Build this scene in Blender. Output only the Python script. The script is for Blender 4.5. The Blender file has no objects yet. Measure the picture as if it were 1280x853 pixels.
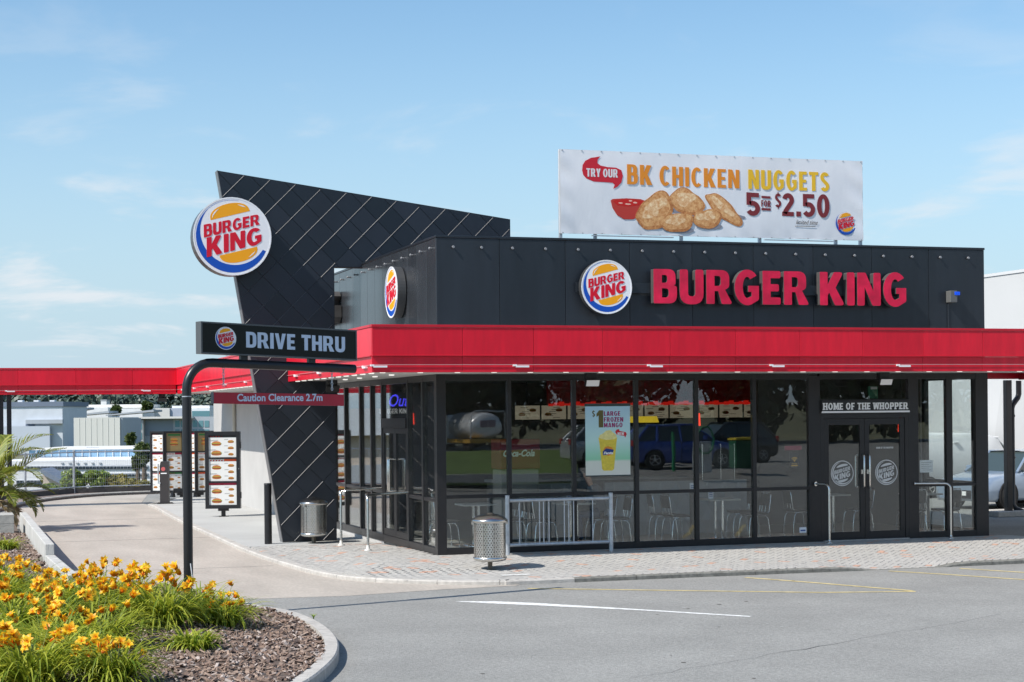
import bpy, bmesh, math, random
from mathutils import Vector, Matrix
from mathutils.geometry import tessellate_polygon

SC = bpy.context.scene
COL = SC.collection
rnd = random.Random(7)
PI = math.pi

# ------------------------------------------------------------------ camera
cam_d = bpy.data.cameras.new('camera')
cam = bpy.data.objects.new('camera', cam_d); COL.objects.link(cam)
CAM = Vector((-7.9543, -28.4667, 2.4))
YAW, ROLL, FPX = 0.3157, 0.0097, 2168.7
cam_d.sensor_width = 36.0
cam_d.lens = FPX / 1280 * 36
cam_d.shift_x = -0.88 / 1280
cam_d.shift_y = 90.53 / 1280
cam_d.clip_end = 6000
cam.matrix_world = (Matrix.Translation(CAM) @ Matrix.Rotation(-YAW, 4, 'Z') @ Matrix.Rotation(PI / 2, 4, 'X')
                    @ Matrix.Rotation(-ROLL, 4, 'Z'))
SC.camera = cam
FW = Vector((math.sin(YAW), math.cos(YAW), 0)); RT = Vector((math.cos(YAW), -math.sin(YAW), 0))

def at(px, py, d):
    """world point seen at a photograph pixel, d metres in front of the camera (used for the far town)"""
    X = px - 640; Y = py - 426.5
    u = X * math.cos(ROLL) - Y * math.sin(ROLL); v = X * math.sin(ROLL) + Y * math.cos(ROLL) - 90.53
    return CAM + (FW + RT * (u / FPX) - Vector((0, 0, v / FPX))) * d

# ------------------------------------------------------------------ light
SUN_EL = math.radians(47)
SUN_TRAVEL = Vector((0.957 * math.cos(SUN_EL), 0.29 * math.cos(SUN_EL), -math.sin(SUN_EL))).normalized()
sun_d = bpy.data.lights.new('sun', 'SUN'); sun_d.energy = 4.7; sun_d.angle = math.radians(0.53)
sun_d.color = (1.0, 0.95, 0.88)
sun = bpy.data.objects.new('sun', sun_d); COL.objects.link(sun)
sun.rotation_euler = SUN_TRAVEL.to_track_quat('-Z', 'Y').to_euler()
sun.location = (-30, -10, 40)

W = bpy.data.worlds.new('World'); SC.world = W; W.use_nodes = True
nt = W.node_tree; nt.nodes.clear()
out = nt.nodes.new('ShaderNodeOutputWorld'); bg = nt.nodes.new('ShaderNodeBackground')
sky = nt.nodes.new('ShaderNodeTexSky'); sky.sky_type = 'NISHITA'; sky.sun_disc = False
sky.sun_elevation = SUN_EL
sky.sun_rotation = math.atan2(-SUN_TRAVEL.x, -SUN_TRAVEL.y)
sky.air_density = 1.0; sky.dust_density = 0.6; sky.ozone_density = 1.6; sky.altitude = 20
bg.inputs['Strength'].default_value = 0.123
tc = nt.nodes.new('ShaderNodeTexCoord')
sep = nt.nodes.new('ShaderNodeSeparateXYZ'); nt.links.new(tc.outputs['Generated'], sep.inputs[0])
def wmath(op, a, b=None, clamp=False):
    n = nt.nodes.new('ShaderNodeMath'); n.operation = op; n.use_clamp = clamp
    for i, v in enumerate((a, b)):
        if v is None: continue
        if isinstance(v, (int, float)): n.inputs[i].default_value = v
        else: nt.links.new(v, n.inputs[i])
    return n.outputs[0]
# clouds: a fractal pattern laid over a flat layer high above the ground, thicker towards the horizon
zz = wmath('ADD', wmath('MAXIMUM', sep.outputs['Z'], 0.0), 0.16)
cx_ = wmath('DIVIDE', sep.outputs['X'], zz); cy_ = wmath('DIVIDE', sep.outputs['Y'], zz)
comb = nt.nodes.new('ShaderNodeCombineXYZ'); nt.links.new(cx_, comb.inputs[0]); nt.links.new(cy_, comb.inputs[1])
comb.inputs[2].default_value = 3.7
no = nt.nodes.new('ShaderNodeTexNoise'); no.inputs['Scale'].default_value = 2.2; no.inputs['Detail'].default_value = 8
no.inputs['Roughness'].default_value = 0.56; no.inputs['Distortion'].default_value = 0.35
nt.links.new(comb.outputs[0], no.inputs['Vector'])
mr = nt.nodes.new('ShaderNodeMapRange'); mr.interpolation_type = 'SMOOTHSTEP'
mr.inputs['From Min'].default_value = 0.52; mr.inputs['From Max'].default_value = 0.68
nt.links.new(no.outputs['Fac'], mr.inputs['Value'])
fade = nt.nodes.new('ShaderNodeMapRange'); fade.interpolation_type = 'SMOOTHSTEP'
fade.inputs['From Min'].default_value = 0.24; fade.inputs['From Max'].default_value = 0.02
fade.inputs['To Min'].default_value = 0.10; fade.inputs['To Max'].default_value = 0.95
nt.links.new(sep.outputs['Z'], fade.inputs['Value'])
cf = wmath('MULTIPLY', mr.outputs[0], fade.outputs[0], True)
mx = nt.nodes.new('ShaderNodeMix'); mx.data_type = 'RGBA'
# hazier and bluer towards the horizon, as on a bright humid day
hz = nt.nodes.new('ShaderNodeMapRange'); hz.interpolation_type = 'SMOOTHSTEP'; hz.inputs['From Min'].default_value = 0.26; hz.inputs['From Max'].default_value = -0.02
hz.inputs['To Max'].default_value = 0.92; nt.links.new(sep.outputs['Z'], hz.inputs['Value'])
tint = nt.nodes.new('ShaderNodeMix'); tint.data_type = 'RGBA'; tint.blend_type = 'MULTIPLY'; tint.inputs['Factor'].default_value = 1
nt.links.new(sky.outputs[0], tint.inputs[6]); tint.inputs[7].default_value = (0.90, 1.08, 1.12, 1)
hm = nt.nodes.new('ShaderNodeMix'); hm.data_type = 'RGBA'; nt.links.new(hz.outputs[0], hm.inputs['Factor']); nt.links.new(tint.outputs[2], hm.inputs[6]); hm.inputs[7].default_value = (3.6, 4.68, 5.65, 1)
nt.links.new(cf, mx.inputs['Factor']); nt.links.new(hm.outputs[2], mx.inputs[6]); mx.inputs[7].default_value = (5.6, 5.9, 6.2, 1)
nt.links.new(mx.outputs[2], bg.inputs['Color']); nt.links.new(bg.outputs[0], out.inputs['Surface'])

SC.view_settings.view_transform = 'Standard'; SC.view_settings.look = 'None'
SC.view_settings.exposure = 0.25; SC.view_settings.gamma = 1.0; SC.view_settings.use_curve_mapping = False
SC.render.engine = 'CYCLES'
SC.cycles.use_denoising = True
SC.cycles.max_bounces = 8; SC.cycles.diffuse_bounces = 3; SC.cycles.glossy_bounces = 4
SC.cycles.transmission_bounces = 6; SC.cycles.transparent_max_bounces = 24
SC.cycles.caustics_reflective = False; SC.cycles.caustics_refractive = False

# ------------------------------------------------------------------ materials
def srgb(r, g, b):
    f = lambda c: (c / 255 / 12.92) if c <= 10 else ((c / 255 + 0.055) / 1.055) ** 2.4
    return (f(r), f(g), f(b))

MATS = {}
def mat(name, col, rough=0.6, metal=0.0, var=0.0, scale=8.0, bump=0.0, bscale=60.0, coat=0.0, spec=None, emit=None, estr=0.0,
        stretch=None, detail=5.0, var2=0.0, scale2=0.6, coords='Object', orand=0.0):
    """principled material; var mixes the colour darker/lighter by fractal noise (wear and grain), bump gives fine relief"""
    if name in MATS: return MATS[name]
    m = bpy.data.materials.new(name); m.use_nodes = True
    n = m.node_tree.nodes; l = m.node_tree.links; p = n['Principled BSDF']
    c4 = (col[0], col[1], col[2], 1)
    p.inputs['Base Color'].default_value = c4; p.inputs['Roughness'].default_value = rough; p.inputs['Metallic'].default_value = metal
    if spec is not None: p.inputs['Specular IOR Level'].default_value = spec
    if coat: p.inputs['Coat Weight'].default_value = coat; p.inputs['Coat Roughness'].default_value = 0.08
    if emit: p.inputs['Emission Color'].default_value = (*emit, 1); p.inputs['Emission Strength'].default_value = estr
    if var or bump or var2:
        t = n.new('ShaderNodeTexCoord')
        if coords == 'World':
            g = n.new('ShaderNodeNewGeometry'); vec = g.outputs['Position']
        else: vec = t.outputs['Object']
        if stretch:
            mp = n.new('ShaderNodeMapping'); mp.inputs['Scale'].default_value = stretch; l.new(vec, mp.inputs['Vector']); vec = mp.outputs[0]
    last = None
    for v, s in ((var, scale), (var2, scale2)):
        if not v: continue
        t1 = n.new('ShaderNodeTexNoise'); t1.inputs['Scale'].default_value = s; t1.inputs['Detail'].default_value = detail
        l.new(vec, t1.inputs['Vector'])
        r = n.new('ShaderNodeMapRange'); r.inputs['From Min'].default_value = 0.3; r.inputs['From Max'].default_value = 0.7
        r.inputs['To Min'].default_value = 1 - v; r.inputs['To Max'].default_value = 1 + v
        l.new(t1.outputs['Fac'], r.inputs['Value'])
        mm = n.new('ShaderNodeMix'); mm.data_type = 'RGBA'; mm.blend_type = 'MULTIPLY'; mm.inputs['Factor'].default_value = 1
        if last is None: mm.inputs[6].default_value = c4
        else: l.new(last, mm.inputs[6])
        l.new(r.outputs[0], mm.inputs[7]); last = mm.outputs[2]
    if orand:      # sheet to sheet difference in tone and sheen
        oi = n.new('ShaderNodeObjectInfo')
        for sock, lo, hi in (('c', 1 - orand, 1 + orand), ('r', rough * (1 - orand), rough * (1 + orand))):
            r = n.new('ShaderNodeMapRange'); r.inputs['To Min'].default_value = lo; r.inputs['To Max'].default_value = hi; l.new(oi.outputs['Random'], r.inputs['Value'])
            if sock == 'r': l.new(r.outputs[0], p.inputs['Roughness'])
            else:
                mm = n.new('ShaderNodeMix'); mm.data_type = 'RGBA'; mm.blend_type = 'MULTIPLY'; mm.inputs['Factor'].default_value = 1
                if last is None: mm.inputs[6].default_value = c4
                else: l.new(last, mm.inputs[6])
                l.new(r.outputs[0], mm.inputs[7]); last = mm.outputs[2]
    if last is not None: l.new(last, p.inputs['Base Color'])
    if bump:
        t2 = n.new('ShaderNodeTexNoise'); t2.inputs['Scale'].default_value = bscale; t2.inputs['Detail'].default_value = 4
        l.new(vec, t2.inputs['Vector'])
        b = n.new('ShaderNodeBump'); b.inputs['Strength'].default_value = bump; b.inputs['Distance'].default_value = 0.02
        l.new(t2.outputs['Fac'], b.inputs['Height']); l.new(b.outputs[0], p.inputs['Normal'])
    MATS[name] = m
    return m

def leaf_mat(name, col, col2, trans=0.35, scale=3.0, rough=0.5):
    if name in MATS: return MATS[name]
    m = bpy.data.materials.new(name); m.use_nodes = True
    n = m.node_tree.nodes; l = m.node_tree.links; p = n['Principled BSDF']
    p.inputs['Roughness'].default_value = rough
    g = n.new('ShaderNodeNewGeometry'); t = n.new('ShaderNodeTexNoise'); t.inputs['Scale'].default_value = scale
    l.new(g.outputs['Position'], t.inputs['Vector'])
    ad = n.new('ShaderNodeMath'); ad.operation = 'ADD'; l.new(t.outputs['Fac'], ad.inputs[0])
    ri = n.new('ShaderNodeMath'); ri.operation = 'MULTIPLY_ADD'; l.new(g.outputs['Random Per Island'], ri.inputs[0])
    ri.inputs[1].default_value = 0.9; ri.inputs[2].default_value = -0.45; l.new(ri.outputs[0], ad.inputs[1])
    mx = n.new('ShaderNodeMix'); mx.data_type = 'RGBA'; l.new(ad.outputs[0], mx.inputs['Factor'])
    mx.clamp_factor = True
    mx.inputs[6].default_value = (*col, 1); mx.inputs[7].default_value = (*col2, 1)
    l.new(mx.outputs[2], p.inputs['Base Color'])
    if trans:
        tr = n.new('ShaderNodeBsdfTranslucent'); l.new(mx.outputs[2], tr.inputs['Color'])
        ms = n.new('ShaderNodeMixShader'); ms.inputs[0].default_value = trans
        l.new(p.outputs[0], ms.inputs[1]); l.new(tr.outputs[0], ms.inputs[2]); l.new(ms.outputs[0], n['Material Output'].inputs['Surface'])
    MATS[name] = m
    return m

def glass_mat(name, tint, ior=1.6, rough=0.0):
    m = bpy.data.materials.new(name); m.use_nodes = True
    n = m.node_tree.nodes; l = m.node_tree.links; n.remove(n['Principled BSDF'])
    ge0 = n.new('ShaderNodeNewGeometry'); tr = n.new('ShaderNodeBsdfTransparent'); tr.inputs[0].default_value = (*tint, 1)
    gl = n.new('ShaderNodeBsdfGlossy'); gl.inputs['Roughness'].default_value = rough; gl.inputs['Color'].default_value = (1, 1, 1, 1)
    nz = n.new('ShaderNodeTexNoise'); nz.inputs['Scale'].default_value = 1.3; bp = n.new('ShaderNodeBump'); bp.inputs['Strength'].default_value = 0.035; bp.inputs['Distance'].default_value = 0.012
    l.new(ge0.outputs['Position'], nz.inputs['Vector']); l.new(nz.outputs['Fac'], bp.inputs['Height']); l.new(bp.outputs[0], gl.inputs['Normal'])
    fr = n.new('ShaderNodeFresnel'); ge = n.new('ShaderNodeNewGeometry'); io = n.new('ShaderNodeMapRange')
    io.inputs['To Min'].default_value = ior; io.inputs['To Max'].default_value = 1 / ior; l.new(ge.outputs['Backfacing'], io.inputs['Value']); l.new(io.outputs[0], fr.inputs['IOR'])
    ms = n.new('ShaderNodeMixShader'); l.new(fr.outputs[0], ms.inputs[0]); l.new(tr.outputs[0], ms.inputs[1]); l.new(gl.outputs[0], ms.inputs[2])
    l.new(ms.outputs[0], n['Material Output'].inputs['Surface'])
    MATS[name] = m
    return m

# ------------------------------------------------------------------ mesh builder
class MB:
    def __init__(s): s.v = []; s.f = []; s.m = []; s.cur = 0; s.sm = []; s.smooth = False
    def add(s, vs, fs):
        o = len(s.v); s.v.extend([tuple(p) for p in vs])
        for f in fs: s.f.append(tuple(i + o for i in f)); s.m.append(s.cur); s.sm.append(s.smooth)
    def box(s, a, b):
        x0, y0, z0 = a; x1, y1, z1 = b
        if x0 > x1: x0, x1 = x1, x0
        if y0 > y1: y0, y1 = y1, y0
        if z0 > z1: z0, z1 = z1, z0
        s.add([(x0, y0, z0), (x1, y0, z0), (x1, y1, z0), (x0, y1, z0), (x0, y0, z1), (x1, y0, z1), (x1, y1, z1), (x0, y1, z1)],
              [(3, 2, 1, 0), (4, 5, 6, 7), (0, 1, 5, 4), (1, 2, 6, 5), (2, 3, 7, 6), (3, 0, 4, 7)])
    def obox(s, o, u, v, n, a, b):
        """box in a frame: o + u x + v y + n z"""
        t = MB(); t.box(a, b)
        s.add([o + u * p[0] + v * p[1] + n * p[2] for p in t.v], t.f)
    def cyl(s, p0, p1, r0, r1=None, n=12, caps=True):
        r1 = r0 if r1 is None else r1
        p0 = Vector(p0); p1 = Vector(p1); d = (p1 - p0).normalized()
        a = Vector((0, 0, 1)) if abs(d.z) < 0.9 else Vector((1, 0, 0))
        u = d.cross(a).normalized(); w = d.cross(u)
        vs = []
        for k in range(n):
            t = 2 * PI * k / n; e = u * math.cos(t) + w * math.sin(t)
            vs += [p0 + e * r0, p1 + e * r1]
        sm, s.smooth = s.smooth, True
        s.add(vs, [(2 * k, 2 * k + 1, 2 * ((k + 1) % n) + 1, 2 * ((k + 1) % n)) for k in range(n)])
        s.smooth = False
        if caps:
            s.add([vs[2 * k] for k in range(n)], [tuple(range(n))])
            s.add([vs[2 * k + 1] for k in range(n)], [tuple(reversed(range(n)))])
        s.smooth = sm
    def tube(s, pts, r, n=8, caps=True):
        pts = [Vector(p) for p in pts]; rings = []
        prev = None
        for i, p in enumerate(pts):
            d = (pts[min(i + 1, len(pts) - 1)] - pts[max(i - 1, 0)]).normalized()
            if prev is None:
                a = Vector((0, 0, 1)) if abs(d.z) < 0.9 else Vector((1, 0, 0)); u = d.cross(a).normalized()
            else: u = (prev - d * prev.dot(d)).normalized()
            prev = u; w = d.cross(u); rr = r[i] if isinstance(r, (list, tuple)) else r
            rings.append([p + (u * math.cos(2 * PI * k / n) + w * math.sin(2 * PI * k / n)) * rr for k in range(n)])
        vs = [q for g in rings for q in g]; fs = []
        for i in range(len(rings) - 1):
            for k in range(n):
                fs.append((i * n + k, i * n + (k + 1) % n, (i + 1) * n + (k + 1) % n, (i + 1) * n + k))
        sm, s.smooth = s.smooth, True
        s.add(vs, fs); s.smooth = False
        if caps: s.add(rings[0], [tuple(reversed(range(n)))]); s.add(rings[-1], [tuple(range(n))])
        s.smooth = sm
    def lathe(s, prof, c, n=20, closed=False):
        """profile [(r,z)] turned about a vertical axis at c"""
        vs = []; fs = []
        for r, z in prof:
            for k in range(n): vs.append((c[0] + r * math.cos(2 * PI * k / n), c[1] + r * math.sin(2 * PI * k / n), c[2] + z))
        for i in range(len(prof) - 1):
            for k in range(n): fs.append((i * n + k, i * n + (k + 1) % n, (i + 1) * n + (k + 1) % n, (i + 1) * n + k))
        sm, s.smooth = s.smooth, True; s.add(vs, fs); s.smooth = sm
    def prism(s, loops, fr, d0=0.0, d1=0.0, side_mat=None):
        """filled outline (first loop outer, others holes) in frame fr=(o,u,v,n), front at d1, walls back to d0"""
        o, u, v, n = fr
        loops = [[Vector((p[0], p[1], 0)) for p in L] for L in loops]
        flat = [p for L in loops for p in L]
        tris = tessellate_polygon(loops)
        pos = lambda p, d: o + u * p.x + v * p.y + n * d
        good = []
        for t in tris:
            a, b, c = (flat[i] for i in t)
            ar = (b.x - a.x) * (c.y - a.y) - (b.y - a.y) * (c.x - a.x)
            if abs(ar) > 1e-12: good.append(t if ar > 0 else (t[0], t[2], t[1]))
        s.add([pos(p, d1) for p in flat], good)
        if abs(d1 - d0) > 1e-6:
            cm = s.cur
            if side_mat is not None: s.cur = side_mat
            s.add([pos(p, d0) for p in flat], [tuple(reversed(t)) for t in good])
            for li, L in enumerate(loops):
                ar = sum(L[i].x * L[(i + 1) % len(L)].y - L[(i + 1) % len(L)].x * L[i].y for i in range(len(L)))
                LL = L if (ar > 0) == (li == 0) else list(reversed(L))
                k = len(LL)
                s.add([pos(p, d0) for p in LL] + [pos(p, d1) for p in LL], [(i, (i + 1) % k, k + (i + 1) % k, k + i) for i in range(k)])
            s.cur = cm
    def mesh(s, name, mats):
        me = bpy.data.meshes.new(name)
        me.from_pydata(s.v, [], s.f)
        for m_ in (mats if isinstance(mats, (list, tuple)) else [mats]): me.materials.append(m_)
        me.polygons.foreach_set('material_index', s.m)
        me.polygons.foreach_set('use_smooth', s.sm)
        me.update(); return me
    def build(s, name, mats, parent=None, bev=0.0, kind=None):
        """link as one object; coordinates are world ones when the parent is only translated, else local ones"""
        if parent is not None and parent.get('_w'):
            off = Vector(parent['_w']); s.v = [tuple(Vector(p) - off) for p in s.v]
        ob = bpy.data.objects.new(name, s.mesh(name, mats)); COL.objects.link(ob)
        if parent is not None: ob.parent = parent; 
        if parent is not None and parent.get('_w'): ob['_w'] = parent['_w']
        if bev:
            b = ob.modifiers.new('edge', 'BEVEL'); b.width = bev; b.segments = 2; b.limit_method = 'ANGLE'; b.angle_limit = 0.6
            b.harden_normals = False
        if kind: ob['kind'] = kind
        return ob

def thing(name, label, cat, loc, group=None, rz=0.0, world=True):
    o = bpy.data.objects.new(name, None); COL.objects.link(o); o.location = loc; o.rotation_euler = (0, 0, rz)
    o.empty_display_size = 0.2
    o['label'] = label; o['category'] = cat
    if group: o['group'] = group
    if world: o['_w'] = tuple(loc)
    return o
def tag(o, label, cat, group=None, kind=None):
    o['label'] = label; o['category'] = cat
    if group: o['group'] = group
    if kind: o['kind'] = kind
    return o
def structure(o): o['kind'] = 'structure'; return o
def dup(root, loc, rz=None, label=None, group=None):
    def cp(o, par):
        c = o.copy(); COL.objects.link(c)
        if par is not None: c.parent = par
        for ch in o.children: cp(ch, c)
        return c
    r = cp(root, None); r.location = loc
    if rz is not None: r.rotation_euler = (0, 0, rz)
    if label: r['label'] = label
    if group: r['group'] = group
    return r
def inst(src_mesh, name, loc, rot=(0, 0, 0), parent=None, scale=None):
    o = bpy.data.objects.new(name, src_mesh); COL.objects.link(o)
    loc = Vector(loc)
    if parent is not None:
        o.parent = parent
        if parent.get('_w'): loc = loc - Vector(parent['_w'])
    o.location = loc; o.rotation_euler = rot
    if scale is not None: o.scale = scale
    return o

# ------------------------------------------------------------------ lettering (own heavy capitals, unit cap height)
def rpoly(pts, seg=5):
    """polygon with rounded corners: points (x, y[, radius])"""
    out_ = []; n = len(pts)
    for i in range(n):
        p = Vector((pts[i][0], pts[i][1])); r = pts[i][2] if len(pts[i]) > 2 else 0
        if r <= 0: out_.append((p.x, p.y)); continue
        a = Vector(pts[i - 1][:2]) - p; b = Vector(pts[(i + 1) % n][:2]) - p
        la, lb = a.length, b.length; a.normalize(); b.normalize()
        ang = a.angle(b); t = min(r / math.tan(ang / 2), la * 0.499, lb * 0.499)
        p0 = p + a * t; p1 = p + b * t
        for k in range(seg + 1):
            s_ = k / seg; q = p0 * (1 - s_) ** 2 + p * 2 * s_ * (1 - s_) + p1 * s_ ** 2
            out_.append((q.x, q.y))
    return out_
def arc(cx, cy, rx, ry, a0, a1, n=12):
    return [(cx + rx * math.cos(math.radians(a0 + (a1 - a0) * k / n)), cy + ry * math.sin(math.radians(a0 + (a1 - a0) * k / n))) for k in range(n + 1)]
def stroke(pts, w):
    pts = [Vector(p) for p in pts]; L = []; R = []
    for i, p in enumerate(pts):
        d = (pts[min(i + 1, len(pts) - 1)] - pts[max(i - 1, 0)]).normalized(); nn = Vector((-d.y, d.x)) * (w / 2)
        L.append(p + nn); R.append(p - nn)
    return [(p.x, p.y) for p in L + R[::-1]]
def make_glyphs(w=0.24, r=1.0, W_=0.70):
    """w stem width, r roundness of stroke ends, W_ letter width"""
    G = {}; e = 0.06 * r; k = W_ / 0.70; hw = w * 0.86
    X = lambda x: x * k
    G['B'] = ([rpoly([(0, 0, e / 2), (X(.70), 0, .25), (X(.70), .50, .2), (X(.60), .53), (X(.66), .56, .18), (X(.66), 1, .24), (0, 1, e / 2)]),
               rpoly([(w, hw * .8), (w, .44), (X(.70) - w, .44, .12), (X(.70) - w, hw * .8, .12)]),
               rpoly([(w, .60), (w, 1 - hw * .8), (X(.66) - w, 1 - hw * .8, .1), (X(.66) - w, .60, .1)])], X(.70))
    G['U'] = ([rpoly([(0, 1, e), (0, -.02, .33), (X(.72), -.02, .33), (X(.72), 1, e), (X(.72) - w, 1, e), (X(.72) - w, hw, .1), (w, hw, .1), (w, 1, e)])], X(.72))
    G['R'] = ([rpoly([(0, 0, e / 2), (w, 0, e / 2), (w, .38), (X(.36), .38), (X(.76) - w * 1.16, 0, e * .6), (X(.80), -.0, e), (X(.57), .42), (X(.70), .50, .15), (X(.70), 1, .26), (0, 1, e / 2)]),
               rpoly([(w, .53), (w, 1 - hw * .8), (X(.69) - w, 1 - hw * .8, .12), (X(.69) - w, .53, .12)])], X(.78))
    g = arc(X(.39), .5, X(.39), .53, 42, 300, 20) + [(X(.72), .12), (X(.75), .16), (X(.75), .55), (X(.42), .55), (X(.42), .37), (X(.52), .37), (X(.52), .24)]
    g += arc(X(.39), .5, max(X(.39) - w, .05), .53 - hw, 290, 50, 16)
    G['G'] = ([g], X(.78))
    G['E'] = ([rpoly([(0, 0), (X(.56), 0, e), (X(.56), hw, e), (w, hw), (w, .5 - hw / 2), (X(.51), .5 - hw / 2, e), (X(.51), .5 + hw / 2, e), (w, .5 + hw / 2), (w, 1 - hw), (X(.56), 1 - hw, e), (X(.56), 1, e), (0, 1)])], X(.58))
    G['K'] = ([rpoly([(0, 0, e / 2), (w, 0, e / 2), (w, .30), (X(.30), .38), (X(.78) - w * 1.2, 0, e), (X(.80), 0, e * 1.3), (X(.50), .53), (X(.76), 1, e * 1.3), (X(.74) - w * 1.15, 1, e), (w, .62), (w, 1, e / 2), (0, 1, e / 2)])], X(.78))
    G['I'] = ([rpoly([(0, 0, e), (w, 0, e), (w, 1, e), (0, 1, e)])], w)
    G['N'] = ([rpoly([(0, 0, e / 2), (w * .95, 0, e), (w * .95, .56), (X(.76) - w * 1.08, 0, e), (X(.76), 0, e), (X(.76), 1, e), (X(.76) - w * .95, 1, e), (X(.76) - w * .95, .44), (w * 1.08, 1, e), (0, 1, e / 2)])], X(.76))
    G['D'] = ([rpoly([(0, 0), (X(.70), 0, .36), (X(.70), 1, .36), (0, 1)]), rpoly([(w, hw), (w, 1 - hw), (X(.70) - w, 1 - hw, .2), (X(.70) - w, hw, .2)])], X(.70))
    G['V'] = ([[(X(.37) - w * .55, 0), (X(.37) + w * .55, 0), (X(.76), 1), (X(.76) - w * 1.02, 1), (X(.38), .33), (w * 1.02, 1), (0, 1)]], X(.76))
    G['T'] = ([[(X(.33) - w / 2, 0), (X(.33) + w / 2, 0), (X(.33) + w / 2, 1 - hw), (X(.66), 1 - hw), (X(.66), 1), (0, 1), (0, 1 - hw), (X(.33) - w / 2, 1 - hw)]], X(.66))
    G['H'] = ([[(0, 0), (w, 0), (w, .5 - hw / 2), (X(.72) - w, .5 - hw / 2), (X(.72) - w, 0), (X(.72), 0), (X(.72), 1), (X(.72) - w, 1), (X(.72) - w, .5 + hw / 2), (w, .5 + hw / 2), (w, 1), (0, 1)]], X(.72))
    G['O'] = ([arc(X(.39), .5, X(.39), .52, 0, 345, 23), arc(X(.39), .5, max(X(.39) - w, .05), .52 - hw, 0, 345, 23)], X(.78))
    G['0'] = ([arc(X(.35), .5, X(.35), .52, 0, 345, 23), arc(X(.35), .5, max(X(.35) - w, .05), .52 - hw, 0, 345, 23)], X(.70))
    G['M'] = ([[(0, 0), (w, 0), (w, .55), (X(.45) - w * .35, .08), (X(.45) + w * .35, .08), (X(.90) - w, .55), (X(.90) - w, 0), (X(.90), 0), (X(.90), 1), (X(.90) - w * 1.1, 1), (X(.45), .48), (w * 1.1, 1), (0, 1)]], X(.90))
    G['F'] = ([[(0, 0), (w, 0), (w, .5 - hw * .6), (X(.50), .5 - hw * .6), (X(.50), .5 + hw * .4), (w, .5 + hw * .4), (w, 1 - hw), (X(.56), 1 - hw), (X(.56), 1), (0, 1)]], X(.56))
    G['W'] = ([[(X(.24) - w * .5, 0), (X(.24) + w * .5, 0), (X(.50), .52), (X(.76) - w * .5, 0), (X(.76) + w * .5, 0), (X(1.0), 1), (X(1.0) - w, 1), (X(.75), .42), (X(.58), 1), (X(.42), 1), (X(.25), .42), (w, 1), (0, 1)]], X(1.0))
    G['P'] = ([rpoly([(0, 0), (w, 0), (w, .36), (X(.68), .36, .25), (X(.68), 1, .26), (0, 1)]), rpoly([(w, .54), (w, 1 - hw * .9), (X(.68) - w, 1 - hw * .9, .12), (X(.68) - w, .54, .12)])], X(.68))
    c = arc(X(.38), .5, X(.38), .52, 45, 315, 20) + arc(X(.38), .5, max(X(.38) - w, .05), .52 - hw, 308, 52, 16)
    G['C'] = ([c], X(.70))
    G['L'] = ([[(0, 0), (X(.54), 0), (X(.54), hw), (w, hw), (w, 1), (0, 1)]], X(.54))
    G['A'] = ([[(0, 0), (w, 0), (w + .06 * k, .2), (X(.76) - w - .06 * k, .2), (X(.76) - w, 0), (X(.76), 0), (X(.38) + w * .62, 1), (X(.38) - w * .62, 1)],
               [(X(.38) - .09 * k, .36), (X(.38) + .09 * k, .36), (X(.38), .70)]], X(.76))
    G['Y'] = ([[(X(.36) - w / 2, 0), (X(.36) + w / 2, 0), (X(.36) + w / 2, .38), (X(.74), 1), (X(.74) - w * 1.15, 1), (X(.36), .60), (w * 1.15, 1), (0, 1), (X(.36) - w / 2, .38)]], X(.74))
    G['Z'] = ([[(0, 0), (X(.62), 0), (X(.62), hw), (w * 1.3, hw), (X(.62), 1 - hw), (X(.62), 1), (0, 1), (0, 1 - hw), (X(.62) - w * 1.3, 1 - hw), (0, hw)]], X(.62))
    h2 = w / 2
    spine = arc(X(.33), .735, X(.33) - h2, .265 - h2 * .86, 25, 250, 14)[:-1] + arc(X(.33), .265, X(.33) - h2, .265 - h2 * .86, 70, -155, 14)
    G['S'] = ([stroke(spine, w * .93)], X(.66))
    five = [(X(.60), 1 - hw / 2), (w * .5, 1 - hw / 2), (w * .5, .56)]
    five_b = arc(X(.31), .32, X(.33) - h2 * .7, .32 - hw / 2, 125, -150, 16)
    G['5'] = ([[(0, .46), (w * .9, .46), (w * .9, 1 - hw), (X(.62), 1 - hw), (X(.62), 1), (0, 1)]], X(.66), [stroke(five_b, w * .93)])
    two = arc(X(.33), .70, X(.33) - h2, .30 - hw / 2, 165, -28, 14) + [(w * .75, .22), (w * .55, .0 + hw * .6)]
    G['2'] = ([stroke(two, w * .95)], X(.66), [[(0, 0), (X(.64), 0), (X(.64), hw), (0, hw)]])
    G['1'] = ([[(X(.14), 0), (X(.14) + w, 0), (X(.14) + w, 1), (X(.14) + w * .1, 1), (0, .80), (0, .62), (X(.14), .70)]], X(.14) + w)
    G['$'] = (G['S'][0], X(.66), [[(X(.33) - w * .16, -.12), (X(.33) + w * .16, -.12), (X(.33) + w * .16, .06), (X(.33) - w * .16, .06)], [(X(.33) - w * .16, .94), (X(.33) + w * .16, .94), (X(.33) + w * .16, 1.12), (X(.33) - w * .16, 1.12)]])
    G['.'] = ([[(0, 0), (w, 0), (w, w), (0, w)]], w)
    return G
G_BK = make_glyphs(0.25, 1.0, 0.70)
G_HEAVY = make_glyphs(0.23, 0.0, 0.66)
G_COND = make_glyphs(0.19, 0.25, 0.50)
G_SLAB = make_glyphs(0.22, 0.0, 0.66)

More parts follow.
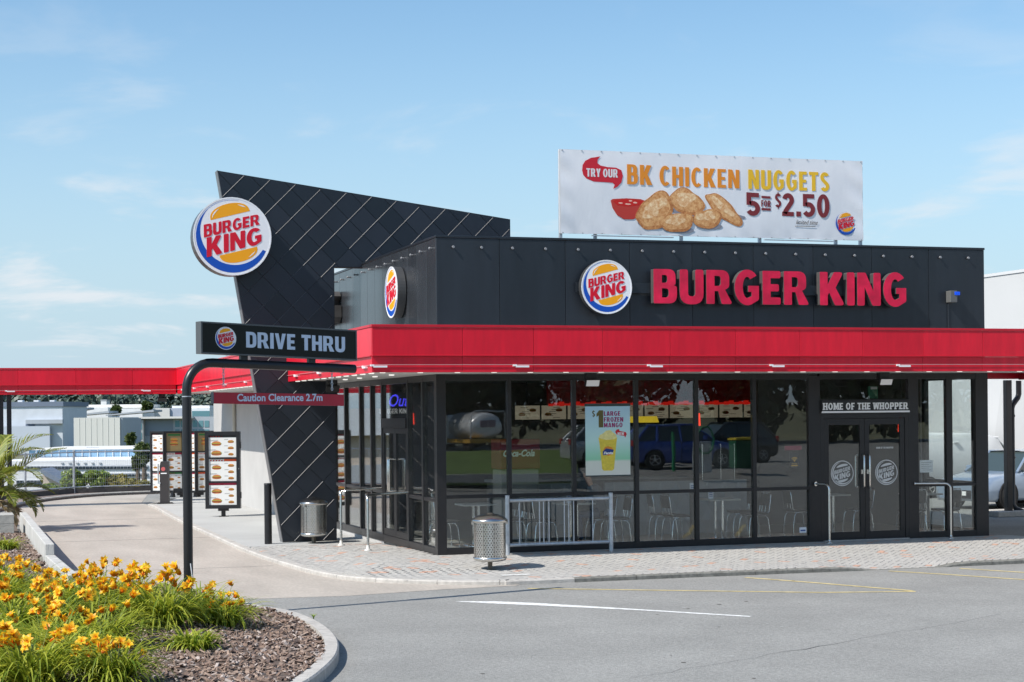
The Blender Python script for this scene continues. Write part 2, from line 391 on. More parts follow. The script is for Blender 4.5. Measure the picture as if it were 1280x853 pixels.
def layout(text, G, gap=0.09, space=0.32):
    """list of (letter, x) and the total width"""
    x = 0; res = []
    for ch in text:
        if ch == ' ': x += space; continue
        res.append((ch, x)); x += G[ch][1] + gap
    return res, x - gap
def glyph_shapes(ch, G):
    g = G[ch]; shapes = [g[0]]
    if len(g) > 2: shapes += [[q] for q in g[2]]
    return shapes
def text_into(mb, text, G, fr, height, width=None, x=0.0, y=0.0, d0=0.0, d1=0.0, gap=0.09, space=0.32, fn=None, align='l', side_mat=None):
    """lay text on a frame; width squeezes or stretches it; fn maps (x, y) on the plate"""
    lay, tw = layout(text, G, gap, space); sx = (width / tw) if width else height
    if align == 'c': x -= tw * sx / 2
    for ch, ox in lay:
        for shp in glyph_shapes(ch, G):
            loops = []
            for L in shp:
                q = [(x + (ox + p[0]) * sx, y + p[1] * height) for p in L]
                loops.append([fn(a) for a in q] if fn else q)
            mb.prism(loops, fr, d0, d1, side_mat)
def font_into(mb, text, fr, size, x=0, y=0, d=0.0, width=None, offset=0.0, shear=0.0, align='l'):
    """text in the built-in face, as a flat mesh on the frame"""
    cu = bpy.data.curves.new('txt', 'FONT'); cu.body = text; cu.size = size; cu.offset = offset; cu.shear = shear; cu.resolution_u = 3
    ob = bpy.data.objects.new('txt', cu); COL.objects.link(ob)
    dg = bpy.context.evaluated_depsgraph_get(); dg.update()
    me = bpy.data.meshes.new_from_object(ob.evaluated_get(dg))
    bpy.data.objects.remove(ob); bpy.data.curves.remove(cu)
    o, u, v, n = fr
    xs = [q.co.x for q in me.vertices]; x0, x1 = min(xs), max(xs); sx = (width / (x1 - x0)) if width else 1
    xx = x - ((x1 - x0) * sx / 2 if align == 'c' else 0)
    mb.add([o + u * (xx + (q.co.x - x0) * sx) + v * (y + q.co.y) + n * d for q in me.vertices], [tuple(p.vertices) for p in me.polygons])
    bpy.data.meshes.remove(me)

# ------------------------------------------------------------------ shared materials
M_CLAD = mat('cladding', (0.014, 0.018, 0.024), 0.36, 0.0, var=0.16, scale=1.6, bump=0.05, bscale=1.6, spec=0.6, orand=.14, stretch=(3.5, 3.5, .45))
M_CLAD_SUN = mat('cladding_sunlit', (0.03, 0.033, 0.038), 0.24, 0.0, var=0.12, scale=1.3, bump=0.04, bscale=1.6, spec=0.9, orand=.12)  # front cladding again, the sunlit side's lighter tone put into the colour
M_TILE = mat('fin_tile', (0.0115, 0.016, 0.0245), 0.40, 0.0, var=0.16, scale=1.0, bump=0.06, bscale=2.2, spec=0.55, orand=.2)
M_FRAME = mat('frame_black', (0.016, 0.015, 0.016), 0.38, 0.0, var=0.1, scale=5, spec=0.5)
M_BLACK = mat('black_paint', (0.012, 0.012, 0.014), 0.35, 0.0, var=0.15, scale=6, spec=0.5)
M_DARK = mat('dark_recess', (0.008, 0.008, 0.009), 0.8)
M_RED = mat('red_panel', (0.68, 0.008, 0.028), 0.32, 0.0, var=0.09, scale=1.5, bump=0.05, bscale=1.2, spec=0.5, var2=0.05, scale2=5, orand=.06, stretch=(3, 3, .6))
M_REDCAP = mat('red_cap', (0.55, 0.008, 0.024), 0.35, 0.0, var=0.06, scale=3)
M_SOFFIT = mat('soffit', (0.62, 0.62, 0.60), 0.55, var=0.05, scale=2)
M_ALU = mat('aluminium', (0.62, 0.61, 0.60), 0.35, 0.85, var=0.1, scale=12)
M_GLINT = mat('edge_glint', (0.10, 0.098, 0.102), 0.5, 0.1, var=0.15, scale=5)
M_STEEL = mat('stainless', (0.66, 0.65, 0.62), 0.24, 1.0, var=0.08, scale=20)
M_CHROME = mat('chrome', (0.78, 0.79, 0.80), 0.12, 1.0)
M_GALV = mat('galvanised', (0.52, 0.55, 0.58), 0.45, 0.55, var=0.14, scale=14)
M_WHITEWALL = mat('white_wall', (0.47, 0.46, 0.445), 0.7, var=0.05, scale=1.5, bump=0.1, bscale=40, var2=0.04, scale2=0.4)
M_WHITE = mat('white_plastic', (0.80, 0.80, 0.80), 0.4)
M_ROOFG = mat('roof_membrane', (0.35, 0.35, 0.35), 0.8, var=0.1, scale=3)
M_BLUE = mat('sign_blue', srgb(15, 80, 180), 0.35)
M_ORANGE = mat('sign_orange', srgb(248, 168, 12), 0.35)
M_SRED = mat('sign_red', srgb(214, 10, 42), 0.35)
M_SWHITE = mat('sign_white', (0.86, 0.86, 0.87), 0.3, coat=0.3)
M_RIM = mat('sign_rim', (0.10, 0.10, 0.10), 0.4, 0.5)
M_LETTER = mat('letter_face', (0.66, 0.008, 0.055), 0.30, 0, var=0.22, scale=4, var2=0.12, scale2=1.2, coat=0.15)
M_LRET = mat('letter_return', (0.07, 0.066, 0.064), 0.6, 0.0, var=0.1, scale=6)
M_BULB = mat('lamp_lens', (0.9, 0.9, 0.88), 0.3, emit=(1, 0.97, 0.9), estr=0.6)
M_GLASS = glass_mat('window_glass', (0.93, 0.955, 0.95), 1.74)
XF = Vector((1, 0, 0)); YF = Vector((0, 1, 0)); ZF = Vector((0, 0, 1))
FRONT = lambda x, y, z: (Vector((x, y, z)), XF, ZF, -YF)          # plate facing -Y, u to the right
LEFTF = lambda x, y, z: (Vector((x, y, z)), -YF, ZF, -XF)         # plate facing -X, u towards -Y

def emblem(parent, fr, R, depth=0.0, rim=None, tint=1.0, disc=True, lift=0.004, name='sign'):
    """round burger emblem on the frame; disc of radius R with raised print"""
    o, u, v, n = fr
    circ = lambda r, k=48, cx=0, cy=0: [(cx + r * math.cos(2 * PI * i / k), cy + r * math.sin(2 * PI * i / k)) for i in range(k)]
    if disc:
        if depth:
            b = MB(); b.prism([circ(R)], fr, 0, depth - 0.006)
            b.build('drum', rim or M_RIM, parent, bev=0.01 if R > 0.3 else 0)
        b = MB(); b.prism([circ(R * 0.985)], fr, max(0, depth - 0.005), depth + 0.002); b.build('sign_face', M_SWHITE, parent)
        if depth:
            b = MB(); b.prism([circ(R * 1.003), circ(R * 0.968)], fr, depth - 0.004, depth + 0.006); b.build('edge_ring', M_SWHITE, parent)
    d = depth + lift
    def put(nm, loops_list, m, dd=d):
        b = MB()
        for L in loops_list: b.prism([[(p[0] * R, p[1] * R) for p in q] for q in L], fr, dd - 0.002, dd)
        return b.build(nm, m, parent)
    # crescent
    ro, ri, cx, cy = 0.93, 0.866, 0.045, 0.135
    outer = []; inner = []
    for i in range(41):
        a = math.radians(80 + (337 - 80) * i / 40); c_, s_ = math.cos(a), math.sin(a)
        bq = c_ * cx + s_ * cy; t = bq + math.sqrt(max(0, bq * bq - cx * cx - cy * cy + ri * ri))
        outer.append((ro * c_, ro * s_)); inner.append((min(t, ro - 0.005) * c_, min(t, ro - 0.005) * s_))
    put('blue_crescent', [[outer + inner[::-1]]], M_BLUE)
    rot = lambda p, a=math.radians(14.5): (p[0] * math.cos(a) - p[1] * math.sin(a), p[0] * math.sin(a) + p[1] * math.cos(a))
    def bun(cx, cy, w, h, up):
        q = []
        for i in range(25):
            a = PI * i / 24; q.append((w * math.cos(a), (h * math.sin(a) ** 0.8) * up))
        return [(cx + rot(p)[0], cy + rot(p)[1]) for p in q]
    def shine(cx, cy, w, h, up, a0, a1):
        q = []; r_ = []
        for i in range(9):
            a = math.radians(a0 + (a1 - a0) * i / 8); q.append((w * 0.90 * math.cos(a), h * 0.86 * math.sin(a) ** 0.8 * up))
            tt = math.sin(PI * i / 8) * 0.07; r_.append((w * (0.90 - tt) * math.cos(a), h * (0.86 - tt) * math.sin(a) ** 0.8 * up))
        return [(cx + rot(p)[0], cy + rot(p)[1]) for p in q + r_[-2:0:-1]]
    put('bun_top', [[bun(-0.05, 0.53, 0.52, 0.31, 1)]], M_ORANGE)
    put('bun_base', [[bun(0.145, -0.375, 0.50, 0.28, -1)]], M_ORANGE)
    if R > 0.2:
        put('bun_shine', [[shine(-0.05, 0.53, 0.52, 0.31, 1, 118, 176)], [shine(-0.05, 0.53, 0.52, 0.31, 1, 20, 58)], [shine(0.145, -0.375, 0.50, 0.28, -1, 18, 62)]], M_SWHITE, d + 0.002)
    def txt(nm, word, x0, y0, x1, y1, h0, h1):
        lay, tw = layout(word, G_BK, 0.07)
        b = MB()
        for ch, ox in lay:
            for shp in glyph_shapes(ch, G_BK):
                LL = []
                for L in shp:
                    q = []
                    for p in L:
                        t = (ox + p[0]) / tw
                        q.append(((x0 + (x1 - x0) * t - 0.05 * p[1] * 0) * R, (y0 + (y1 - y0) * t + p[1] * (h0 + (h1 - h0) * t)) * R))
                    LL.append(q)
                b.prism(LL, fr, d, d + 0.004)
        b.build(nm, M_SRED, parent)
    txt('lettering', 'BURGER', -0.73, -0.05, 0.70, 0.32, 0.33, 0.27)
    txt('lettering', 'KING', -0.66, -0.55, 0.76, -0.16, 0.50, 0.42)

# ------------------------------------------------------------------ the restaurant
L_ = 10.77; H_ = 5.45; FT, FM, FB = 3.83, 3.335, 3.07; FX, FY = -1.549, -1.743
bld = thing('restaurant_building', 'black clad fast food restaurant with red canopy band and glass front', 'building', (L_ / 2, 4, 0))
def P(name, mats, mb, bev=0.0, parent=None, kind=None, label=None):
    o = mb.build(name, mats, parent or bld, bev, kind)
    if label: o['label'] = label
    return o
# core behind the cladding, roof
b = MB(); b.box((0.03, 0.03, 3.32), (L_ - 0.03, 0.22, H_ - 0.03)); b.box((0.03, 0.22, 3.32), (0.22, 13.5, H_ - 0.03)); b.box((L_ - 0.22, 0.22, 3.32), (L_ - 0.03, 13.5, H_ - 0.03))
P('parapet_core', M_DARK, b)
b = MB(); b.box((0.22, 0.22, 4.6), (L_ - 0.22, 13.5, 4.75)); P('roof', M_ROOFG, b)
b = MB(); b.box((0.02, 13.3, -0.1), (L_ - 0.02, 13.5, H_)); P('rear_wall', M_WHITEWALL, b)
# front cladding panels and capping
xs = [0.0, 1.13] + [1.13 + 1.205 * i for i in range(1, 8)] + [L_]
for i in range(len(xs) - 1):
    b = MB(); b.box((xs[i] + 0.004, 0.0, FM), (xs[i + 1] - 0.004, 0.03, H_ - 0.045)); P('cladding_panel', M_CLAD, b, 0.004)
b = MB(); b.box((-0.008, -0.012, H_ - 0.042), (L_ + 0.008, 0.24, H_)); P('capping', M_CLAD, b, 0.006)
# side cladding: narrow ribbed sheets
y = 0.004; k = 0
while y < 13.4:
    y1 = min(y + 0.635, 13.45)
    b = MB(); b.box((0.0, y + (0.03 if k == 0 else 0.003), FM), (0.03, y1 - 0.003, H_ - 0.045)); P('cladding_panel', M_CLAD_SUN, b, 0.004)
    y = y1; k += 1
b = MB(); b.box((-0.010, 0.24, H_ - 0.043), (0.24, 13.46, H_ + 0.001)); P('capping', M_CLAD, b, 0.006)
b = MB(); b.box((L_ - 0.03, 0.03, FM), (L_, 13.4, H_ - 0.045)); P('side_cladding', M_CLAD, b)
# fixing studs
sb = MB(); sb.cyl((0, 0, 0), (0, -0.035, 0), 0.014, 0.014, 10); sb.cyl((0, -0.035, 0), (0, -0.052, 0), 0.026, 0.02, 10)
stud = sb.mesh('fixing_stud', mat('stud_grey', (.30, .30, .31), .45, .3))
for x in [0.297, 0.80] + [1.36 + 0.603 * i for i in range(16)]: inst(stud, 'fixing_stud', (x, 0, 5.25), (0, 0, 0), bld)
for i in range(20): inst(stud, 'fixing_stud', (0, 0.29 + 0.641 * i, 5.25), (0, 0, -PI / 2), bld)
for yy in (0.42, 0.95): inst(stud, 'fixing_stud', (0, yy, 3.92), (0, 0, -PI / 2), bld)
# wall light and its conduit
b = MB(); b.box((9.93, -0.16, 4.40), (10.08, -0.002, 4.62)); lamp = P('alarm_box', mat('alarm_grey', (0.12, 0.12, 0.115), 0.5), b, 0.01)
b = MB(); b.box((10.02, -0.175, 4.535), (10.13, -0.02, 4.60)); b.build('lens', mat('blue_lens', (0.01, 0.09, 0.75), 0.2, emit=(0.01, 0.1, 0.9), estr=0.15), lamp, 0.008)
b = MB(); b.cyl((9.97, -0.012, FT), (9.97, -0.012, 4.40), 0.012, None, 8); b.build('conduit', M_CLAD, lamp)

# ------------------------------------------------------------------ canopy band (panels, lower band, cap, soffit)
XR = 15.9; YB = 22.77; XL = -15.0
def band(axis, a0, a1, first, step, fixed, out):
    """panels along X (axis 0, facing -Y) or along Y (axis 1, facing -X)"""
    cuts = [a0]; c = first
    while c < a1 - 0.2:
        if c > a0 + 0.2: cuts.append(c)
        c += step
    cuts.append(a1)
    for i in range(len(cuts) - 1):
        g0 = cuts[i] + (0.003 if i else 0); g1 = cuts[i + 1] - 0.003
        b = MB(); c_ = MB()
        if axis == 0:
            b.box((g0, fixed, FM), (g1, fixed + 0.04, FT - 0.045)); c_.box((g0, fixed + 0.028, FB), (g1, fixed + 0.06, FM - 0.012))
        else:
            b.box((fixed, g0, FM), (fixed + 0.04, g1, FT - 0.045)); c_.box((fixed + 0.028, g0, FB), (fixed + 0.06, g1, FM - 0.012))
        P('fascia_panel', M_RED, b, 0.004); P('lower_band_panel', M_RED, c_, 0.003)
    b = MB()
    if axis == 0: b.box((a0 - 0.012, fixed - 0.012, FT - 0.042), (a1, fixed + 0.10, FT)); b.box((a0, fixed - 0.010, FM - 0.010), (a1, fixed + 0.06, FM + 0.012))
    else: b.box((fixed - 0.012, a0, FT - 0.042), (fixed + 0.10, a1, FT)); b.box((fixed - 0.010, a0, FM - 0.010), (fixed + 0.06, a1, FM + 0.012))
    P('fascia_trim', M_REDCAP, b, 0.003)
band(0, FX, XR, -0.06, 1.205, FY, -1)
band(1, FY + 0.065, YB, 0.0, 1.6, FX, -1)
band(0, XL, FX - 0.002, -14.0, 1.6, YB, -1)
# right side return and rear band of the drive lane canopy
b = MB(); b.box((10.85, 6.4, 3.09), (XR + 3, 6.44, 3.275)); P('fascia_panel', M_RED, b)
b = MB(); b.box((XR - 0.03, FY + 0.07, FB), (XR, 6.39, FT)); P('fascia_panel', M_RED, b)
# canopy decks: soffit sheets below, roof sheets above
def deck(x0, y0, x1, y1):
    b = MB(); b.box((x0, y0, FB + 0.012), (x1, y1, FB + 0.03)); P('soffit', M_SOFFIT, b)
    b = MB(); b.box((x0, y0, FT - 0.10), (x1, y1, FT - 0.06)); P('canopy_roof', M_ROOFG, b)
deck(FX + 0.062, FY + 0.062, XR - 0.04, -0.005); deck(FX + 0.062, -0.004, -0.012, YB - 0.004); b = MB(); b.box((L_ + .012, -.003, 3.29), (XR - .04, 6.39, 3.31)); P('soffit', M_SOFFIT, b); b = MB(); b.box((L_ + .012, -.003, FT - .1), (XR - .04, 6.39, FT - .06)); P('canopy_roof', M_ROOFG, b)
deck(XL, YB + 0.062, 0.0, YB + .75)
b = MB(); b.box((XL, YB + .75, FB), (0, YB + .79, FT)); P('fascia_panel', M_RED, b)
# rope light along the lower band with clips and brackets
b = MB(); b.tube([(FX - 0.0, FY + 0.012, 3.19), (XR, FY + 0.012, 3.19)], 0.0055, 6); P('rope_light', mat('rope_pink', (.46, .27, .28), .5), b)
b = MB(); b.tube([(FX + 0.012, FY + 0.02, 3.19), (FX + 0.012, YB - 0.02, 3.19)], 0.0055, 6); P('rope_light', MATS['rope_pink'], b)
b = MB(); b.tube([(XL, YB + 0.012, 3.19), (FX - 0.02, YB + 0.012, 3.19)], 0.0055, 6); P('rope_light', MATS['rope_pink'], b)
cb = MB(); cb.box((-0.11, -0.035, -0.018), (0.11, 0.01, 0.012)); cb.box((-0.16, -0.03, 0.0), (-0.10, 0.01, 0.03)); clip = cb.mesh('light_clip', M_SWHITE)
for x in (-1.42, 0.95, 3.3, 5.55, 8.0, 10.75, 13.2): inst(clip, 'light_clip', (x, FY + 0.02, 3.165), (0, 0, 0), bld)
for yv in (-1.2, 0.6, 2.4, 4.6, 7.5, 10.5, 13.5, 16.5, 19.0, 21.5): inst(clip, 'light_clip', (FX + 0.02, yv, 3.165), (0, 0, -PI / 2), bld)
for x in (-2.4, -6.2, -10.0): inst(clip, 'light_clip', (x, YB + 0.02, 3.165), (0, 0, 0), bld)
db = MB(); db.cyl((0, 0, 0.0), (0, 0, 0.02), 0.045, 0.05, 12); dlm = db.mesh('downlight', M_BULB)
for i in range(24): inst(dlm, 'downlight', (-1.35 + 0.62 * i, FY + 0.14, FB - 0.008), (0, 0, 0), bld)
for i in range(30): inst(dlm, 'downlight', (FX + 0.16, -1.0 + 0.62 * i, FB - 0.008), (0, 0, 0), bld)
for i in range(12): inst(dlm, 'downlight', (-0.75, 0.2 + 1.2 * i, FB - 0.008), (0, 0, 0), bld)
# floodlights under the soffit
def flood(x, y, dark=False):
    b = MB(); b.box((x - 0.10, y - 0.05, 2.93), (x + 0.10, y + 0.10, 3.075)); fl = P('floodlight', M_BLACK, b, 0.012)
    b = MB(); b.obox(Vector((x, y - 0.06, 2.92)), XF, (ZF * 0.9 + YF * -0.44).normalized(), (-YF * 0.9 - ZF * 0.44).normalized(), (-0.13, -0.07, -0.02), (0.13, 0.06, 0.03)); b.build('lamp_housing', M_BLACK, fl, 0.008)
    b = MB(); b.obox(Vector((x, y - 0.06, 2.92)), XF, (ZF * 0.9 + YF * -0.44).normalized(), (-YF * 0.9 - ZF * 0.44).normalized(), (-0.115, -0.06, 0.028), (0.115, 0.05, 0.036)); b.build('lamp_glass', M_BLACK if dark else M_SWHITE, fl)
flood(2.51, -0.75); flood(8.16, -0.75); flood(-0.9, 4.3, True); flood(-0.75, 5.0, True); flood(-1.9, YB + .6, True)
# canopy posts right and far left
for (x, y, z0, nm) in ((16.18, 7.3, -0.17, 0), (-6.24, 23.15, -0.17, 0), (-6.46, 23.2, -0.17, 0), (-6.68, 23.25, -0.17, 0)):
    b = MB(); hw = 0.065 if y > 20 else 0.075; b.box((x - hw, y - hw, z0), (x + hw, y + hw, FB + 0.01)); P('canopy_post', M_BLACK, b, 0.008)
b = MB(); b.tube([(16.63, 7.5, 3.07), (16.63, 7.5, 2.75), (16.60, 7.5, 2.66), (16.46, 7.5, 2.5), (16.43, 7.5, 2.40), (16.43, 7.5, 0.1), (16.48, 7.42, -0.02), (16.63, 7.3, -0.10)], 0.068, 10); P('downpipe', M_BLACK, b)
for z in (1.2, 2.2):
    b = MB(); b.cyl((16.43, 7.5, z), (16.43, 7.5, z + 0.05), 0.08, None, 12); P('pipe_clip', M_BLACK, b)

# ------------------------------------------------------------------ glazed fronts
SILL = 0.115; TR = 0.985; HD = 3.03
def post_x(x0, x1, z1=HD, y0=-0.03, y1=0.07, z0=0.0):
    b = MB(); b.box((x0, y0, z0), (x1, y1, z1)); P('mullion', M_FRAME, b, 0.004)
post_x(-0.03, 0.135, 3.078, -0.034, 0.13)
for xc in (1.276, 2.465, 3.639, 4.794, 5.929): post_x(xc - 0.035, xc + 0.035)
post_x(7.02, 7.25); post_x(9.09, 9.30); post_x(9.90, 10.03); post_x(10.53, L_ + 0.03, 3.078, -0.034, 0.13)
b = MB(); b.box((0.135, -0.028, 0.0), (7.02, 0.068, SILL)); P('sill_rail', M_FRAME, b, 0.004)
b = MB(); b.box((9.30, -0.028, 0.0), (10.53, 0.068, SILL)); P('sill_rail', M_FRAME, b, 0.004)
b = MB(); b.box((0.135, -0.026, HD - 0.06), (7.02, 0.066, HD + 0.045)); P('head_rail', M_FRAME, b, 0.004)
b = MB(); b.box((7.25, -0.026, HD - 0.06), (10.53, 0.066, HD + 0.045)); P('head_rail', M_FRAME, b, 0.004)
cx = [0.135, 1.276, 2.465, 3.639, 4.794, 5.929, 7.02]
for i in range(6):
    a, c = cx[i] + (0.036 if i else 0.001), cx[i + 1] - (0.036 if i < 5 else 0.001)
    b = MB(); b.box((a, -0.02, TR - 0.03), (c, 0.06, TR + 0.03)); P('transom', M_FRAME, b, 0.003)
    b = MB(); b.box((a - 0.0, 0.014, TR + 0.025), (c + 0.0, 0.026, HD - 0.055)); P('window_pane', M_GLASS, b)
    b = MB(); b.box((a, 0.014, SILL - 0.004), (c, 0.026, TR - 0.025)); P('window_pane', M_GLASS, b)
for a, c in ((9.301, 9.899), (10.031, 10.529)):
    b = MB(); b.box((a, -0.02, TR - 0.03), (c, 0.06, TR + 0.03)); P('transom', M_FRAME, b, 0.003)
    b = MB(); b.box((a, 0.014, TR + 0.025), (c, 0.026, HD - 0.055)); P('window_pane', M_GLASS, b)
    b = MB(); b.box((a, 0.014, SILL - 0.004), (c, 0.026, TR - 0.025)); P('window_pane', M_GLASS, b)
# dropped panel behind the first bays, seen as a dark counter edge
# entrance: header, over panel, two leaves
b = MB(); b.box((7.25, -0.04, 2.33), (9.09, 0.07, 2.60)); P('door_header', M_FRAME, b, 0.004)
b = MB(); b.box((7.251, 0.014, 2.60), (9.089, 0.026, HD - 0.058)); P('window_pane', M_GLASS, b)
b = MB(); b.box((7.251, -0.03, 0.0), (7.33, 0.06, 2.33)); b.box((9.01, -0.03, 0.0), (9.089, 0.06, 2.33)); b.box((7.33, -0.03, 2.25), (9.01, 0.06, 2.329)); P('door_frame', M_FRAME, b, 0.003)
b = MB(); b.box((7.3, -0.10, 0.0), (9.05, 0.1, 0.018)); P('threshold', M_ALU, b)
def steel_handle(parent, pts, r=0.017, name='handle'):
    b = MB(); b.tube(pts, r, 10); b.build(name, M_STEEL, parent)
M_FROST = mat('etched_film', (0.62, 0.62, 0.60), 0.6)
for i, (x0, x1) in enumerate(((7.335, 8.167), (8.173, 9.005))):
    b = MB(); b.box((x0, -0.02, 0.02), (x0 + 0.095, 0.03, 2.245)); b.box((x1 - 0.095, -0.02, 0.02), (x1, 0.03, 2.245))
    b.box((x0 + 0.095, -0.019, 0.02), (x1 - 0.095, 0.029, 0.16)); b.box((x0 + 0.095, -0.019, 2.13), (x1 - 0.095, 0.029, 2.245))
    d = P('door', M_FRAME, b, 0.003)
    b = MB(); b.box((x0 + 0.094, 0.0, 0.158), (x1 - 0.094, 0.010, 2.132)); b.build('pane', M_GLASS, d)
    hx = x1 - 0.055 if i == 0 else x0 + 0.055
    s = -1 if i == 0 else 1
    steel_handle(d, [(hx, -0.02, 0.98), (hx, -0.085, 0.98), (hx, -0.10, 1.0), (hx, -0.10, 1.55), (hx, -0.085, 1.57), (hx, -0.02, 1.57)])
    steel_handle(d, [(hx + 0.07 * s, 0.03, 0.98), (hx + 0.07 * s, 0.09, 0.98), (hx + 0.07 * s, 0.10, 1.0), (hx + 0.07 * s, 0.10, 1.55), (hx + 0.07 * s, 0.09, 1.57), (hx + 0.07 * s, 0.03, 1.57)])
    b = MB(); b.box((hx - 0.02, -0.024, 1.22), (hx + 0.02, -0.019, 1.30)); b.build('lock', M_STEEL, d)
    # etched round emblem on the pane
    cxx = (x0 + x1) / 2 + (-0.04 if i == 0 else 0.04); cz = 1.24; R = 0.235; fr = FRONT(cxx, -0.001, cz); b = MB()
    ring = lambda r: [(r * math.cos(2 * PI * k / 36), r * math.sin(2 * PI * k / 36)) for k in range(36)]
    b.prism([ring(R), ring(R * 0.93)], fr, 0, 0.002)
    a0 = [math.radians(100 + 240 * k / 24) for k in range(25)]
    b.prism([[(R * .88 * math.cos(a), R * .88 * math.sin(a)) for a in a0] + [(R * (.88 - .13 * math.sin((a - a0[0]) / (a0[-1] - a0[0]) * PI)) * math.cos(a) , R * (.87 - .13 * math.sin((a - a0[0]) / (a0[-1] - a0[0]) * PI)) * math.sin(a)) for a in a0[::-1]]], fr, 0, 0.002)
    sl = lambda p: (p[0], p[1] + 0.25 * p[0])
    text_into(b, 'BURGER', G_BK, fr, R * .30, R * 1.40, x=-R * .70, y=R * .08, d1=0.002, fn=sl)
    text_into(b, 'KING', G_BK, fr, R * .44, R * 1.36, x=-R * .66, y=-R * .42, d1=0.002, fn=sl)
    for up, yy in ((1, .52), (-1, -.50)):
        b.prism([[(R * .5 * math.cos(PI * k / 14), R * (yy + .2 * up * math.sin(PI * k / 14)) + .25 * R * .5 * math.cos(PI * k / 14) * .8) for k in range(15)]], fr, 0, 0.002)
    b.build('etched_emblem', M_FROST, d)
b = MB(); text_into(b, 'HOME OF THE WHOPPER', make_glyphs(0.22, 0, 0.62), FRONT(8.42, -0.001, 1.68), 0.035, 0.36, d1=0.002); P('etched_lettering', M_FROST, b)
# slab lettering sign above the doors
b = MB(); b.box((7.262, -0.075, 2.36), (9.085, -0.045, 2.585)); hs = P('header_sign', M_BLACK, b, 0.004)
b = MB(); fr = FRONT(7.29, -0.0755, 2.41)
lay, tw = layout('HOME OF THE WHOPPER', G_SLAB, 0.13, 0.34); sx = 1.76 / tw; hh = 0.125
for ch, ox in lay:
    for shp in glyph_shapes(ch, G_SLAB): b.prism([[((ox + p[0]) * sx, p[1] * hh) for p in L_q] for L_q in shp], fr, 0, 0.006)
    w_ = G_SLAB[ch][1]
    foot = {'H': [0, w_ - .22], 'M': [0, w_ - .22], 'F': [0], 'T': [w_ / 2 - .11], 'P': [0], 'R': [0, w_ - .24], 'E': [0], 'W': []}.get(ch, [])
    topf = {'H': [0, w_ - .22], 'M': [0, w_ - .22], 'W': [0, w_ - .22]}.get(ch, [])
    for fx in foot: b.prism([[((ox + fx - .07) * sx, -0.001), ((ox + fx + .29) * sx, -0.001), ((ox + fx + .29) * sx, .15 * hh), ((ox + fx - .07) * sx, .15 * hh)]], fr, 0, 0.007)
    for fx in topf: b.prism([[((ox + fx - .07) * sx, .85 * hh), ((ox + fx + .29) * sx, .85 * hh), ((ox + fx + .29) * sx, hh + .001), ((ox + fx - .07) * sx, hh + .001)]], fr, 0, 0.007)
b.build('lettering', M_SWHITE, hs)
b = MB(); b.box((7.262, -0.085, 2.352), (9.085, -0.045, 2.385)); b.build('base_strip', M_SWHITE, hs)

# left glazed side: posts, rails, panes, door between 1.93 and 3.86
ys = [0.13, 0.93, 1.95, 3.90, 4.80, 5.76, 7.15, 8.25]
for yc in ys[1:]:
    b = MB(); b.box((-0.03, yc - 0.05, 0.0), (0.07, yc + 0.05, HD)); P('mullion', M_FRAME, b, 0.004)
b = MB(); b.box((-0.028, 0.131, -0.02), (0.068, 8.3, SILL)); P('sill_rail', M_FRAME, b, 0.004)
b = MB(); b.box((-0.026, 0.131, HD - 0.06), (0.066, 8.3, HD + 0.045)); P('head_rail', M_FRAME, b, 0.004)
b = MB(); b.box((-0.01, 3.9, -0.15), (0.05, 8.3, -0.02)); P('plinth', M_WHITEWALL, b)
for i in range(7):
    a, c = ys[i] + (0.051 if i else 0.001), ys[i + 1] - 0.051
    if i == 2:
        b = MB(); b.box((-0.05, a, 2.15), (0.08, c, 2.33)); P('door_header', M_FRAME, b, 0.003)
        b = MB(); b.box((0.014, a, 2.33), (0.026, c, HD - 0.055)); P('window_pane', M_GLASS, b)
        mid = (a + c) / 2
        for j, (p0, p1) in enumerate(((a + 0.004, mid - 0.003), (mid + 0.003, c - 0.004))):
            b = MB(); b.box((-0.02, p0, 0.12), (0.03, p0 + 0.09, 2.145)); b.box((-0.02, p1 - 0.09, 0.12), (0.03, p1, 2.145)); b.box((-0.019, p0 + .09, 0.12), (0.029, p1 - .09, 0.24)); b.box((-0.019, p0 + .09, 2.05), (0.029, p1 - .09, 2.145))
            d = P('door', M_FRAME, b, 0.003)
            b = MB(); b.box((0.0, p0 + 0.089, 0.239), (0.01, p1 - 0.089, 2.051)); b.build('pane', M_GLASS, d)
            hy = p1 - 0.05 if j == 0 else p0 + 0.05
            steel_handle(d, [(-0.02, hy, 0.98), (-0.13, hy, 0.98), (-0.14, hy, 1.0), (-0.14, hy, 1.55), (-0.13, hy, 1.57), (-0.02, hy, 1.57)], 0.018)
        continue
    b = MB(); b.box((-0.02, a, TR - 0.09), (0.06, c, TR - 0.03)); P('transom', M_FRAME, b, 0.003)
    b = MB(); b.box((0.014, a, TR - 0.035), (0.026, c, HD - 0.055)); P('window_pane', M_GLASS, b)
    b = MB(); b.box((0.014, a, SILL - 0.004), (0.026, c, TR - 0.085)); P('window_pane', M_GLASS, b)
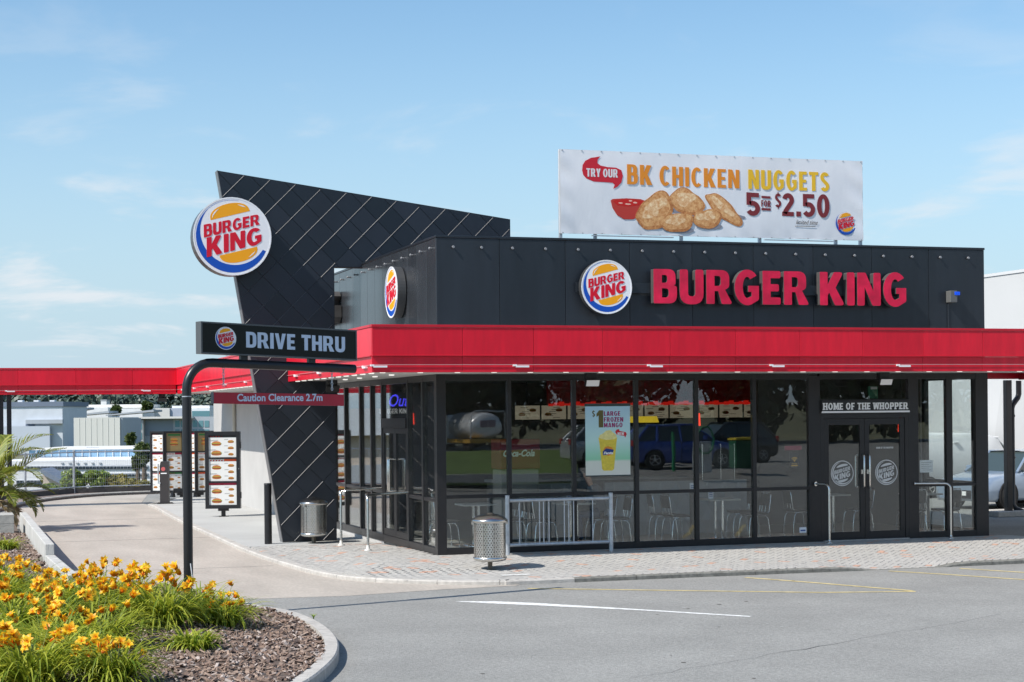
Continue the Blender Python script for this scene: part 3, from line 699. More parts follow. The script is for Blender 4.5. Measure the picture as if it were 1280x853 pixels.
# right glazed side
for yc in (2.1,):
    b = MB(); b.box((L_ - 0.07, yc - 0.05, 0.0), (L_ + 0.03, yc + 0.05, HD)); P('mullion', M_FRAME, b, 0.004)
for a, c in ((0.131, 2.049),):
    b = MB(); b.box((L_ - 0.06, a, TR - 0.03), (L_ + 0.02, c, TR + 0.03)); b.box((L_ - 0.068, a, 0), (L_ + 0.028, c, SILL)); b.box((L_ - 0.066, a, HD - 0.06), (L_ + 0.026, c, HD + 0.045)); P('window_frame', M_FRAME, b, 0.003)
    b = MB(); b.box((L_ - 0.026, a, SILL - 0.003), (L_ - 0.014, c, HD - 0.055)); P('window_pane', M_GLASS, b)
b = MB(); b.box((L_ - 0.1, 2.151, -0.1), (L_, 13.3, FB + 0.3)); P('side_wall', M_WHITEWALL, b)
b = MB(); b.box((0.0, 8.31, -0.15), (0.10, 13.3, FB + 0.3)); P('side_wall', M_WHITEWALL, b)
# long pale drive lane wall behind, with a pipe
b = MB(); b.box((-0.06, 13.52, -0.2), (0.14, 25.6, FB + 0.2)); P('drive_lane_wall', M_WHITEWALL, b)
b = MB(); b.box((0.16, 13.52, FB + 0.2), (6.5, 25.6, FT)); P('rear_block', M_WHITEWALL, b)
b = MB(); b.cyl((-0.12, 21.2, -0.15), (-0.12, 21.2, FB), 0.05, None, 10); P('downpipe', mat('pipe_beige', (0.5, 0.46, 0.38), 0.5), b)
b = MB(); b.box((0.3, 14.5, 4.2), (6.3, 25.4, 5.02)); P('roof_plant_screen', mat('screen_grey', (0.34, 0.38, 0.42), 0.5, 0.2, var=0.1, scale=2), b)
for i in range(18):
    inst(stud, 'fixing_stud', (0.3, 14.8 + 0.6 * i, 4.85), (0, 0, -PI / 2), bld)
# interior shell
M_FLOOR = mat('interior_floor', (0.26, 0.25, 0.235), 0.35, var=0.15, scale=3, var2=0.1, scale2=30)
M_INWALL = mat('interior_wall', (0.15, 0.14, 0.13), 0.6, var=0.1, scale=2)
M_INPALE = mat('interior_pale', (0.5, 0.48, 0.44), 0.6, var=0.06, scale=2)
M_CEIL = mat('interior_ceiling', (0.22, 0.22, 0.22), 0.7)
b = MB(); b.box((0.02, 0.07, -0.12), (L_ - 0.02, 8.9, 0.012)); structure(P('dining_floor', M_FLOOR, b))
b = MB(); b.box((0.08, 0.08, 3.09), (L_ - 0.08, 8.9, 3.2)); P('ceiling', M_CEIL, b)
b = MB(); b.box((0.1, 8.9, -0.1), (L_ - 0.1, 9.1, 3.1)); P('inner_wall', M_INWALL, b)
b = MB(); b.box((L_ - .14, 2.16, .013), (L_ - .101, 8.88, 3.08)); P('inner_wall', M_INWALL, b); b = MB(); b.box((8.2, 4.45, 0.013), (L_ - 0.15, 4.55, 3.08)); P('inner_wall', M_INWALL, b)
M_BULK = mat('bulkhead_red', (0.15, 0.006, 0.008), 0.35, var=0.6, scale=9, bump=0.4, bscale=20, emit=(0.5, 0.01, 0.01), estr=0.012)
b = MB(); b.box((4.2, 6.3, 2.56), (9.05, 6.4, 3.085)); blk = P('bulkhead', M_BULK, b)
b = MB(); [b.box((4.2 + .12 * i, 6.28, 2.545 + .012 * (i % 2)), (4.31 + .12 * i, 6.30, 2.60 + .02 * ((i * 7) % 3))) for i in range(40)]; b.build('light_strip', mat('red_glow', (0.5, 0.02, 0.02), 0.5, emit=(1, 0.02, 0.01), estr=0.26), blk)

# ------------------------------------------------------------------ ground, road, pavement
M_ASPH = mat('asphalt', (0.282, 0.278, 0.262), 0.9, var=0.22, scale=38, bump=0.6, bscale=70, var2=0.09, scale2=0.7, coords='World', spec=0.25, detail=9)
M_ASPH2 = mat('asphalt_old', (0.16, 0.16, 0.16), 0.9, var=0.2, scale=40, coords='World')
M_CONC = mat('lane_concrete', (0.43, 0.385, 0.335), 0.85, var=0.09, scale=26, bump=0.25, bscale=70, var2=0.13, scale2=1.1, stretch=(1.0, .28, 1), coords='World', spec=0.25, detail=8)
M_PATH = mat('path_concrete', (0.44, 0.44, 0.425), 0.85, var=0.08, scale=30, bump=0.2, bscale=80, var2=0.08, scale2=0.6, coords='World', spec=0.25)
M_KERB = mat('kerb_concrete', (0.46, 0.435, 0.40), 0.85, var=0.14, scale=14, bump=0.35, bscale=60, var2=0.1, scale2=2, coords='World', spec=0.25)
M_KERBD = mat('kerb_dark', (0.20, 0.195, 0.175), 0.9, var=0.25, scale=14, bump=0.4, bscale=60, coords='World', spec=0.2)  # darker concrete for the kerb along the front
M_PAV = mat('paver_grey', (0.415, 0.40, 0.375), 0.85, var=0.09, scale=5, bump=0.25, bscale=120, var2=0.08, scale2=60, coords='World', spec=0.25)
M_PAVT = mat('paver_terracotta', (0.50, 0.315, 0.24), 0.85, var=0.15, scale=9, bump=0.25, bscale=120, coords='World', spec=0.25)
M_SAND = mat('jointing_sand', (0.33, 0.32, 0.30), 0.95, var=0.2, scale=50, coords='World')
M_LINEW = mat('road_white', (0.72, 0.72, 0.70), 0.8, var=0.28, scale=12, coords='World')
M_LINEY = mat('road_yellow', (0.58, 0.47, 0.22), 0.85, var=0.3, scale=9, coords='World')
M_MULCHB = mat('mulch_soil', (0.13, 0.095, 0.075), 0.95, var=0.4, scale=30, bump=0.8, bscale=50, coords='World')

sm = lambda e0, e1, x: (lambda t: t * t * (3 - 2 * t))(max(0.0, min(1.0, (x - e0) / (e1 - e0))))
def zg(x, y):
    """pavement level: falls gently from the building to the kerb"""
    a = sm(0.5, 2.7, -y); c = sm(1.0, 5.5, y) if x < 0.05 else 0.0; e = sm(0.9, 2.3, -x); r_ = sm(0.2, 1.6, x - L_)
    d = 0.062 * sm(-2.5, -3.6, y) * (sm(5.5, 6.2, x) - sm(7.3, 8.0, x))
    return -0.10 * max(a, c, e, r_) - d
RZ = -0.17
KERB = [(-2.46, 22.2), (-2.44, 20.4), (-2.59, 14.7), (-2.62, 9.0), (-2.63, 3.8), (-2.46, 0.36), (-2.22, -1.5), (-1.73, -2.58), (-0.81, -3.40), (-0.10, -3.72), (0.33, -3.77), (3.1, -3.76), (5.92, -3.82), (7.35, -3.80), (10.2, -3.72), (18.0, -3.4)]
def smooth_path(pts, sub=6):
    res = []; n = len(pts)
    for i in range(n - 1):
        p0, p1, p2, p3 = (Vector(pts[max(i - 1, 0)]), Vector(pts[i]), Vector(pts[i + 1]), Vector(pts[min(i + 2, n - 1)]))
        for k in range(sub):
            t = k / sub
            res.append(0.5 * ((2 * p1) + (p2 - p0) * t + (2 * p0 - 5 * p1 + 4 * p2 - p3) * t * t + (3 * p1 - p0 - 3 * p2 + p3) * t ** 3))
    res.append(Vector(pts[-1])); return res
KC = smooth_path(KERB, 6)
# terrain: one big sheet, level round the site, falling to a valley beyond the fence, hills far off
b = MB()
rx = [-2500, -1200, -600, -300, -160, -90, -60, -40, -25, -12, 0, 12, 25, 40, 60, 90, 160, 300, 600, 1200, 2500]
ry = [-2500, -900, -400, -200, -120, -90, -70, -58, -50, -42, -34, -28, -20, -8, 8, 20, 30, 36, 44, 60, 90, 150, 260, 400, 520, 620, 700, 800, 930, 1000, 1100, 1300, 2500]
def terr(x, y):
    if y > 31: z = -0.3 - 10.5 * sm(33, 62, y) - 1.5 * sm(300, 560, y) + 3 * sm(620, 900, y) + 14 * sm(930, 1300, y)
    else: z = -0.3 + 0.35 * sm(-36, -60, y) + 6 * sm(-150, -600, y)
    return z
vs = [(x, y, terr(x, y)) for y in ry for x in rx]; nx = len(rx); b.smooth = True
b.add(vs, [(j * nx + i, j * nx + i + 1, (j + 1) * nx + i + 1, (j + 1) * nx + i) for j in range(len(ry) - 1) for i in range(nx - 1)])
structure(b.build('ground', mat('ground_grass', (0.13, 0.125, 0.06), 0.95, var=0.35, scale=0.3, var2=0.25, scale2=0.02, coords='World')))
# car park asphalt and the concrete lane on it
b = MB(); b.box((-40, -16.5, RZ - 0.1), (60, 31.4, RZ)); structure(b.build('car_park_asphalt', M_ASPH))
KIN = [(p.x, p.y) for p in KC]
AC = [(-4.35, -4.22), (-3.84, -4.19), (-2.49, -4.31), (-0.98, -3.99), (0.1, -3.90)]
lane = [(-6.3, -3.2)] + AC + [(0.33, -3.60), (-2.2, 0.0), (-2.4, 5), (-2.4, 24.5), (-1.6, 30.1), (-3.35, 29.4), (-4.99, 26.9), (-5.94, 23.9), (-6.4, 21.5), (-6.3, 12)]
b = MB(); b.prism([lane], (Vector((0, 0, RZ)), XF, YF, ZF), -0.05, 0.005); structure(b.build('drive_lane', M_CONC))
# expansion joints across the lane
b = MB()
for yj in (1.0, 8.5, 16.0): b.box((-6.28, yj, RZ + 0.004), (-2.66, yj + 0.012, RZ + 0.0075))
structure(b.build('lane_joints', M_ASPH2))
# painted marks, cracks and patches
def ribbon(pts, w, z, name, m):
    pts = [Vector((p[0], p[1])) for p in pts]; b = MB(); L = []; R = []
    for i, p in enumerate(pts):
        d = (pts[min(i + 1, len(pts) - 1)] - pts[max(i - 1, 0)]).normalized(); nn = Vector((-d.y, d.x)) * (w[i] if isinstance(w, list) else w) / 2
        L.append((p.x + nn.x, p.y + nn.y, z)); R.append((p.x - nn.x, p.y - nn.y, z))
    n = len(pts); b.add(L + R, [(i, n + i, n + i + 1, i + 1) for i in range(n - 1)])
    return structure(b.build(name, m))
ribbon([(-1.34, -5.62), (-0.9, -5.95), (-0.45, -6.38), (0.55, -7.5), (1.58, -8.77)], [0.03, 0.26, 0.26, 0.11, 0.09], RZ + 0.004, 'white_line', M_LINEW)
ribbon([(0.13, -4.35), (1.9, -5.43), (3.74, -6.54), (5.03, -6.95)], 0.09, RZ + 0.004, 'yellow_line', M_LINEY)
ribbon([(3.75, -4.12), (4.3, -5.2), (5.03, -6.86)], 0.09, RZ + 0.0045, 'yellow_line', M_LINEY)
ribbon([(6.3, -4.05), (6.85, -5.0), (7.39, -6.1), (8.2, -7.7)], 0.09, RZ + 0.004, 'yellow_line', M_LINEY)
ribbon([(7.55, -4.13), (8.07, -5.12), (9.2, -7.2)], 0.09, RZ + 0.004, 'yellow_line', M_LINEY)
rc = random.Random(3)
ribbon([(-1.7 + 0.25 * i + rc.uniform(-.04, .04), -12.9 + 0.125 * i + rc.uniform(-.05, .05)) for i in range(26)], [0.006 + 0.014 * (1 if 8 < i < 14 else 0) * rc.random() for i in range(26)], RZ + 0.004, 'asphalt_crack', mat('crack', (0.13, 0.13, 0.128), 0.95))
b = MB()
for i in range(70):
    x = rc.uniform(-3, 9); y = rc.uniform(-15, -4.6); r0 = rc.uniform(0.01, 0.035); b.cur = 1 if i % 3 == 0 else 0
    k = 6; b.add([(x + r0 * rc.uniform(.6, 1.3) * math.cos(2 * PI * j / k), y + r0 * rc.uniform(.6, 1.3) * math.sin(2 * PI * j / k), RZ + 0.003) for j in range(k)], [tuple(range(k))])
structure(b.build('asphalt_spots', [mat('spot_pale', (0.42, 0.42, 0.40), 0.9), mat('spot_dark', (0.10, 0.09, 0.08), 0.9)]))
# kerb: cast segments along the path, split by joints
def kerb_run(name, path, w, z_top, z_bot, inward, step, mats, mat_at=None, h_fn=None):
    root = bpy.data.objects.new(name, None); COL.objects.link(root); root['kind'] = 'structure'
    seg = []; acc = 0.0; cur = [path[0]]
    for i in range(1, len(path)):
        acc += (path[i] - path[i - 1]).length; cur.append(path[i])
        if acc >= step or i == len(path) - 1:
            seg.append(cur); cur = [path[i]]; acc = 0
    for s in seg:
        n = len(s); b = MB(); vs = []
        for i, p in enumerate(s):
            d = (s[min(i + 1, n - 1)] - s[max(i - 1, 0)]).normalized(); nn = Vector((-d.y, d.x)) * inward
            q = p + (d * 0.004 if i == 0 else (-d * 0.004 if i == n - 1 else Vector((0, 0))))
            zt = z_top(q.x, q.y) if callable(z_top) else z_top; ch = 0.018
            zb = min(z_bot, zt - 0.03)
            for off, z in ((0, zb), (0, zt - ch), (ch, zt), (w, zt), (w, zb)): vs.append((q.x + nn.x * off, q.y + nn.y * off, z))
        fs = [(i * 5 + k, i * 5 + (k + 1) % 5, (i + 1) * 5 + (k + 1) % 5, (i + 1) * 5 + k) for i in range(n - 1) for k in range(5)]
        if inward > 0: fs = [tuple(reversed(f)) for f in fs]
        fs += [(4, 3, 2, 1, 0), tuple((n - 1) * 5 + k for k in range(5))]
        b.add(vs, fs)
        mm = mat_at(s[n // 2]) if mat_at else mats
        b.build('kerb_segment', mm, root)
    return root
zdip = lambda x, y: -0.10 - 0.065 * (sm(5.6, 6.2, x) - sm(7.3, 7.9, x))
kerb_run('kerb', KC, 0.14, zdip, RZ - 0.05, 1, 0.95, M_KERB, lambda p: M_KERBD if p.x > 0.25 else M_KERB)
# pavement: bedding sheet plus block pavers in herringbone; plain concrete further along the lane
inn = []
for i, p in enumerate(KC):
    d = (KC[min(i + 1, len(KC) - 1)] - KC[max(i - 1, 0)]).normalized(); inn.append(Vector((p.x - d.y * 0.143, p.y + d.x * 0.143)))
def xl_at(y):
    best = -2.45
    for i in range(len(inn) - 1):
        a, c = inn[i], inn[i + 1]
        if (a.y - y) * (c.y - y) <= 0 and abs(a.y - c.y) > 1e-6 and a.x < 0.2: return a.x + (c.x - a.x) * (y - a.y) / (c.y - a.y)
    return best
def yl_at(x):
    for i in range(len(inn) - 1):
        a, c = inn[i], inn[i + 1]
        if (a.x - x) * (c.x - x) <= 0 and a.y < 0.4 and abs(a.x - c.x) > 1e-6: return a.y + (c.y - a.y) * (x - a.x) / (c.x - a.x)
    return -3.5
def in_pave(x, y):
    if y > 4.6 or x > 17.5: return False
    if x < -2.45: return False
    if y < 0.0:
        return y > yl_at(x) if x > -2.2 else False
    if y >= 0 and x < -0.03: return x > xl_at(y) if y > 0.4 else x > xl_at(max(y, -1.4))
    return False
pave = bpy.data.objects.new('pavement', None); COL.objects.link(pave); pave['kind'] = 'structure'
b = MB(); gx = [-2.6 + 0.25 * i for i in range(84)]; gy = [-4.0 + 0.25 * i for i in range(35)]
idx = {}
for j, y in enumerate(gy):
    for i, x in enumerate(gx): idx[i, j] = len(b.v); b.v.append((x, y, zg(x, y) - 0.014))
b.smooth = True
for j in range(len(gy) - 1):
    for i in range(len(gx) - 1):
        cx_m, cy_m = gx[i] + .125, gy[j] + .125
        if in_pave(cx_m, cy_m): b.add([], []); b.f.append((idx[i, j], idx[i + 1, j], idx[i + 1, j + 1], idx[i, j + 1])); b.m.append(0); b.sm.append(True)
b.build('bedding', M_SAND, pave)
u = 0.103; cands = []
ca, sa = math.cos(PI / 4), math.sin(PI / 4)
for i in range(-160, 161):
    for j in range(-80, 81):
        for kind in (0, 1):
            if kind == 0: lx, ly, w_, h_ = i + 2 * j, -i + 2 * j, 2, 1
            else: lx, ly, w_, h_ = 2 + i + 2 * j, -i + 2 * j, 1, 2
            cxl, cyl_ = (lx + w_ / 2) * u, (ly + h_ / 2) * u
            x = cxl * ca - cyl_ * sa + 6.0; y = cxl * sa + cyl_ * ca - 1.0
            if in_pave(x, y): cands.append((x, y, kind))
cands.sort(key=lambda c: (Vector((c[0], c[1], 0)) - CAM).length)
rp = random.Random(11)
ws, hs_ = 2 * u / 2 - 0.0016, u / 2 - 0.0016
def paver_mesh(name, m):
    b = MB(); e = 0.004
    b.add([(-ws, -hs_, -.02), (ws, -hs_, -.02), (ws, hs_, -.02), (-ws, hs_, -.02), (-ws, -hs_, -e), (ws, -hs_, -e), (ws, hs_, -e), (-ws, hs_, -e), (-ws + e, -hs_ + e, 0), (ws - e, -hs_ + e, 0), (ws - e, hs_ - e, 0), (-ws + e, hs_ - e, 0)],
          [(0, 1, 5, 4), (1, 2, 6, 5), (2, 3, 7, 6), (3, 0, 4, 7), (4, 5, 9, 8), (5, 6, 10, 9), (6, 7, 11, 10), (7, 4, 8, 11), (8, 9, 10, 11)])
    return b.mesh(name, m)
pm = [paver_mesh('paver', M_PAV), paver_mesh('paver_terracotta', M_PAVT)]
rest = MB()
for n_, (x, y, kind) in enumerate(cands):
    t = 1 if rp.random() < 0.05 else 0
    ang = PI / 4 + (PI / 2 if kind else 0); z = zg(x, y) + rp.uniform(-.0015, .0015)
    if n_ < 300: inst(pm[t], 'paver', (x, y, z), (rp.uniform(-.006, .006), rp.uniform(-.006, .006), ang), pave)
    else:
        c_, s_ = math.cos(ang), math.sin(ang); rest.cur = t; e = 0.004
        sx_, sy_ = (zg(x + .05, y) - zg(x - .05, y)) / .1, (zg(x, y + .05) - zg(x, y - .05)) / .1
        tx, ty = rp.uniform(-.006, .006), rp.uniform(-.006, .006)
        vs = []
        for lx, ly, lz in ((-ws, -hs_, -.012), (ws, -hs_, -.012), (ws, hs_, -.012), (-ws, hs_, -.012), (-ws + e, -hs_ + e, 0), (ws - e, -hs_ + e, 0), (ws - e, hs_ - e, 0), (-ws + e, hs_ - e, 0)):
            dx, dy = lx * c_ - ly * s_, lx * s_ + ly * c_
            vs.append((x + dx, y + dy, z + lz + dx * (sx_ + tx) + dy * (sy_ + ty)))
        rest.add(vs, [(0, 1, 5, 4), (1, 2, 6, 5), (2, 3, 7, 6), (3, 0, 4, 7), (4, 5, 6, 7)])
rest.build('pavers', [M_PAV, M_PAVT], pave, kind='stuff')
b = MB(); poly = [(p.x, p.y) for p in inn if p.y > 4.62 and p.x < 0][::-1]
b.prism([[(-2.47, 4.61), (-0.02, 4.61), (-0.02, 13.5), (0.0, 25.5), (-1.2, 25.5), (-2.0, 22.4)] + [(p.x, p.y) for p in inn if p.y > 4.7 and p.y < 22.1 and p.x < 0]], (Vector((0, 0, -0.10)), XF, YF, ZF), -0.06, 0.0)
b.build('concrete_path', M_PATH, pave)
b = MB(); b.prism([[(-2.46, 22.2), (-1.7, 24.6), (0.0, 25.5), (-1.2, 25.4)]], (Vector((0, 0, RZ)), XF, YF, ZF), -.05, 0.065); b.build('island_end', M_KERB, pave)
ribbon([(0.15, -3.0), (0.62, -3.0)], 0.13, -0.092, 'painted_patch', M_LINEW)
# column base kerb right
b = MB(); b.box((15.7, 7.0, RZ), (20, 8.0, RZ + 0.13)); structure(b.build('column_kerb', M_KERB, bev=0.02))
# far kerb, gravel strip and plinth below the fence
FK = smooth_path([(-7.2, 18.5), (-6.57, 21.3), (-5.94, 23.7), (-4.99, 26.8), (-3.35, 29.3), (-1.59, 30.2), (1.5, 30.6), (6, 30.8)], 5)
kerb_run('lane_kerb', FK, 0.14, -0.06, RZ - 0.05, 1, 1.6, M_KERB)
b = MB(); pts = [(p.x, p.y) for p in FK]; b.prism([pts + [(6, 33.5), (-12, 33.5), (-12, 18.5)]], (Vector((0, 0, -0.10)), XF, YF, ZF), -0.3, 0.0)
structure(b.build('gravel_strip', mat('gravel', (0.27, 0.215, 0.19), 0.95, var=0.5, scale=18, bump=0.9, bscale=30, coords='World')))

# ------------------------------------------------------------------ planting bed with kerb, low walls
BK = smooth_path([(-6.3, -2.6), (-5.4, -2.75), (-4.7, -3.3), (-4.38, -4.4), (-4.12, -6.12), (-3.85, -6.92), (-3.77, -8.2), (-3.87, -9.6), (-4.12, -10.82), (-4.49, -11.9), (-4.95, -12.9), (-5.8, -14.2), (-7.2, -15.4), (-9.5, -16.2), (-14, -16.4)], 6)
kerb_run('bed_kerb', BK, 0.15, -0.045, RZ - 0.05, -1, 1.3, M_KERB)
def bed_z(x, y): return -0.075 + 0.10 * sm(-4.2, -5.6, x) + 0.02 * math.sin(x * 2.1 + y * 1.3)
b = MB(); bpoly = [(p.x, p.y) for p in BK]
def in_poly(x, y, poly):
    r_ = False; n = len(poly)
    for i in range(n):
        x0, y0 = poly[i]; x1, y1 = poly[i - 1]
        if (y0 > y) != (y1 > y) and x < (x1 - x0) * (y - y0) / (y1 - y0) + x0: r_ = not r_
    return r_
BEDIN = []
for i, p in enumerate(BK):
    d = (BK[min(i + 1, len(BK) - 1)] - BK[max(i - 1, 0)]).normalized(); BEDIN.append((p.x + d.y * 0.14, p.y - d.x * 0.14))
BEDIN = BEDIN + [(-14, 12), (-6.45, 12), (-6.45, -2.6)]
st = 0.22; cells = {}
b.smooth = True
for i in range(48):
    for j in range(132):
        x, y = -14 + i * st, -16.4 + j * st
        if in_poly(x + st / 2, y + st / 2, BEDIN):
            q = []
            for dx, dy in ((0, 0), (1, 0), (1, 1), (0, 1)):
                kk = (i + dx, j + dy)
                if kk not in cells: cells[kk] = len(b.v); xx, yy = x + dx * st, y + dy * st; b.v.append((xx, yy, bed_z(xx, yy)))
                q.append(cells[kk])
            b.f.append(tuple(q)); b.m.append(0); b.sm.append(True)
structure(b.build('planting_bed', M_MULCHB))
b = MB(); b.prism([BEDIN], (Vector((0, 0, -0.10)), XF, YF, ZF), -0.04, 0.0); structure(b.build('bed_soil', M_MULCHB))
# bark chips
rb = random.Random(5); chips = MB(); n_ = 0
while n_ < 21500:
    x, y = (rb.uniform(-8.5, -3.8), -16 + 16 * rb.random()) if n_ < 14500 else ((rb.uniform(-8.6, -6.4), rb.uniform(-1, 8.9)) if n_ < 18500 else (rb.uniform(-12, -8.4), rb.uniform(-14, 6)))
    if not in_poly(x, y, BEDIN): continue
    l, w_, t = rb.uniform(.018, .045), rb.uniform(.008, .02), rb.uniform(.003, .008)
    R_ = Matrix.Rotation(rb.uniform(0, 2 * PI), 3, 'Z') @ Matrix.Rotation(rb.gauss(0, .5), 3, 'X') @ Matrix.Rotation(rb.gauss(0, .45), 3, 'Y')
    c = Vector((x, y, bed_z(x, y) + rb.uniform(.0, .022)))
    chips.cur = rb.choice((0, 0, 0, 1, 1, 2, 3)); sk = rb.uniform(-.4, .4)
    chips.add([c + R_ @ Vector(p) for p in ((-l, -w_, -t), (l, -w_ * (1 - sk), -t), (l * .9, w_, -t), (-l, w_ * (1 + sk), -t), (-l * .9, -w_ * .8, t), (l * .9, -w_ * .7, t), (l * .8, w_ * .8, t), (-l * .9, w_ * .8, t))],
              [(4, 5, 6, 7), (0, 1, 5, 4), (1, 2, 6, 5), (2, 3, 7, 6), (3, 0, 4, 7)]); n_ += 1
o = chips.build('bark_mulch', [mat('bark_a', (0.215, 0.145, 0.11), 0.9, var=0.3, scale=30), mat('bark_b', (0.31, 0.225, 0.175), 0.9, var=0.3, scale=30), mat('bark_c', (0.13, 0.09, 0.075), 0.9), mat('bark_d', (0.42, 0.35, 0.31), 0.9)])
tag(o, 'brown bark chip mulch spread over the flower bed', 'mulch', kind='stuff')
# low concrete retaining wall in two heights
M_RETW = mat('retaining_concrete', (0.50, 0.49, 0.46), 0.85, var=0.12, scale=10, bump=0.3, bscale=50, var2=0.12, scale2=3, stretch=(1, 1, 0.25), spec=0.25)
def low_wall(p0, p1, t, z0, z1, nm_parent):
    d = (Vector(p1) - Vector(p0)).normalized(); n = Vector((-d.y, d.x)); b = MB()
    q = [Vector(p0), Vector(p1), Vector(p1) + n * t, Vector(p0) + n * t]
    b.add([(a.x, a.y, z0) for a in q] + [(a.x, a.y, z1) for a in q], [(3, 2, 1, 0), (4, 5, 6, 7), (0, 1, 5, 4), (1, 2, 6, 5), (2, 3, 7, 6), (3, 0, 4, 7)])
    return b.build('wall_section', M_RETW, nm_parent, 0.012)
rw = thing('retaining_wall', 'low grey concrete retaining wall stepping down beside the drive lane', 'wall', (-6.4, 4, -0.1))
low_wall((-6.27, 11.6), (-6.265, 6.35), -0.15, -0.3, 0.31, rw); low_wall((-6.265, 6.34), (-6.26, 1.35), -0.15, -0.3, 0.305, rw); low_wall((-6.25, 1.34), (-6.14, -2.55), -0.16, -0.3, 0.12, rw)

# ------------------------------------------------------------------ tiled fin wall (sign tower)
TY = 5.5; TT = 0.26
tw_o = [(-2.88, 7.20), (-1.66, -0.10), (-0.57, -0.10), (-0.57, 5.35), (3.13, 5.35), (3.13, 6.40)]
fin = thing('fin_wall', 'tall black diamond tiled fin wall with a slanted edge, rising over the roof', 'sign tower', (-1.1, TY, -0.1))
b = MB(); b.prism([tw_o], (Vector((0, TY, 0)), XF, ZF, -YF), -TT, -0.012); b.build('core', M_BLACK, fin)
def clip(poly, a, c, d):
    """keep a x + c y <= d"""
    res = []
    for i in range(len(poly)):
        p, q = poly[i], poly[(i + 1) % len(poly)]; fp = a * p[0] + c * p[1] - d; fq = a * q[0] + c * q[1] - d
        if fp <= 0: res.append(p)
        if (fp < 0 < fq) or (fq < 0 < fp):
            t = fp / (fp - fq); res.append((p[0] + (q[0] - p[0]) * t, p[1] + (q[1] - p[1]) * t))
    return res
def half(p, q):
    """half plane to the left of p->q"""
    dx, dy = q[0] - p[0], q[1] - p[1]; return (dy, -dx, dy * p[0] - dx * p[1])
edges = [half((-2.88, 7.20), (-1.66, -0.10)), half((-1.66, -0.10), (3.13, -0.10)), half((3.13, -0.10), (3.13, 6.40)), half((3.13, 6.40), (-2.88, 7.20))]
ins = [(a, c, d - 0.012 * math.hypot(a, c)) for a, c, d in edges]
S_ = 0.58; GA = 0.007
frT = (Vector((0, TY, 0)), XF, ZF, -YF)
rt_ = random.Random(4)
for ku in range(-4, 22):
    for kv in range(-16, 16):
        u0 = -7.73 + S_ * ku - 0.29 * 0; v0 = 4.88 + S_ * kv
        u0, u1, v0, v1 = u0 + GA, u0 + S_ - GA, v0 + GA, v0 + S_ - GA
        q = [((u + v) / 2, (v - u) / 2) for u, v in ((u0, v0), (u1, v0), (u1, v1), (u0, v1))]
        ar = sum(q[i][0] * q[(i + 1) % 4][1] - q[(i + 1) % 4][0] * q[i][1] for i in range(4))
        if ar < 0: q = q[::-1]
        for e in ins:
            if q: q = clip(q, *e)
        if len(q) < 3: continue
        A = clip(q, 1, 0, -0.58); B = clip(clip(q, -1, 0, 0.58), 0, -1, -5.36)
        b = MB(); tot = 0
        for pc in (A, B):
            if len(pc) >= 3:
                a2 = abs(sum(pc[i][0] * pc[(i + 1) % len(pc)][1] - pc[(i + 1) % len(pc)][0] * pc[i][1] for i in range(len(pc)))) / 2
                if a2 < 0.0008: continue
                tot += a2; b.prism([pc], frT, -0.012, rt_.uniform(0.002, 0.0035))
        if tot < 0.003: continue
        t = b.build('tile', M_TILE, fin)
# sun glint of the tile edges, put in as pale ridges along rising joints
def in_tower(x, z):
    return all(a * x + c * z <= d for a, c, d in ins) and (x < -0.62 or z > 5.42)
for ku in range(-4, 22):
    uu = -7.73 + S_ * ku
    for kv in range(-16, 16):
        va, vb = 4.88 + S_ * kv, 4.88 + S_ * (kv + 1)
        # sample for the visible stretch of this joint
        ts = [i / 24 for i in range(25)]; ok = [t for t in ts if in_tower((uu + va + (vb - va) * t) / 2, (va + (vb - va) * t - uu) / 2)]
        if len(ok) < 6: continue
        if rt_.random() < 0.04: continue
        a, c = va + (vb - va) * ok[0], va + (vb - va) * ok[-1]
        p0 = Vector(((uu + a) / 2, TY, (a - uu) / 2)); p1 = Vector(((uu + c) / 2, TY, (c - uu) / 2))
        d = (p1 - p0).normalized(); w = d.cross(-YF).normalized()
        if w.z < 0: w = -w
        hw_ = 0.0065; b = MB(); tip = -YF * 0.009 
        b.add([p0 + w * hw_, p0 - w * hw_ * .4, p1 - w * hw_ * .4, p1 + w * hw_, p0 + tip - w * hw_ * .4, p1 + tip - w * hw_ * .4], [(0, 4, 5, 3), (1, 2, 5, 4), (0, 1, 4), (3, 5, 2), (0, 3, 2, 1)])
        b.build('glint_ridge', M_GLINT, fin)
b = MB(); n_l = Vector((-7.3, 0, -1.22)).normalized()
b.add([Vector(p) for p in ((-2.885, TY - 0.006, 7.20), (-1.665, TY - 0.006, -0.1), (-1.665, TY + TT, -0.1), (-2.885, TY + TT, 7.20), (-2.87, TY - 0.006, 7.20), (-1.65, TY - 0.006, -0.1), (-1.65, TY + TT, -0.1), (-2.87, TY + TT, 7.20))],
      [(0, 1, 2, 3), (7, 6, 5, 4), (4, 5, 1, 0), (3, 2, 6, 7), (0, 3, 7, 4), (1, 5, 6, 2)])
b.build('edge_cover', mat('edge_cover', (0.16, 0.16, 0.165), 0.4, 0.2), fin)

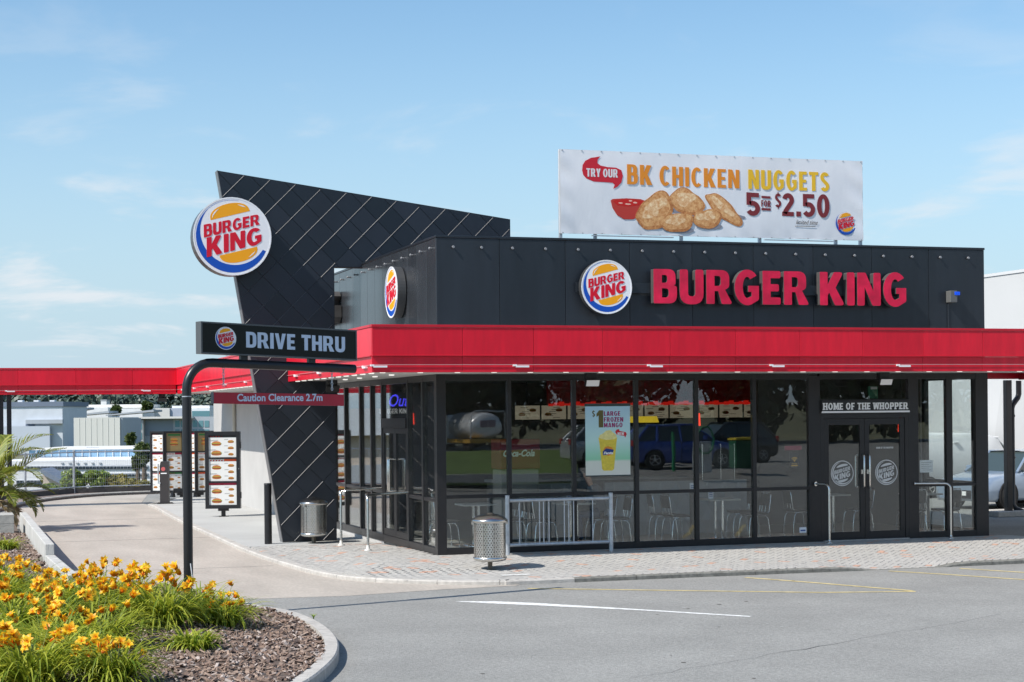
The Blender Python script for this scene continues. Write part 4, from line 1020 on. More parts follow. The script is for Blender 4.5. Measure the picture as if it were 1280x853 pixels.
# ------------------------------------------------------------------ round signs
s1 = thing('round_sign', 'large round burger emblem drum sign on the slanted edge of the black fin wall', 'sign', (-2.67, TY - 0.45, 5.87), 'round emblem signs')
emblem(s1, FRONT(-2.66, TY - 0.02, 5.875), 0.755, 0.40)
b = MB(); b.box((-2.75, TY - 0.03, 5.6), (-2.4, TY + 0.1, 6.1)); b.build('bracket', M_BLACK, s1)
s2 = thing('round_sign', 'round burger emblem sign on the black front parapet before the red letters', 'sign', (3.01, -0.2, 4.59), 'round emblem signs')
emblem(s2, FRONT(3.012, -0.10, 4.588), 0.470, 0.14)
b = MB(); b.box((2.50, -0.10, 4.50), (8.8, -0.06, 4.68)); b.build('mounting_rail', M_CLAD, s2)
for x in (2.9, 3.2): 
    b = MB(); b.box((x - .03, -0.062, 4.53), (x + .03, 0.0, 4.65)); b.build('bracket', M_CLAD, s2)
s3 = thing('round_sign', 'round burger emblem sign seen edge-on on the side parapet above the canopy', 'sign', (-0.2, 2.43, 4.64), 'round emblem signs')
emblem(s3, LEFTF(-0.02, 2.43, 4.64), 0.47, 0.16)

# ------------------------------------------------------------------ channel letters
def letters(label, fr, height, width, depth, loc, gap=0.085, space=0.27):
    t = thing('letter_sign', label, 'letter sign', loc)
    lay, tw = layout('BURGER KING', G_BK, gap, space); sx = width / tw
    for ch, ox in lay:
        b = MB()
        for shp in glyph_shapes(ch, G_BK): b.prism([[((ox + p[0]) * sx, p[1] * height) for p in L] for L in shp], fr, 0.0, depth, 1)
        b.build('letter', [M_LETTER, M_LRET], t)
        b = MB()
        for shp in glyph_shapes(ch, G_BK): b.prism([[((ox + p[0]) * sx, p[1] * height) for p in L] for L in shp], fr, -0.025, -0.001)
    return t
ls = letters('raised red BURGER KING letters across the black front parapet', FRONT(3.90, -0.10, 4.315), 0.605, 5.07, 0.125, (6.4, -0.2, 4.3))
b = MB(); 
for x in (4.3, 5.6, 6.7, 7.6, 8.6): b.box((x - .03, -0.099, 4.52), (x + .03, 0.0, 4.66))
b.build('bracket', M_CLAD, ls)
letters('raised red letters on the far side parapet, mostly hidden behind the fin wall', LEFTF(-0.02, 12.65, 4.36), 0.64, 5.3, 0.20, (-0.2, 10, 4.36))

# ------------------------------------------------------------------ banner on the roof
M_VINYL = mat('banner_vinyl', (0.84, 0.84, 0.86), 0.34, var=0.05, scale=1.2, bump=0.8, bscale=1.4, spec=0.6, coords='World', stretch=(1, 1, 0.35))
def bmat(name, col): return mat(name, col, 0.42, var=0.04, scale=1.2, bump=0.3, bscale=1.6, coords='World', stretch=(1, 1, 0.35))
ban = thing('roof_banner', 'long white promotional banner for chicken nuggets standing on the roof', 'banner', (5.68, 1.0, 4.75))
BX0, BX1, BZ0, BZ1 = 2.61, 8.75, 5.635, 7.163; BW, BH = BX1 - BX0, BZ1 - BZ0
rbn = random.Random(9)
def bdep(u, v):
    e = min(u, 1 - u) * 12
    return 0.0022 * math.sin(u * 31 + v * 3) * math.exp(-v * 2.0) + 0.0028 * math.sin(u * 17 - v * 7 + 1) + 0.011 * math.sin(v * 19 + u * 60) * (sm(.93, 1, u) + sm(.05, 0, u)) - 0.010 * math.sin(u * 90 + v * 14) * sm(.12, 0, v) * (1 if u < .9 else .3) * .5
b = MB(); b.smooth = True; NU, NV = 110, 30
for j in range(NV + 1):
    for i in range(NU + 1):
        u, v = i / NU, j / NV
        sc = 0.012 * abs(math.sin(u * PI * 12)) * (1 if v in (0, 1) else 0)
        b.v.append((BX0 + u * BW, 0.985 + bdep(u, v), BZ0 + v * BH - sc * (1 if v == 1 else -1)))
for j in range(NV):
    for i in range(NU):
        k = j * (NU + 1) + i; b.f.append((k, k + 1, k + NU + 2, k + NU + 1)); b.m.append(0); b.sm.append(True)
b.build('vinyl_sheet', M_VINYL, ban)
b = MB(); b.box((BX0 - 0.015, 1.012, BZ0 + 0.01), (BX1 + 0.015, 1.03, BZ1 - 0.0)); b.build('backing', M_WHITE, ban)
b = MB()
for x in (BX0 + 0.02, 3.3, 5.0, 6.6, 8.2, BX1 - 0.02):
    b = MB(); b.box((x - .025, 1.03, 4.75), (x + .025, 1.09, BZ1 - .02)); b.build('frame_post', M_GALV, ban)
for x0, x1 in ((3.2, 4.8), (6.65, 8.1)):
    b = MB(); b.box((x0, 0.94, BZ0 - 0.035), (x1, 0.99, BZ0 - 0.018)); b.build('ballast_rail', M_GALV, ban)
b = MB()
for i in range(17):
    for z in (BZ0 + .018, BZ1 - .02): b = MB(); b.cyl((BX0 + 0.04 + i * (BW - .08) / 16, 0.976, z), (BX0 + 0.04 + i * (BW - .08) / 16, 0.99, z), 0.011, None, 8); b.build('eyelet', M_ALU, ban)
fb = FRONT(BX0, 0.9795, BZ0)
# photo pixel inside the zoomed banner -> plate coordinates
def bz(px, py): return ((px - 33) / (1243 - 33) * BW, (1 - (py - (55 + (px - 33) / 1210 * 40)) / (335 - (px - 33) / 1210 * 18)) * BH)
def bput(name, loops_list, m, d=0.001):
    b = MB()
    for L in loops_list: b.prism(L, fb, 0, d)
    o = b.build(name, m, ban)
    if name in ('crumbs', 'sauce_glints', 'cast_shade'): o['kind'] = 'stuff'
M_BRED = bmat('print_red', srgb(205, 32, 48)); M_BOR = bmat('print_orange', srgb(232, 142, 38)); M_BYE = bmat('print_yellow', srgb(240, 190, 40)); M_BBR = bmat('print_brown', srgb(128, 42, 46))
M_BWH = bmat('print_white', (0.75, 0.75, 0.76))
bub = [(116, 140), (118, 118), (128, 102), (150, 90), (186, 84), (176, 96), (174, 110), (186, 120), (214, 126), (246, 128), (266, 138), (272, 160), (266, 186), (250, 204), (234, 212), (240, 196), (232, 188), (205, 186), (160, 184), (132, 172), (120, 158)]
bput('speech_swirl', [[[bz(*p) for p in bub]]], M_BRED)
b = MB(); p0 = bz(132, 164); p1 = bz(252, 168); text_into(b, 'TRY OUR', G_COND, fb, 0.15, p1[0] - p0[0], x=p0[0], y=p0[1], d1=0.004, gap=0.08, space=0.22); b.build('lettering', M_BWH, ban)
def btxt(word, xa, ya, xb, yb, ha, hb, m, G=G_COND, gap=0.10, space=0.26, d1=0.003):
    b = MB(); (x0, y0), (x1, y1) = bz(xa, ya), bz(xb, yb); lay, tw = layout(word, G, gap, space)
    for ch, ox in lay:
        for shp in glyph_shapes(ch, G):
            b.prism([[(x0 + (x1 - x0) * (ox + p[0]) / tw, y0 + (y1 - y0) * (ox + p[0]) / tw + p[1] * (ha + (hb - ha) * (ox + p[0]) / tw)) for p in L] for L in shp], fb, 0, d1)
    b.build('lettering', m, ban)
btxt('BK CHICKEN', 288, 193, 732, 207, 0.365, 0.345, M_BOR); btxt('NUGGETS', 768, 208, 1102, 217, 0.36, 0.36, M_BYE)
btxt('5', 760, 313, 814, 316, 0.43, 0.43, M_BBR, make_glyphs(0.22, .3, .6)); btxt('FOR', 820, 278, 859, 280, 0.12, 0.12, M_BBR); btxt('$', 876, 281, 902, 281, 0.26, 0.26, M_BBR)
btxt('2.50', 905, 315, 1102, 320, 0.43, 0.43, M_BBR, make_glyphs(0.22, .3, .6))
b = MB()
for ya in (240, 288): 
    (x0, y0), (x1, y1) = bz(821, ya), bz(858, ya + 2); b.prism([[(x0, y0 - .022), (x1, y1 - .022), (x1, y1 + .022), (x0, y0 + .022)]], fb, 0, 0.003)
b.build('rule_lines', M_BBR, ban)
b = MB(); (x0, y0) = bz(962, 347); font_into(b, 'limited time', fb, 0.12, x0, y0, 0.003, bz(1052, 350)[0] - x0, shear=0.35); 
(xa, ya), (xb, yb) = bz(958, 356), bz(1042, 356); b.prism([[(xa, ya), (xb, yb), (xb, yb + .008), (xa, ya + .008)]], fb, 0, 0.003); b.build('lettering', mat('print_dark', (0.05, 0.04, 0.04), 0.5), ban)
# dipping bowl and nuggets, flat print
def blob(cx, cy, rx, ry, rot, seed, rough=0.07, k=40):
    r_ = random.Random(seed); ph = [r_.uniform(0, 6.3) for _ in range(6)]; q = []
    for i in range(k):
        t = 2 * PI * i / k; rr = 1 + sum(rough / (j + 1) * math.sin((j + 2) * t + ph[j]) for j in range(6))
        x, y = rx * rr * math.cos(t), ry * rr * math.sin(t); q.append((cx + x * math.cos(rot) - y * math.sin(rot), cy + x * math.sin(rot) + y * math.cos(rot)))
    return q
bput('bowl', [[[bz(*p) for p in [(224, 258), (232, 252), (285, 249), (340, 252), (356, 258), (350, 290), (335, 318), (310, 332), (275, 332), (248, 316), (230, 286)]]]], bmat('print_bowl', srgb(196, 60, 48)), 0.002)
bput('sauce', [[[bz(*p) for p in [(232, 260), (250, 255), (290, 252), (335, 256), (350, 262), (335, 276), (290, 282), (248, 276)]]]], bmat('print_sauce', srgb(205, 28, 18)), 0.003)
bput('sauce_glints', [[[bz(*p) for p in blob(cx, cy, rx, 3, 0.1, cx, .1, 12)]] for cx, cy, rx in ((262, 268, 8), (290, 272, 12), (318, 266, 9), (300, 259, 7))], bmat('print_glint', srgb(250, 190, 170)), 0.004)
def nug_mat(name, dark, light, sc):
    m = bpy.data.materials.new(name); m.use_nodes = True; nn = m.node_tree.nodes; nl = m.node_tree.links; g_ = nn.new('ShaderNodeNewGeometry'); n1 = nn.new('ShaderNodeTexNoise'); n1.inputs['Scale'].default_value = sc; n1.inputs['Detail'].default_value = 9; n1.inputs['Roughness'].default_value = .68
    cr_ = nn.new('ShaderNodeValToRGB'); nl.new(g_.outputs['Position'], n1.inputs['Vector']); nl.new(n1.outputs['Fac'], cr_.inputs[0])
    cr_.color_ramp.elements[0].position = 0.36; cr_.color_ramp.elements[0].color = (*srgb(*dark), 1); cr_.color_ramp.elements[1].position = 0.64; cr_.color_ramp.elements[1].color = (*srgb(*light), 1)
    nl.new(cr_.outputs[0], nn['Principled BSDF'].inputs['Base Color']); nn['Principled BSDF'].inputs['Roughness'].default_value = 0.45; return m
nugd = nug_mat('print_nugget_edge', (168, 98, 50), (222, 158, 96), 24); nugm = nug_mat('print_nugget', (196, 124, 66), (240, 190, 130), 20); nugl = nug_mat('print_nugget_light', (218, 152, 92), (255, 226, 180), 16)
nugs = [(520, 262, 68, 48, 0.15, 31), (668, 290, 84, 34, 0.66, 32), (602, 328, 58, 36, 0.1, 33), (396, 300, 80, 60, -0.55, 34), (482, 344, 66, 36, 0.05, 35)]
bput('cast_shade', [[[bz(*p) for p in blob(cx + 6, cy + ry * .8, rx * .95, ry * .35, 0.05, sd, .03, 20)]] for cx, cy, rx, ry, ro_, sd in nugs], bmat('print_shade', srgb(140, 140, 150)), 0.0015)
for i, (cx, cy, rx, ry, ro_, sd) in enumerate(nugs):
    bput('nugget', [[[bz(*p) for p in blob(cx, cy, rx * 1.03, ry * 1.04, ro_, sd, .10, 70)]]], nugd, 0.002 + i * 0.0012)
    bput('nugget_crust', [[[bz(*p) for p in blob(cx - 2.5, cy - 4, rx * .92, ry * .86, ro_, sd, .13, 70)]]], nugm, 0.0023 + i * 0.0012)
    bput('nugget_crust', [[[bz(*p) for p in blob(cx - 5, cy - 7 - ry * .1, rx * .62, ry * .50, ro_, sd + 7, .22, 60)]]], nugl, 0.0026 + i * 0.0012)
c_ = bz(1170, 343); emblem(ban, (fb[0] + XF * c_[0] + ZF * c_[1], XF, ZF, -YF), 0.235, 0.0, disc=False, lift=0.005)

# ------------------------------------------------------------------ drive thru gantry
GP = Vector((-5.034, -6.139, -0.09)); GD = Vector((0.955, 0.297, 0)).normalized(); GN = Vector((GD.y, -GD.x, 0))
gan = thing('drive_thru_gantry', 'black bent pole gantry carrying the DRIVE THRU sign box', 'gantry', tuple(GP))
GT = (GD - ZF * 0.030).normalized()       # the arm sags a little
pts = [GP + Vector((0, 0, 0.0)), GP + Vector((0, 0, 2.83))]
for k in range(1, 9):
    a = PI / 2 * k / 8; pts.append(GP + Vector((0, 0, 2.83)) + GD * 0.36 * (1 - math.cos(a)) + ZF * 0.36 * math.sin(a) - ZF * (.011 * (k / 8) ** 2))
pts.append(GP + GD * 2.47 + ZF * 3.115)
b = MB(); b.tube(pts, 0.060, 16); b.build('pole', M_BLACK, gan)
b = MB(); b.cyl(GP + ZF * 0.0, GP + ZF * 0.22, 0.11, 0.07, 14); b.cyl(GP - ZF * .02, GP + ZF * 0.03, 0.16, None, 14); b.build('pole_foot', M_BLACK, gan)
b = MB(); b.cyl(GP + ZF * 2.74, GP + ZF * 2.752, 0.0615, None, 16); b.build('pole_joint', M_GALV, gan)
b = MB(); b.tube([GP - GN * -0.066 + ZF * 0.62, GP + GN * 0.07 + GD * .02 + ZF * 0.45, GP + GN * 0.075 + GD * .03 + ZF * 0.0], 0.007, 6); b.build('earth_cable', M_SWHITE, gan)
SO = GP + GD * 0.185 + ZF * 3.305 + GN * .07; SL = 2.27
frS = (SO + GN * 0.0, GT, ZF, GN)
b = MB(); b.prism([[(0, 0), (SL, 0), (SL, 0.39), (0, 0.39)]], frS, -0.14, 0.0); sbx = b.build('sign_box', mat('sign_box', (0.006, 0.0075, 0.006), 0.42, var=0.1, scale=3, spec=.3), gan, 0.006)
b = MB(); b.prism([[(-0.014, -0.012), (SL + .014, -0.012), (SL + .014, 0.402), (-0.014, 0.402)], [(0.006, 0.008), (SL - .006, 0.008), (SL - .006, 0.382), (0.006, 0.382)]], frS, -0.15, 0.008); b.build('sign_frame', mat('sign_frame', (0.10, 0.105, 0.11), 0.4, 0.3), gan)
b = MB(); text_into(b, 'DRIVE THRU', G_HEAVY, frS, 0.205, 1.475, x=0.625, y=0.095, d1=0.004, gap=0.085, space=0.33); b.build('lettering', mat('sign_lettering', (0.55, 0.63, 0.76), 0.3), gan)
emblem(gan, (SO + GT * 0.335 + ZF * 0.20 + GN * 0.001, GT, ZF, GN), 0.150, 0.0, lift=0.004)
for x in (0.62, 1.62):
    b = MB(); b.obox(SO - ZF * 0.335, GT, GN, ZF, (x - .05, -0.1, 0.22), (x + .05, -0.04, 0.345)); b.build('bracket', M_BLACK, gan)
# hanging clearance bar
CO = GP + GD * 0.358
cl = thing('clearance_bar', 'dark red hanging bar reading Caution Clearance 2.7m under the gantry arm', 'clearance sign', tuple(CO + ZF * 2.75))
frC = (CO + GN * 0.03 + ZF * (2.655), GD, ZF, GN); CLN = 1.925
b = MB(); b.prism([[(0, 0), (CLN, -.042), (CLN, .112), (0, .146)]], frC, -0.06, 0.0); b.build('bar', mat('bar_red', (0.42, 0.012, 0.032), 0.4, var=0.08, scale=3), cl, 0.005)
b = MB(); k0 = len(b.v); font_into(b, 'Caution Clearance 2.7m', frC, 0.132, 0.335, 0.03, 0.003, 1.26, offset=0.0035); b.build('lettering', mat('bar_lettering', (0.55, 0.62, 0.74), 0.4), cl)
b = MB(); b.prism([[(-.004, -.002), (.004, -.002), (.004, .148), (-.004, .148)]], frC, -0.065, 0.003); b.build('end_cap', mat('cap_grey', (.12, .12, .13), .5), cl)
for x, z1 in ((0.16, 2.89), (1.76, 2.845)):
    b = MB(); k = 0; z = 3.24 - .03 * x
    base = CO + GD * x
    while z > z1 - 0.01:
        n = 8; ring = []
        dd = GD if k % 2 else GN
        for i in range(n + 1): a = 2 * PI * i / n; ring.append(base + dd * 0.014 * math.cos(a) + ZF * (z - 0.02 + 0.024 * math.sin(a)))
        b.tube(ring, 0.0045, 5, caps=False); z -= 0.036; k += 1
    b.build('chain', M_GALV, cl)

# ------------------------------------------------------------------ menu boards
M_PAPER = mat('menu_paper', (0.74, 0.74, 0.72), 0.35, coat=0.3)
MENU_M = [M_PAPER, mat('bun_tan', srgb(190, 118, 58), .6, var=.35, scale=14), mat('lettuce', srgb(96, 150, 50), .6), mat('patty', srgb(92, 52, 30), .6), mat('tomato', srgb(205, 50, 35), .6),
          mat('menu_ink', (0.10, 0.10, 0.11), .6), mat('menu_orange', srgb(235, 90, 30), .5), mat('menu_greyink', (0.36, 0.36, 0.36), .6), mat('menu_crimson', srgb(170, 20, 60), .5), mat('menu_green', srgb(40, 120, 60), .5), mat('menu_black', (0.02, 0.02, 0.02), .5), mat('menu_gold', srgb(140, 122, 82), .5)]
def burger(b, fr, cx, cy, w, r_):
    w *= .86; h = w * 0.50; d = 0.0035
    el = lambda x0, y0, rx, ry, a0, a1, n=8: [(x0 + rx * math.cos(a0 + (a1 - a0) * i / n), y0 + ry * math.sin(a0 + (a1 - a0) * i / n)) for i in range(n + 1)]
    b.cur = 1; b.prism([el(cx, cy + h * .08, w * .5, h * .46, 0, PI)], fr, 0, d)
    b.cur = 2; b.prism([[(cx - w * .58, cy - h * .04), (cx - w * .2, cy - h * .10), (cx + w * .1, cy - h * .03), (cx + w * .56, cy - h * .08), (cx + w * .54, cy + h * .10), (cx - w * .5, cy + h * .12)]], fr, 0, d + .0005)
    b.cur = 4 if r_.random() < .6 else 6; b.prism([[(cx - w * .5, cy - h * .1), (cx + w * .5, cy - h * .1), (cx + w * .48, cy - h * .02), (cx - w * .48, cy - h * .02)]], fr, 0, d + .001)
    b.cur = 3; b.prism([[(cx - w * .5, cy - h * .27), (cx + w * .5, cy - h * .27), (cx + w * .5, cy - h * .1), (cx - w * .5, cy - h * .1)]], fr, 0, d)
    b.cur = 1; b.prism([el(cx, cy - h * .27, w * .47, h * .2, PI, 2 * PI)], fr, 0, d)
def menu_print(parent, fr, w, h, seed, head=None, big=False, dark=False, hero=False, kind='menu_sheet'):
    r_ = random.Random(seed); b = MB()
    b.cur = (11 if hero else 0); b.prism([[(0, 0), (w, 0), (w, h), (0, h)]], fr, 0, 0.002); R4 = lambda x0, y0, x1, y1: [[(x0, y0), (x1, y0), (x1, y1), (x0, y1)]]
    if hero:
        burger(b, fr, w * .5, h * .42, w * .62, r_); burger(b, fr, w * .5, h * .62, w * .55, r_); b.cur = 9; b.prism(R4(w * .1, h * .85, w * .9, h * .95), fr, 0, .003)
    else:
        if head is not None: b.cur = head; b.prism(R4(w * (.0 if r_.random() < .4 else .55), h * .9, w, h), fr, 0, 0.003)
        b.cur = 4
        for i in range(5): x = w * (.05 + .1 * i); b.prism(R4(x, h * .905, x + w * .05, h * .965), fr, 0, 0.003)
        for (cx, n, ww) in ((w * .28, 2, w * .44), (w * .80, 3, w * .25)):
            for i in range(n):
                cy = h * (.88 - (i + .62) * .86 / n); burger(b, fr, cx, cy, ww * r_.uniform(.8, 1.0), r_)
                for k in range(2 if n == 3 else 3):
                    b.cur = 5 if k == 0 else 7; x0 = cx - ww * .55 - (w * .1 if n == 3 else 0); y = cy + h * (.5 / n) * .62 - k * h * .022; b.prism(R4(x0, y, x0 + ww * r_.uniform(.45, .8), y + h * .011), fr, 0, 0.003)
    return b.build(kind, MENU_M, parent)
def menu_unit(parent, o, u, n, w, z0, z1, heads, seed, depth=0.16, heroes=()):
    """one framed board: case, three sheets with dividers"""
    H = z1 - z0; fr = (Vector((o[0], o[1], z0)), u, ZF, n)
    b = MB(); b.prism([[(0, 0), (w, 0), (w, H), (0, H)]], fr, -depth, -0.02); case = b.build('case', M_BLACK, parent, 0.01)
    m = w * 0.105; b = MB(); sh = (H - m * 2 - 2 * .045) / 3; holes = []
    for i in range(3):
        y0 = m + i * (sh + .045); holes.append([(m, y0), (w - m, y0), (w - m, y0 + sh), (m, y0 + sh)])
    b.prism([[(0, 0), (w, 0), (w, H), (0, H)]] + holes, fr, -0.02, 0.02); b.build('frame', M_BLACK, parent)
    for i in range(3):
        q = holes[2 - i][0]; f2 = (fr[0] + u * q[0] + ZF * q[1] + n * -0.015, u, ZF, n); menu_print(case, f2, w - 2 * m, sh, seed + i, heads[i], hero=(i in heroes))
mb1 = thing('menu_board', 'black framed drive lane menu board nearest the fin wall, on one short post', 'menu board', (-1.38, 14.84, -0.1), 'drive lane menu boards')
mu = Vector((0.955, -0.297, 0)).normalized(); mn = Vector((mu.y, -mu.x, 0))
mo = Vector((-1.42, 14.84, 0)) - mu * 0.435
menu_unit(mb1, mo, mu, mn, 0.87, 0.10, 2.02, (10, 6, 8), 100)
b = MB(); c = mo + mu * 0.43 - mn * 0.09; b.box((c.x - .05, c.y - .05, -0.1), (c.x + .05, c.y + .05, 0.12)); b.box((c.x - .13, c.y - .07, 0.04), (c.x + .13, c.y + .07, 0.10)); b.box((c.x - .12, c.y - .12, -0.105), (c.x + .12, c.y + .12, -0.085)); b.build('post', M_BLACK, mb1, 0.006)
for z in (0.35, 1.6): 
    b = MB(); b.obox(mo + mu * 0.865, mu, mn, ZF, (0, -0.12, z), (0.022, 0.0, z + .16)); b.build('hinge', M_BLACK, mb1)
b = MB(); b.obox(mo + mu * 0.83, mu, mn, ZF, (0, 0.02, 1.08), (0.02, 0.03, 1.10)); b.build('lock', M_STEEL, mb1)
# group of four panels at the order island
def at_ground(px, py, z):
    q = at(px, py, 1.0) - CAM; return CAM + q * ((z - CAM.z) / q.z)
c0 = at_ground(234, 621.5, -0.1); mb2 = thing('menu_board', 'wide folded menu board of four black panels behind the order post', 'menu board', tuple(c0), 'drive lane menu boards')
D0 = (c0 - CAM).dot(FW); pxm = D0 / FPX
xs_ = [(187.5, 207), (207, 229.5), (229.5, 246.5), (246.5, 267)]
zb, zt = 2.4 - (611 - 516.5) * pxm, 2.4 - (534.5 - 516.5) * pxm
offs = [0.12, -0.10, 0.10, -0.12, 0.10]
for i, (a, c) in enumerate(xs_):
    pa = c0 + RT * ((a - 234) * pxm) + FW * (offs[i]); pc = c0 + RT * ((c - 234) * pxm) + FW * (offs[i + 1]); u = (pc - pa); w = u.length; u.normalize(); n = Vector((u.y, -u.x, 0))
    menu_unit(mb2, pa, u, n, w, zb, zt, ((10, 8, 6), (9, 8, 9), (8, 6, 8), (8, 8, 6))[i], 200 + 10 * i, 0.14, heroes=((), (0,), (), (0,))[i])
b = MB()
for px in (227.5, 248.5): p = c0 + RT * ((px - 234) * pxm); b.box((p.x - .06, p.y - .02, -0.1), (p.x + .06, p.y + .10, zb)); b.box((p.x - .15, p.y - .05, zb - .09), (p.x + .15, p.y + .12, zb - .005))
pa = c0 + RT * ((206 - 234) * pxm); pc = c0 + RT * ((262 - 234) * pxm); u = (pc - pa).normalized(); b.obox(Vector((pa.x, pa.y, 0)), u, FW, ZF, (0, 0, 0.06), ((pc - pa).length, 0.08, 0.17))
b.build('stand', M_BLACK, mb2)
for px in (216, 245):
    p = c0 + RT * ((px - 234) * pxm); b = MB(); b.cyl((p.x, p.y, -0.1), (p.x, p.y, 0.1), 0.09, 0.05, 10); b.build('foot', M_BLACK, mb2)
# order post
c1 = at_ground(207, 630, -0.1); op = thing('order_post', 'dark square order speaker post with a round red badge by the lane', 'order post', tuple(c1)); D1 = (c1 - CAM).dot(FW)
frO = (c1 + RT * -0.16, RT, ZF, -FW)
b = MB(); b.prism([[(0, 0), (.30, 0), (.22, .9), (.06, .9)] if False else [(0, 0), (.24, 0), (.24, 1.22), (.03, 1.22), (.0, 1.1)]], frO, -0.22, 0.0); b.build('body', mat('post_brown', (0.035, 0.03, 0.03), .5), op, 0.01)
b = MB(); b.box((c1.x - .24, c1.y - .05, -0.105), (c1.x + .22, c1.y + .32, -0.07)); b.build('base', M_BLACK, op)
b = MB(); b.prism([[(.10 + .06 * math.cos(2 * PI * i / 16), 1.0 + .06 * math.sin(2 * PI * i / 16)) for i in range(16)]], frO, 0, 0.006); b.build('badge', mat('badge_red', srgb(190, 90, 90), .5), op)
b = MB(); b.prism([[(.03, .86), (.20, .86), (.20, .89), (.03, .89)]], frO, 0, 0.006); b.build('instruction_label', M_SWHITE, op)
b = MB(); b.tube([c1 + RT * -0.20 - FW * .02 + ZF * .6, c1 + RT * -0.20 - FW * .02 + ZF * 1.15], 0.02, 8); b.obox(c1, RT, FW, ZF, (-.22, -.03, .58), (-.14, .0, .62)); b.build('guard_rail', M_GALV, op)
# bollard beside the fin wall
bo = thing('bollard', 'square black steel bollard in front of the leaning fin wall edge', 'bollard', (-1.98, 5.2, -0.1))
b = MB(); b.cyl((-2.0, 5.2, -0.12), (-2.0, 5.2, 1.06), 0.073, None, 20); b.build('post', M_BLACK, bo)
b = MB(); b.cyl((-2.0, 5.2, 1.061), (-2.0, 5.2, 1.085), 0.078, 0.07, 20); b.build('cap', M_BLACK, bo)

# ------------------------------------------------------------------ litter bins of punched steel
def make_bin():
    t = thing('litter_bin', '', 'litter bin', (0, 0, 0), 'punched steel litter bins', world=False)
    R, z0, z1 = 0.255, 0.17, 0.78; n, rows = 72, 17; b = MB()
    P3 = lambda a, z: (R * math.cos(a), R * math.sin(a), z)
    for i in range(n):
        if i % 9 == 0:
            a0, a1 = 2 * PI * i / n, 2 * PI * (i + 1) / n
            b.add([((R + .006) * math.cos(a), (R + .006) * math.sin(a), z) for a, z in ((a0, z0), (a1, z0), (a1, z1), (a0, z1))], [(0, 1, 2, 3)]); continue
        a0, a1 = 2 * PI * i / n, 2 * PI * (i + 1) / n; am = (a0 + a1) / 2
        for j in range(rows):
            za, zb_ = z0 + (z1 - z0) * j / rows, z0 + (z1 - z0) * (j + 1) / rows; zm = (za + zb_) / 2
            if (i + j) % 2: b.add([P3(a0, za), P3(a1, za), P3(a1, zb_), P3(a0, zb_)], [(0, 1, 2, 3)]); continue
            k = .42; da, dz = (a1 - a0) * k, (zb_ - za) * k
            c = [P3(a0, za), P3(a1, za), P3(a1, zb_), P3(a0, zb_)]; d = [P3(am, zm - dz), P3(am + da, zm), P3(am, zm + dz), P3(am - da, zm)]
            b.add(c + d, [(0, 1, 4), (1, 5, 4), (1, 2, 5), (2, 6, 5), (2, 3, 6), (3, 7, 6), (3, 0, 7), (0, 4, 7)])
    b.build('punched_shell', M_STEEL, t)
    b = MB(); b.lathe([(0.0, z0 + .01), (.235, z0 + .01), (.235, z1 - .02)], (0, 0, 0), 24); b.build('liner', mat('bin_liner', (0.20, 0.19, 0.175), .5, .5, var=.2, scale=10), t)
    b = MB(); b.lathe([(.20, z0 - .035), (.25, z0 - .02), (.268, z0 + .0), (.268, z0 + .03), (.25, z0 + .035)], (0, 0, 0), 32); b.cyl((0, 0, z0 - .034), (0, 0, z0 - .02), .21, None, 24); b.build('base_ring', M_STEEL, t)
    b = MB(); b.lathe([(.25, z1 - .03), (.285, z1 - .025), (.29, z1 + .01), (.275, z1 + .025), (.22, z1 + .07), (.13, z1 + .10), (.07, z1 + .108), (.06, z1 + .122), (0.0, z1 + .125)], (0, 0, 0), 32)
    lid = b.build('lid', mat('lid_steel', (0.55, 0.53, 0.5), .22, 1.0), t)
    for s in (-1, 1):
        b = MB(); b.box((s * .28 - .02, -.02, z1 - .06), (s * .28 + .02, .02, z1 - .01)); b.build('latch', M_STEEL, t)
    b = MB(); b.box((-.03, -.03, 0), (.03, .03, z0 - .02)); b.box((-.14, -.03, z0 - .05), (.14, .03, z0 - .034)); b.build('post', mat('rusty_steel', (0.22, 0.19, 0.15), .7, .4, var=.3, scale=20), t)
    b = MB(); b.box((-.08, -.08, -.005), (.08, .08, .006)); b.build('foot_plate', MATS['rusty_steel'], t)
    return t
bin0 = make_bin(); bin0.location = (0.27, -2.05, zg(0.27, -2.05) - 0.005); bin0['label'] = 'punched steel litter bin on the front paving beside the railing'
dup(bin0, (-1.14, 5.0, -0.095), 0.7, 'punched steel litter bin standing against the black fin wall')

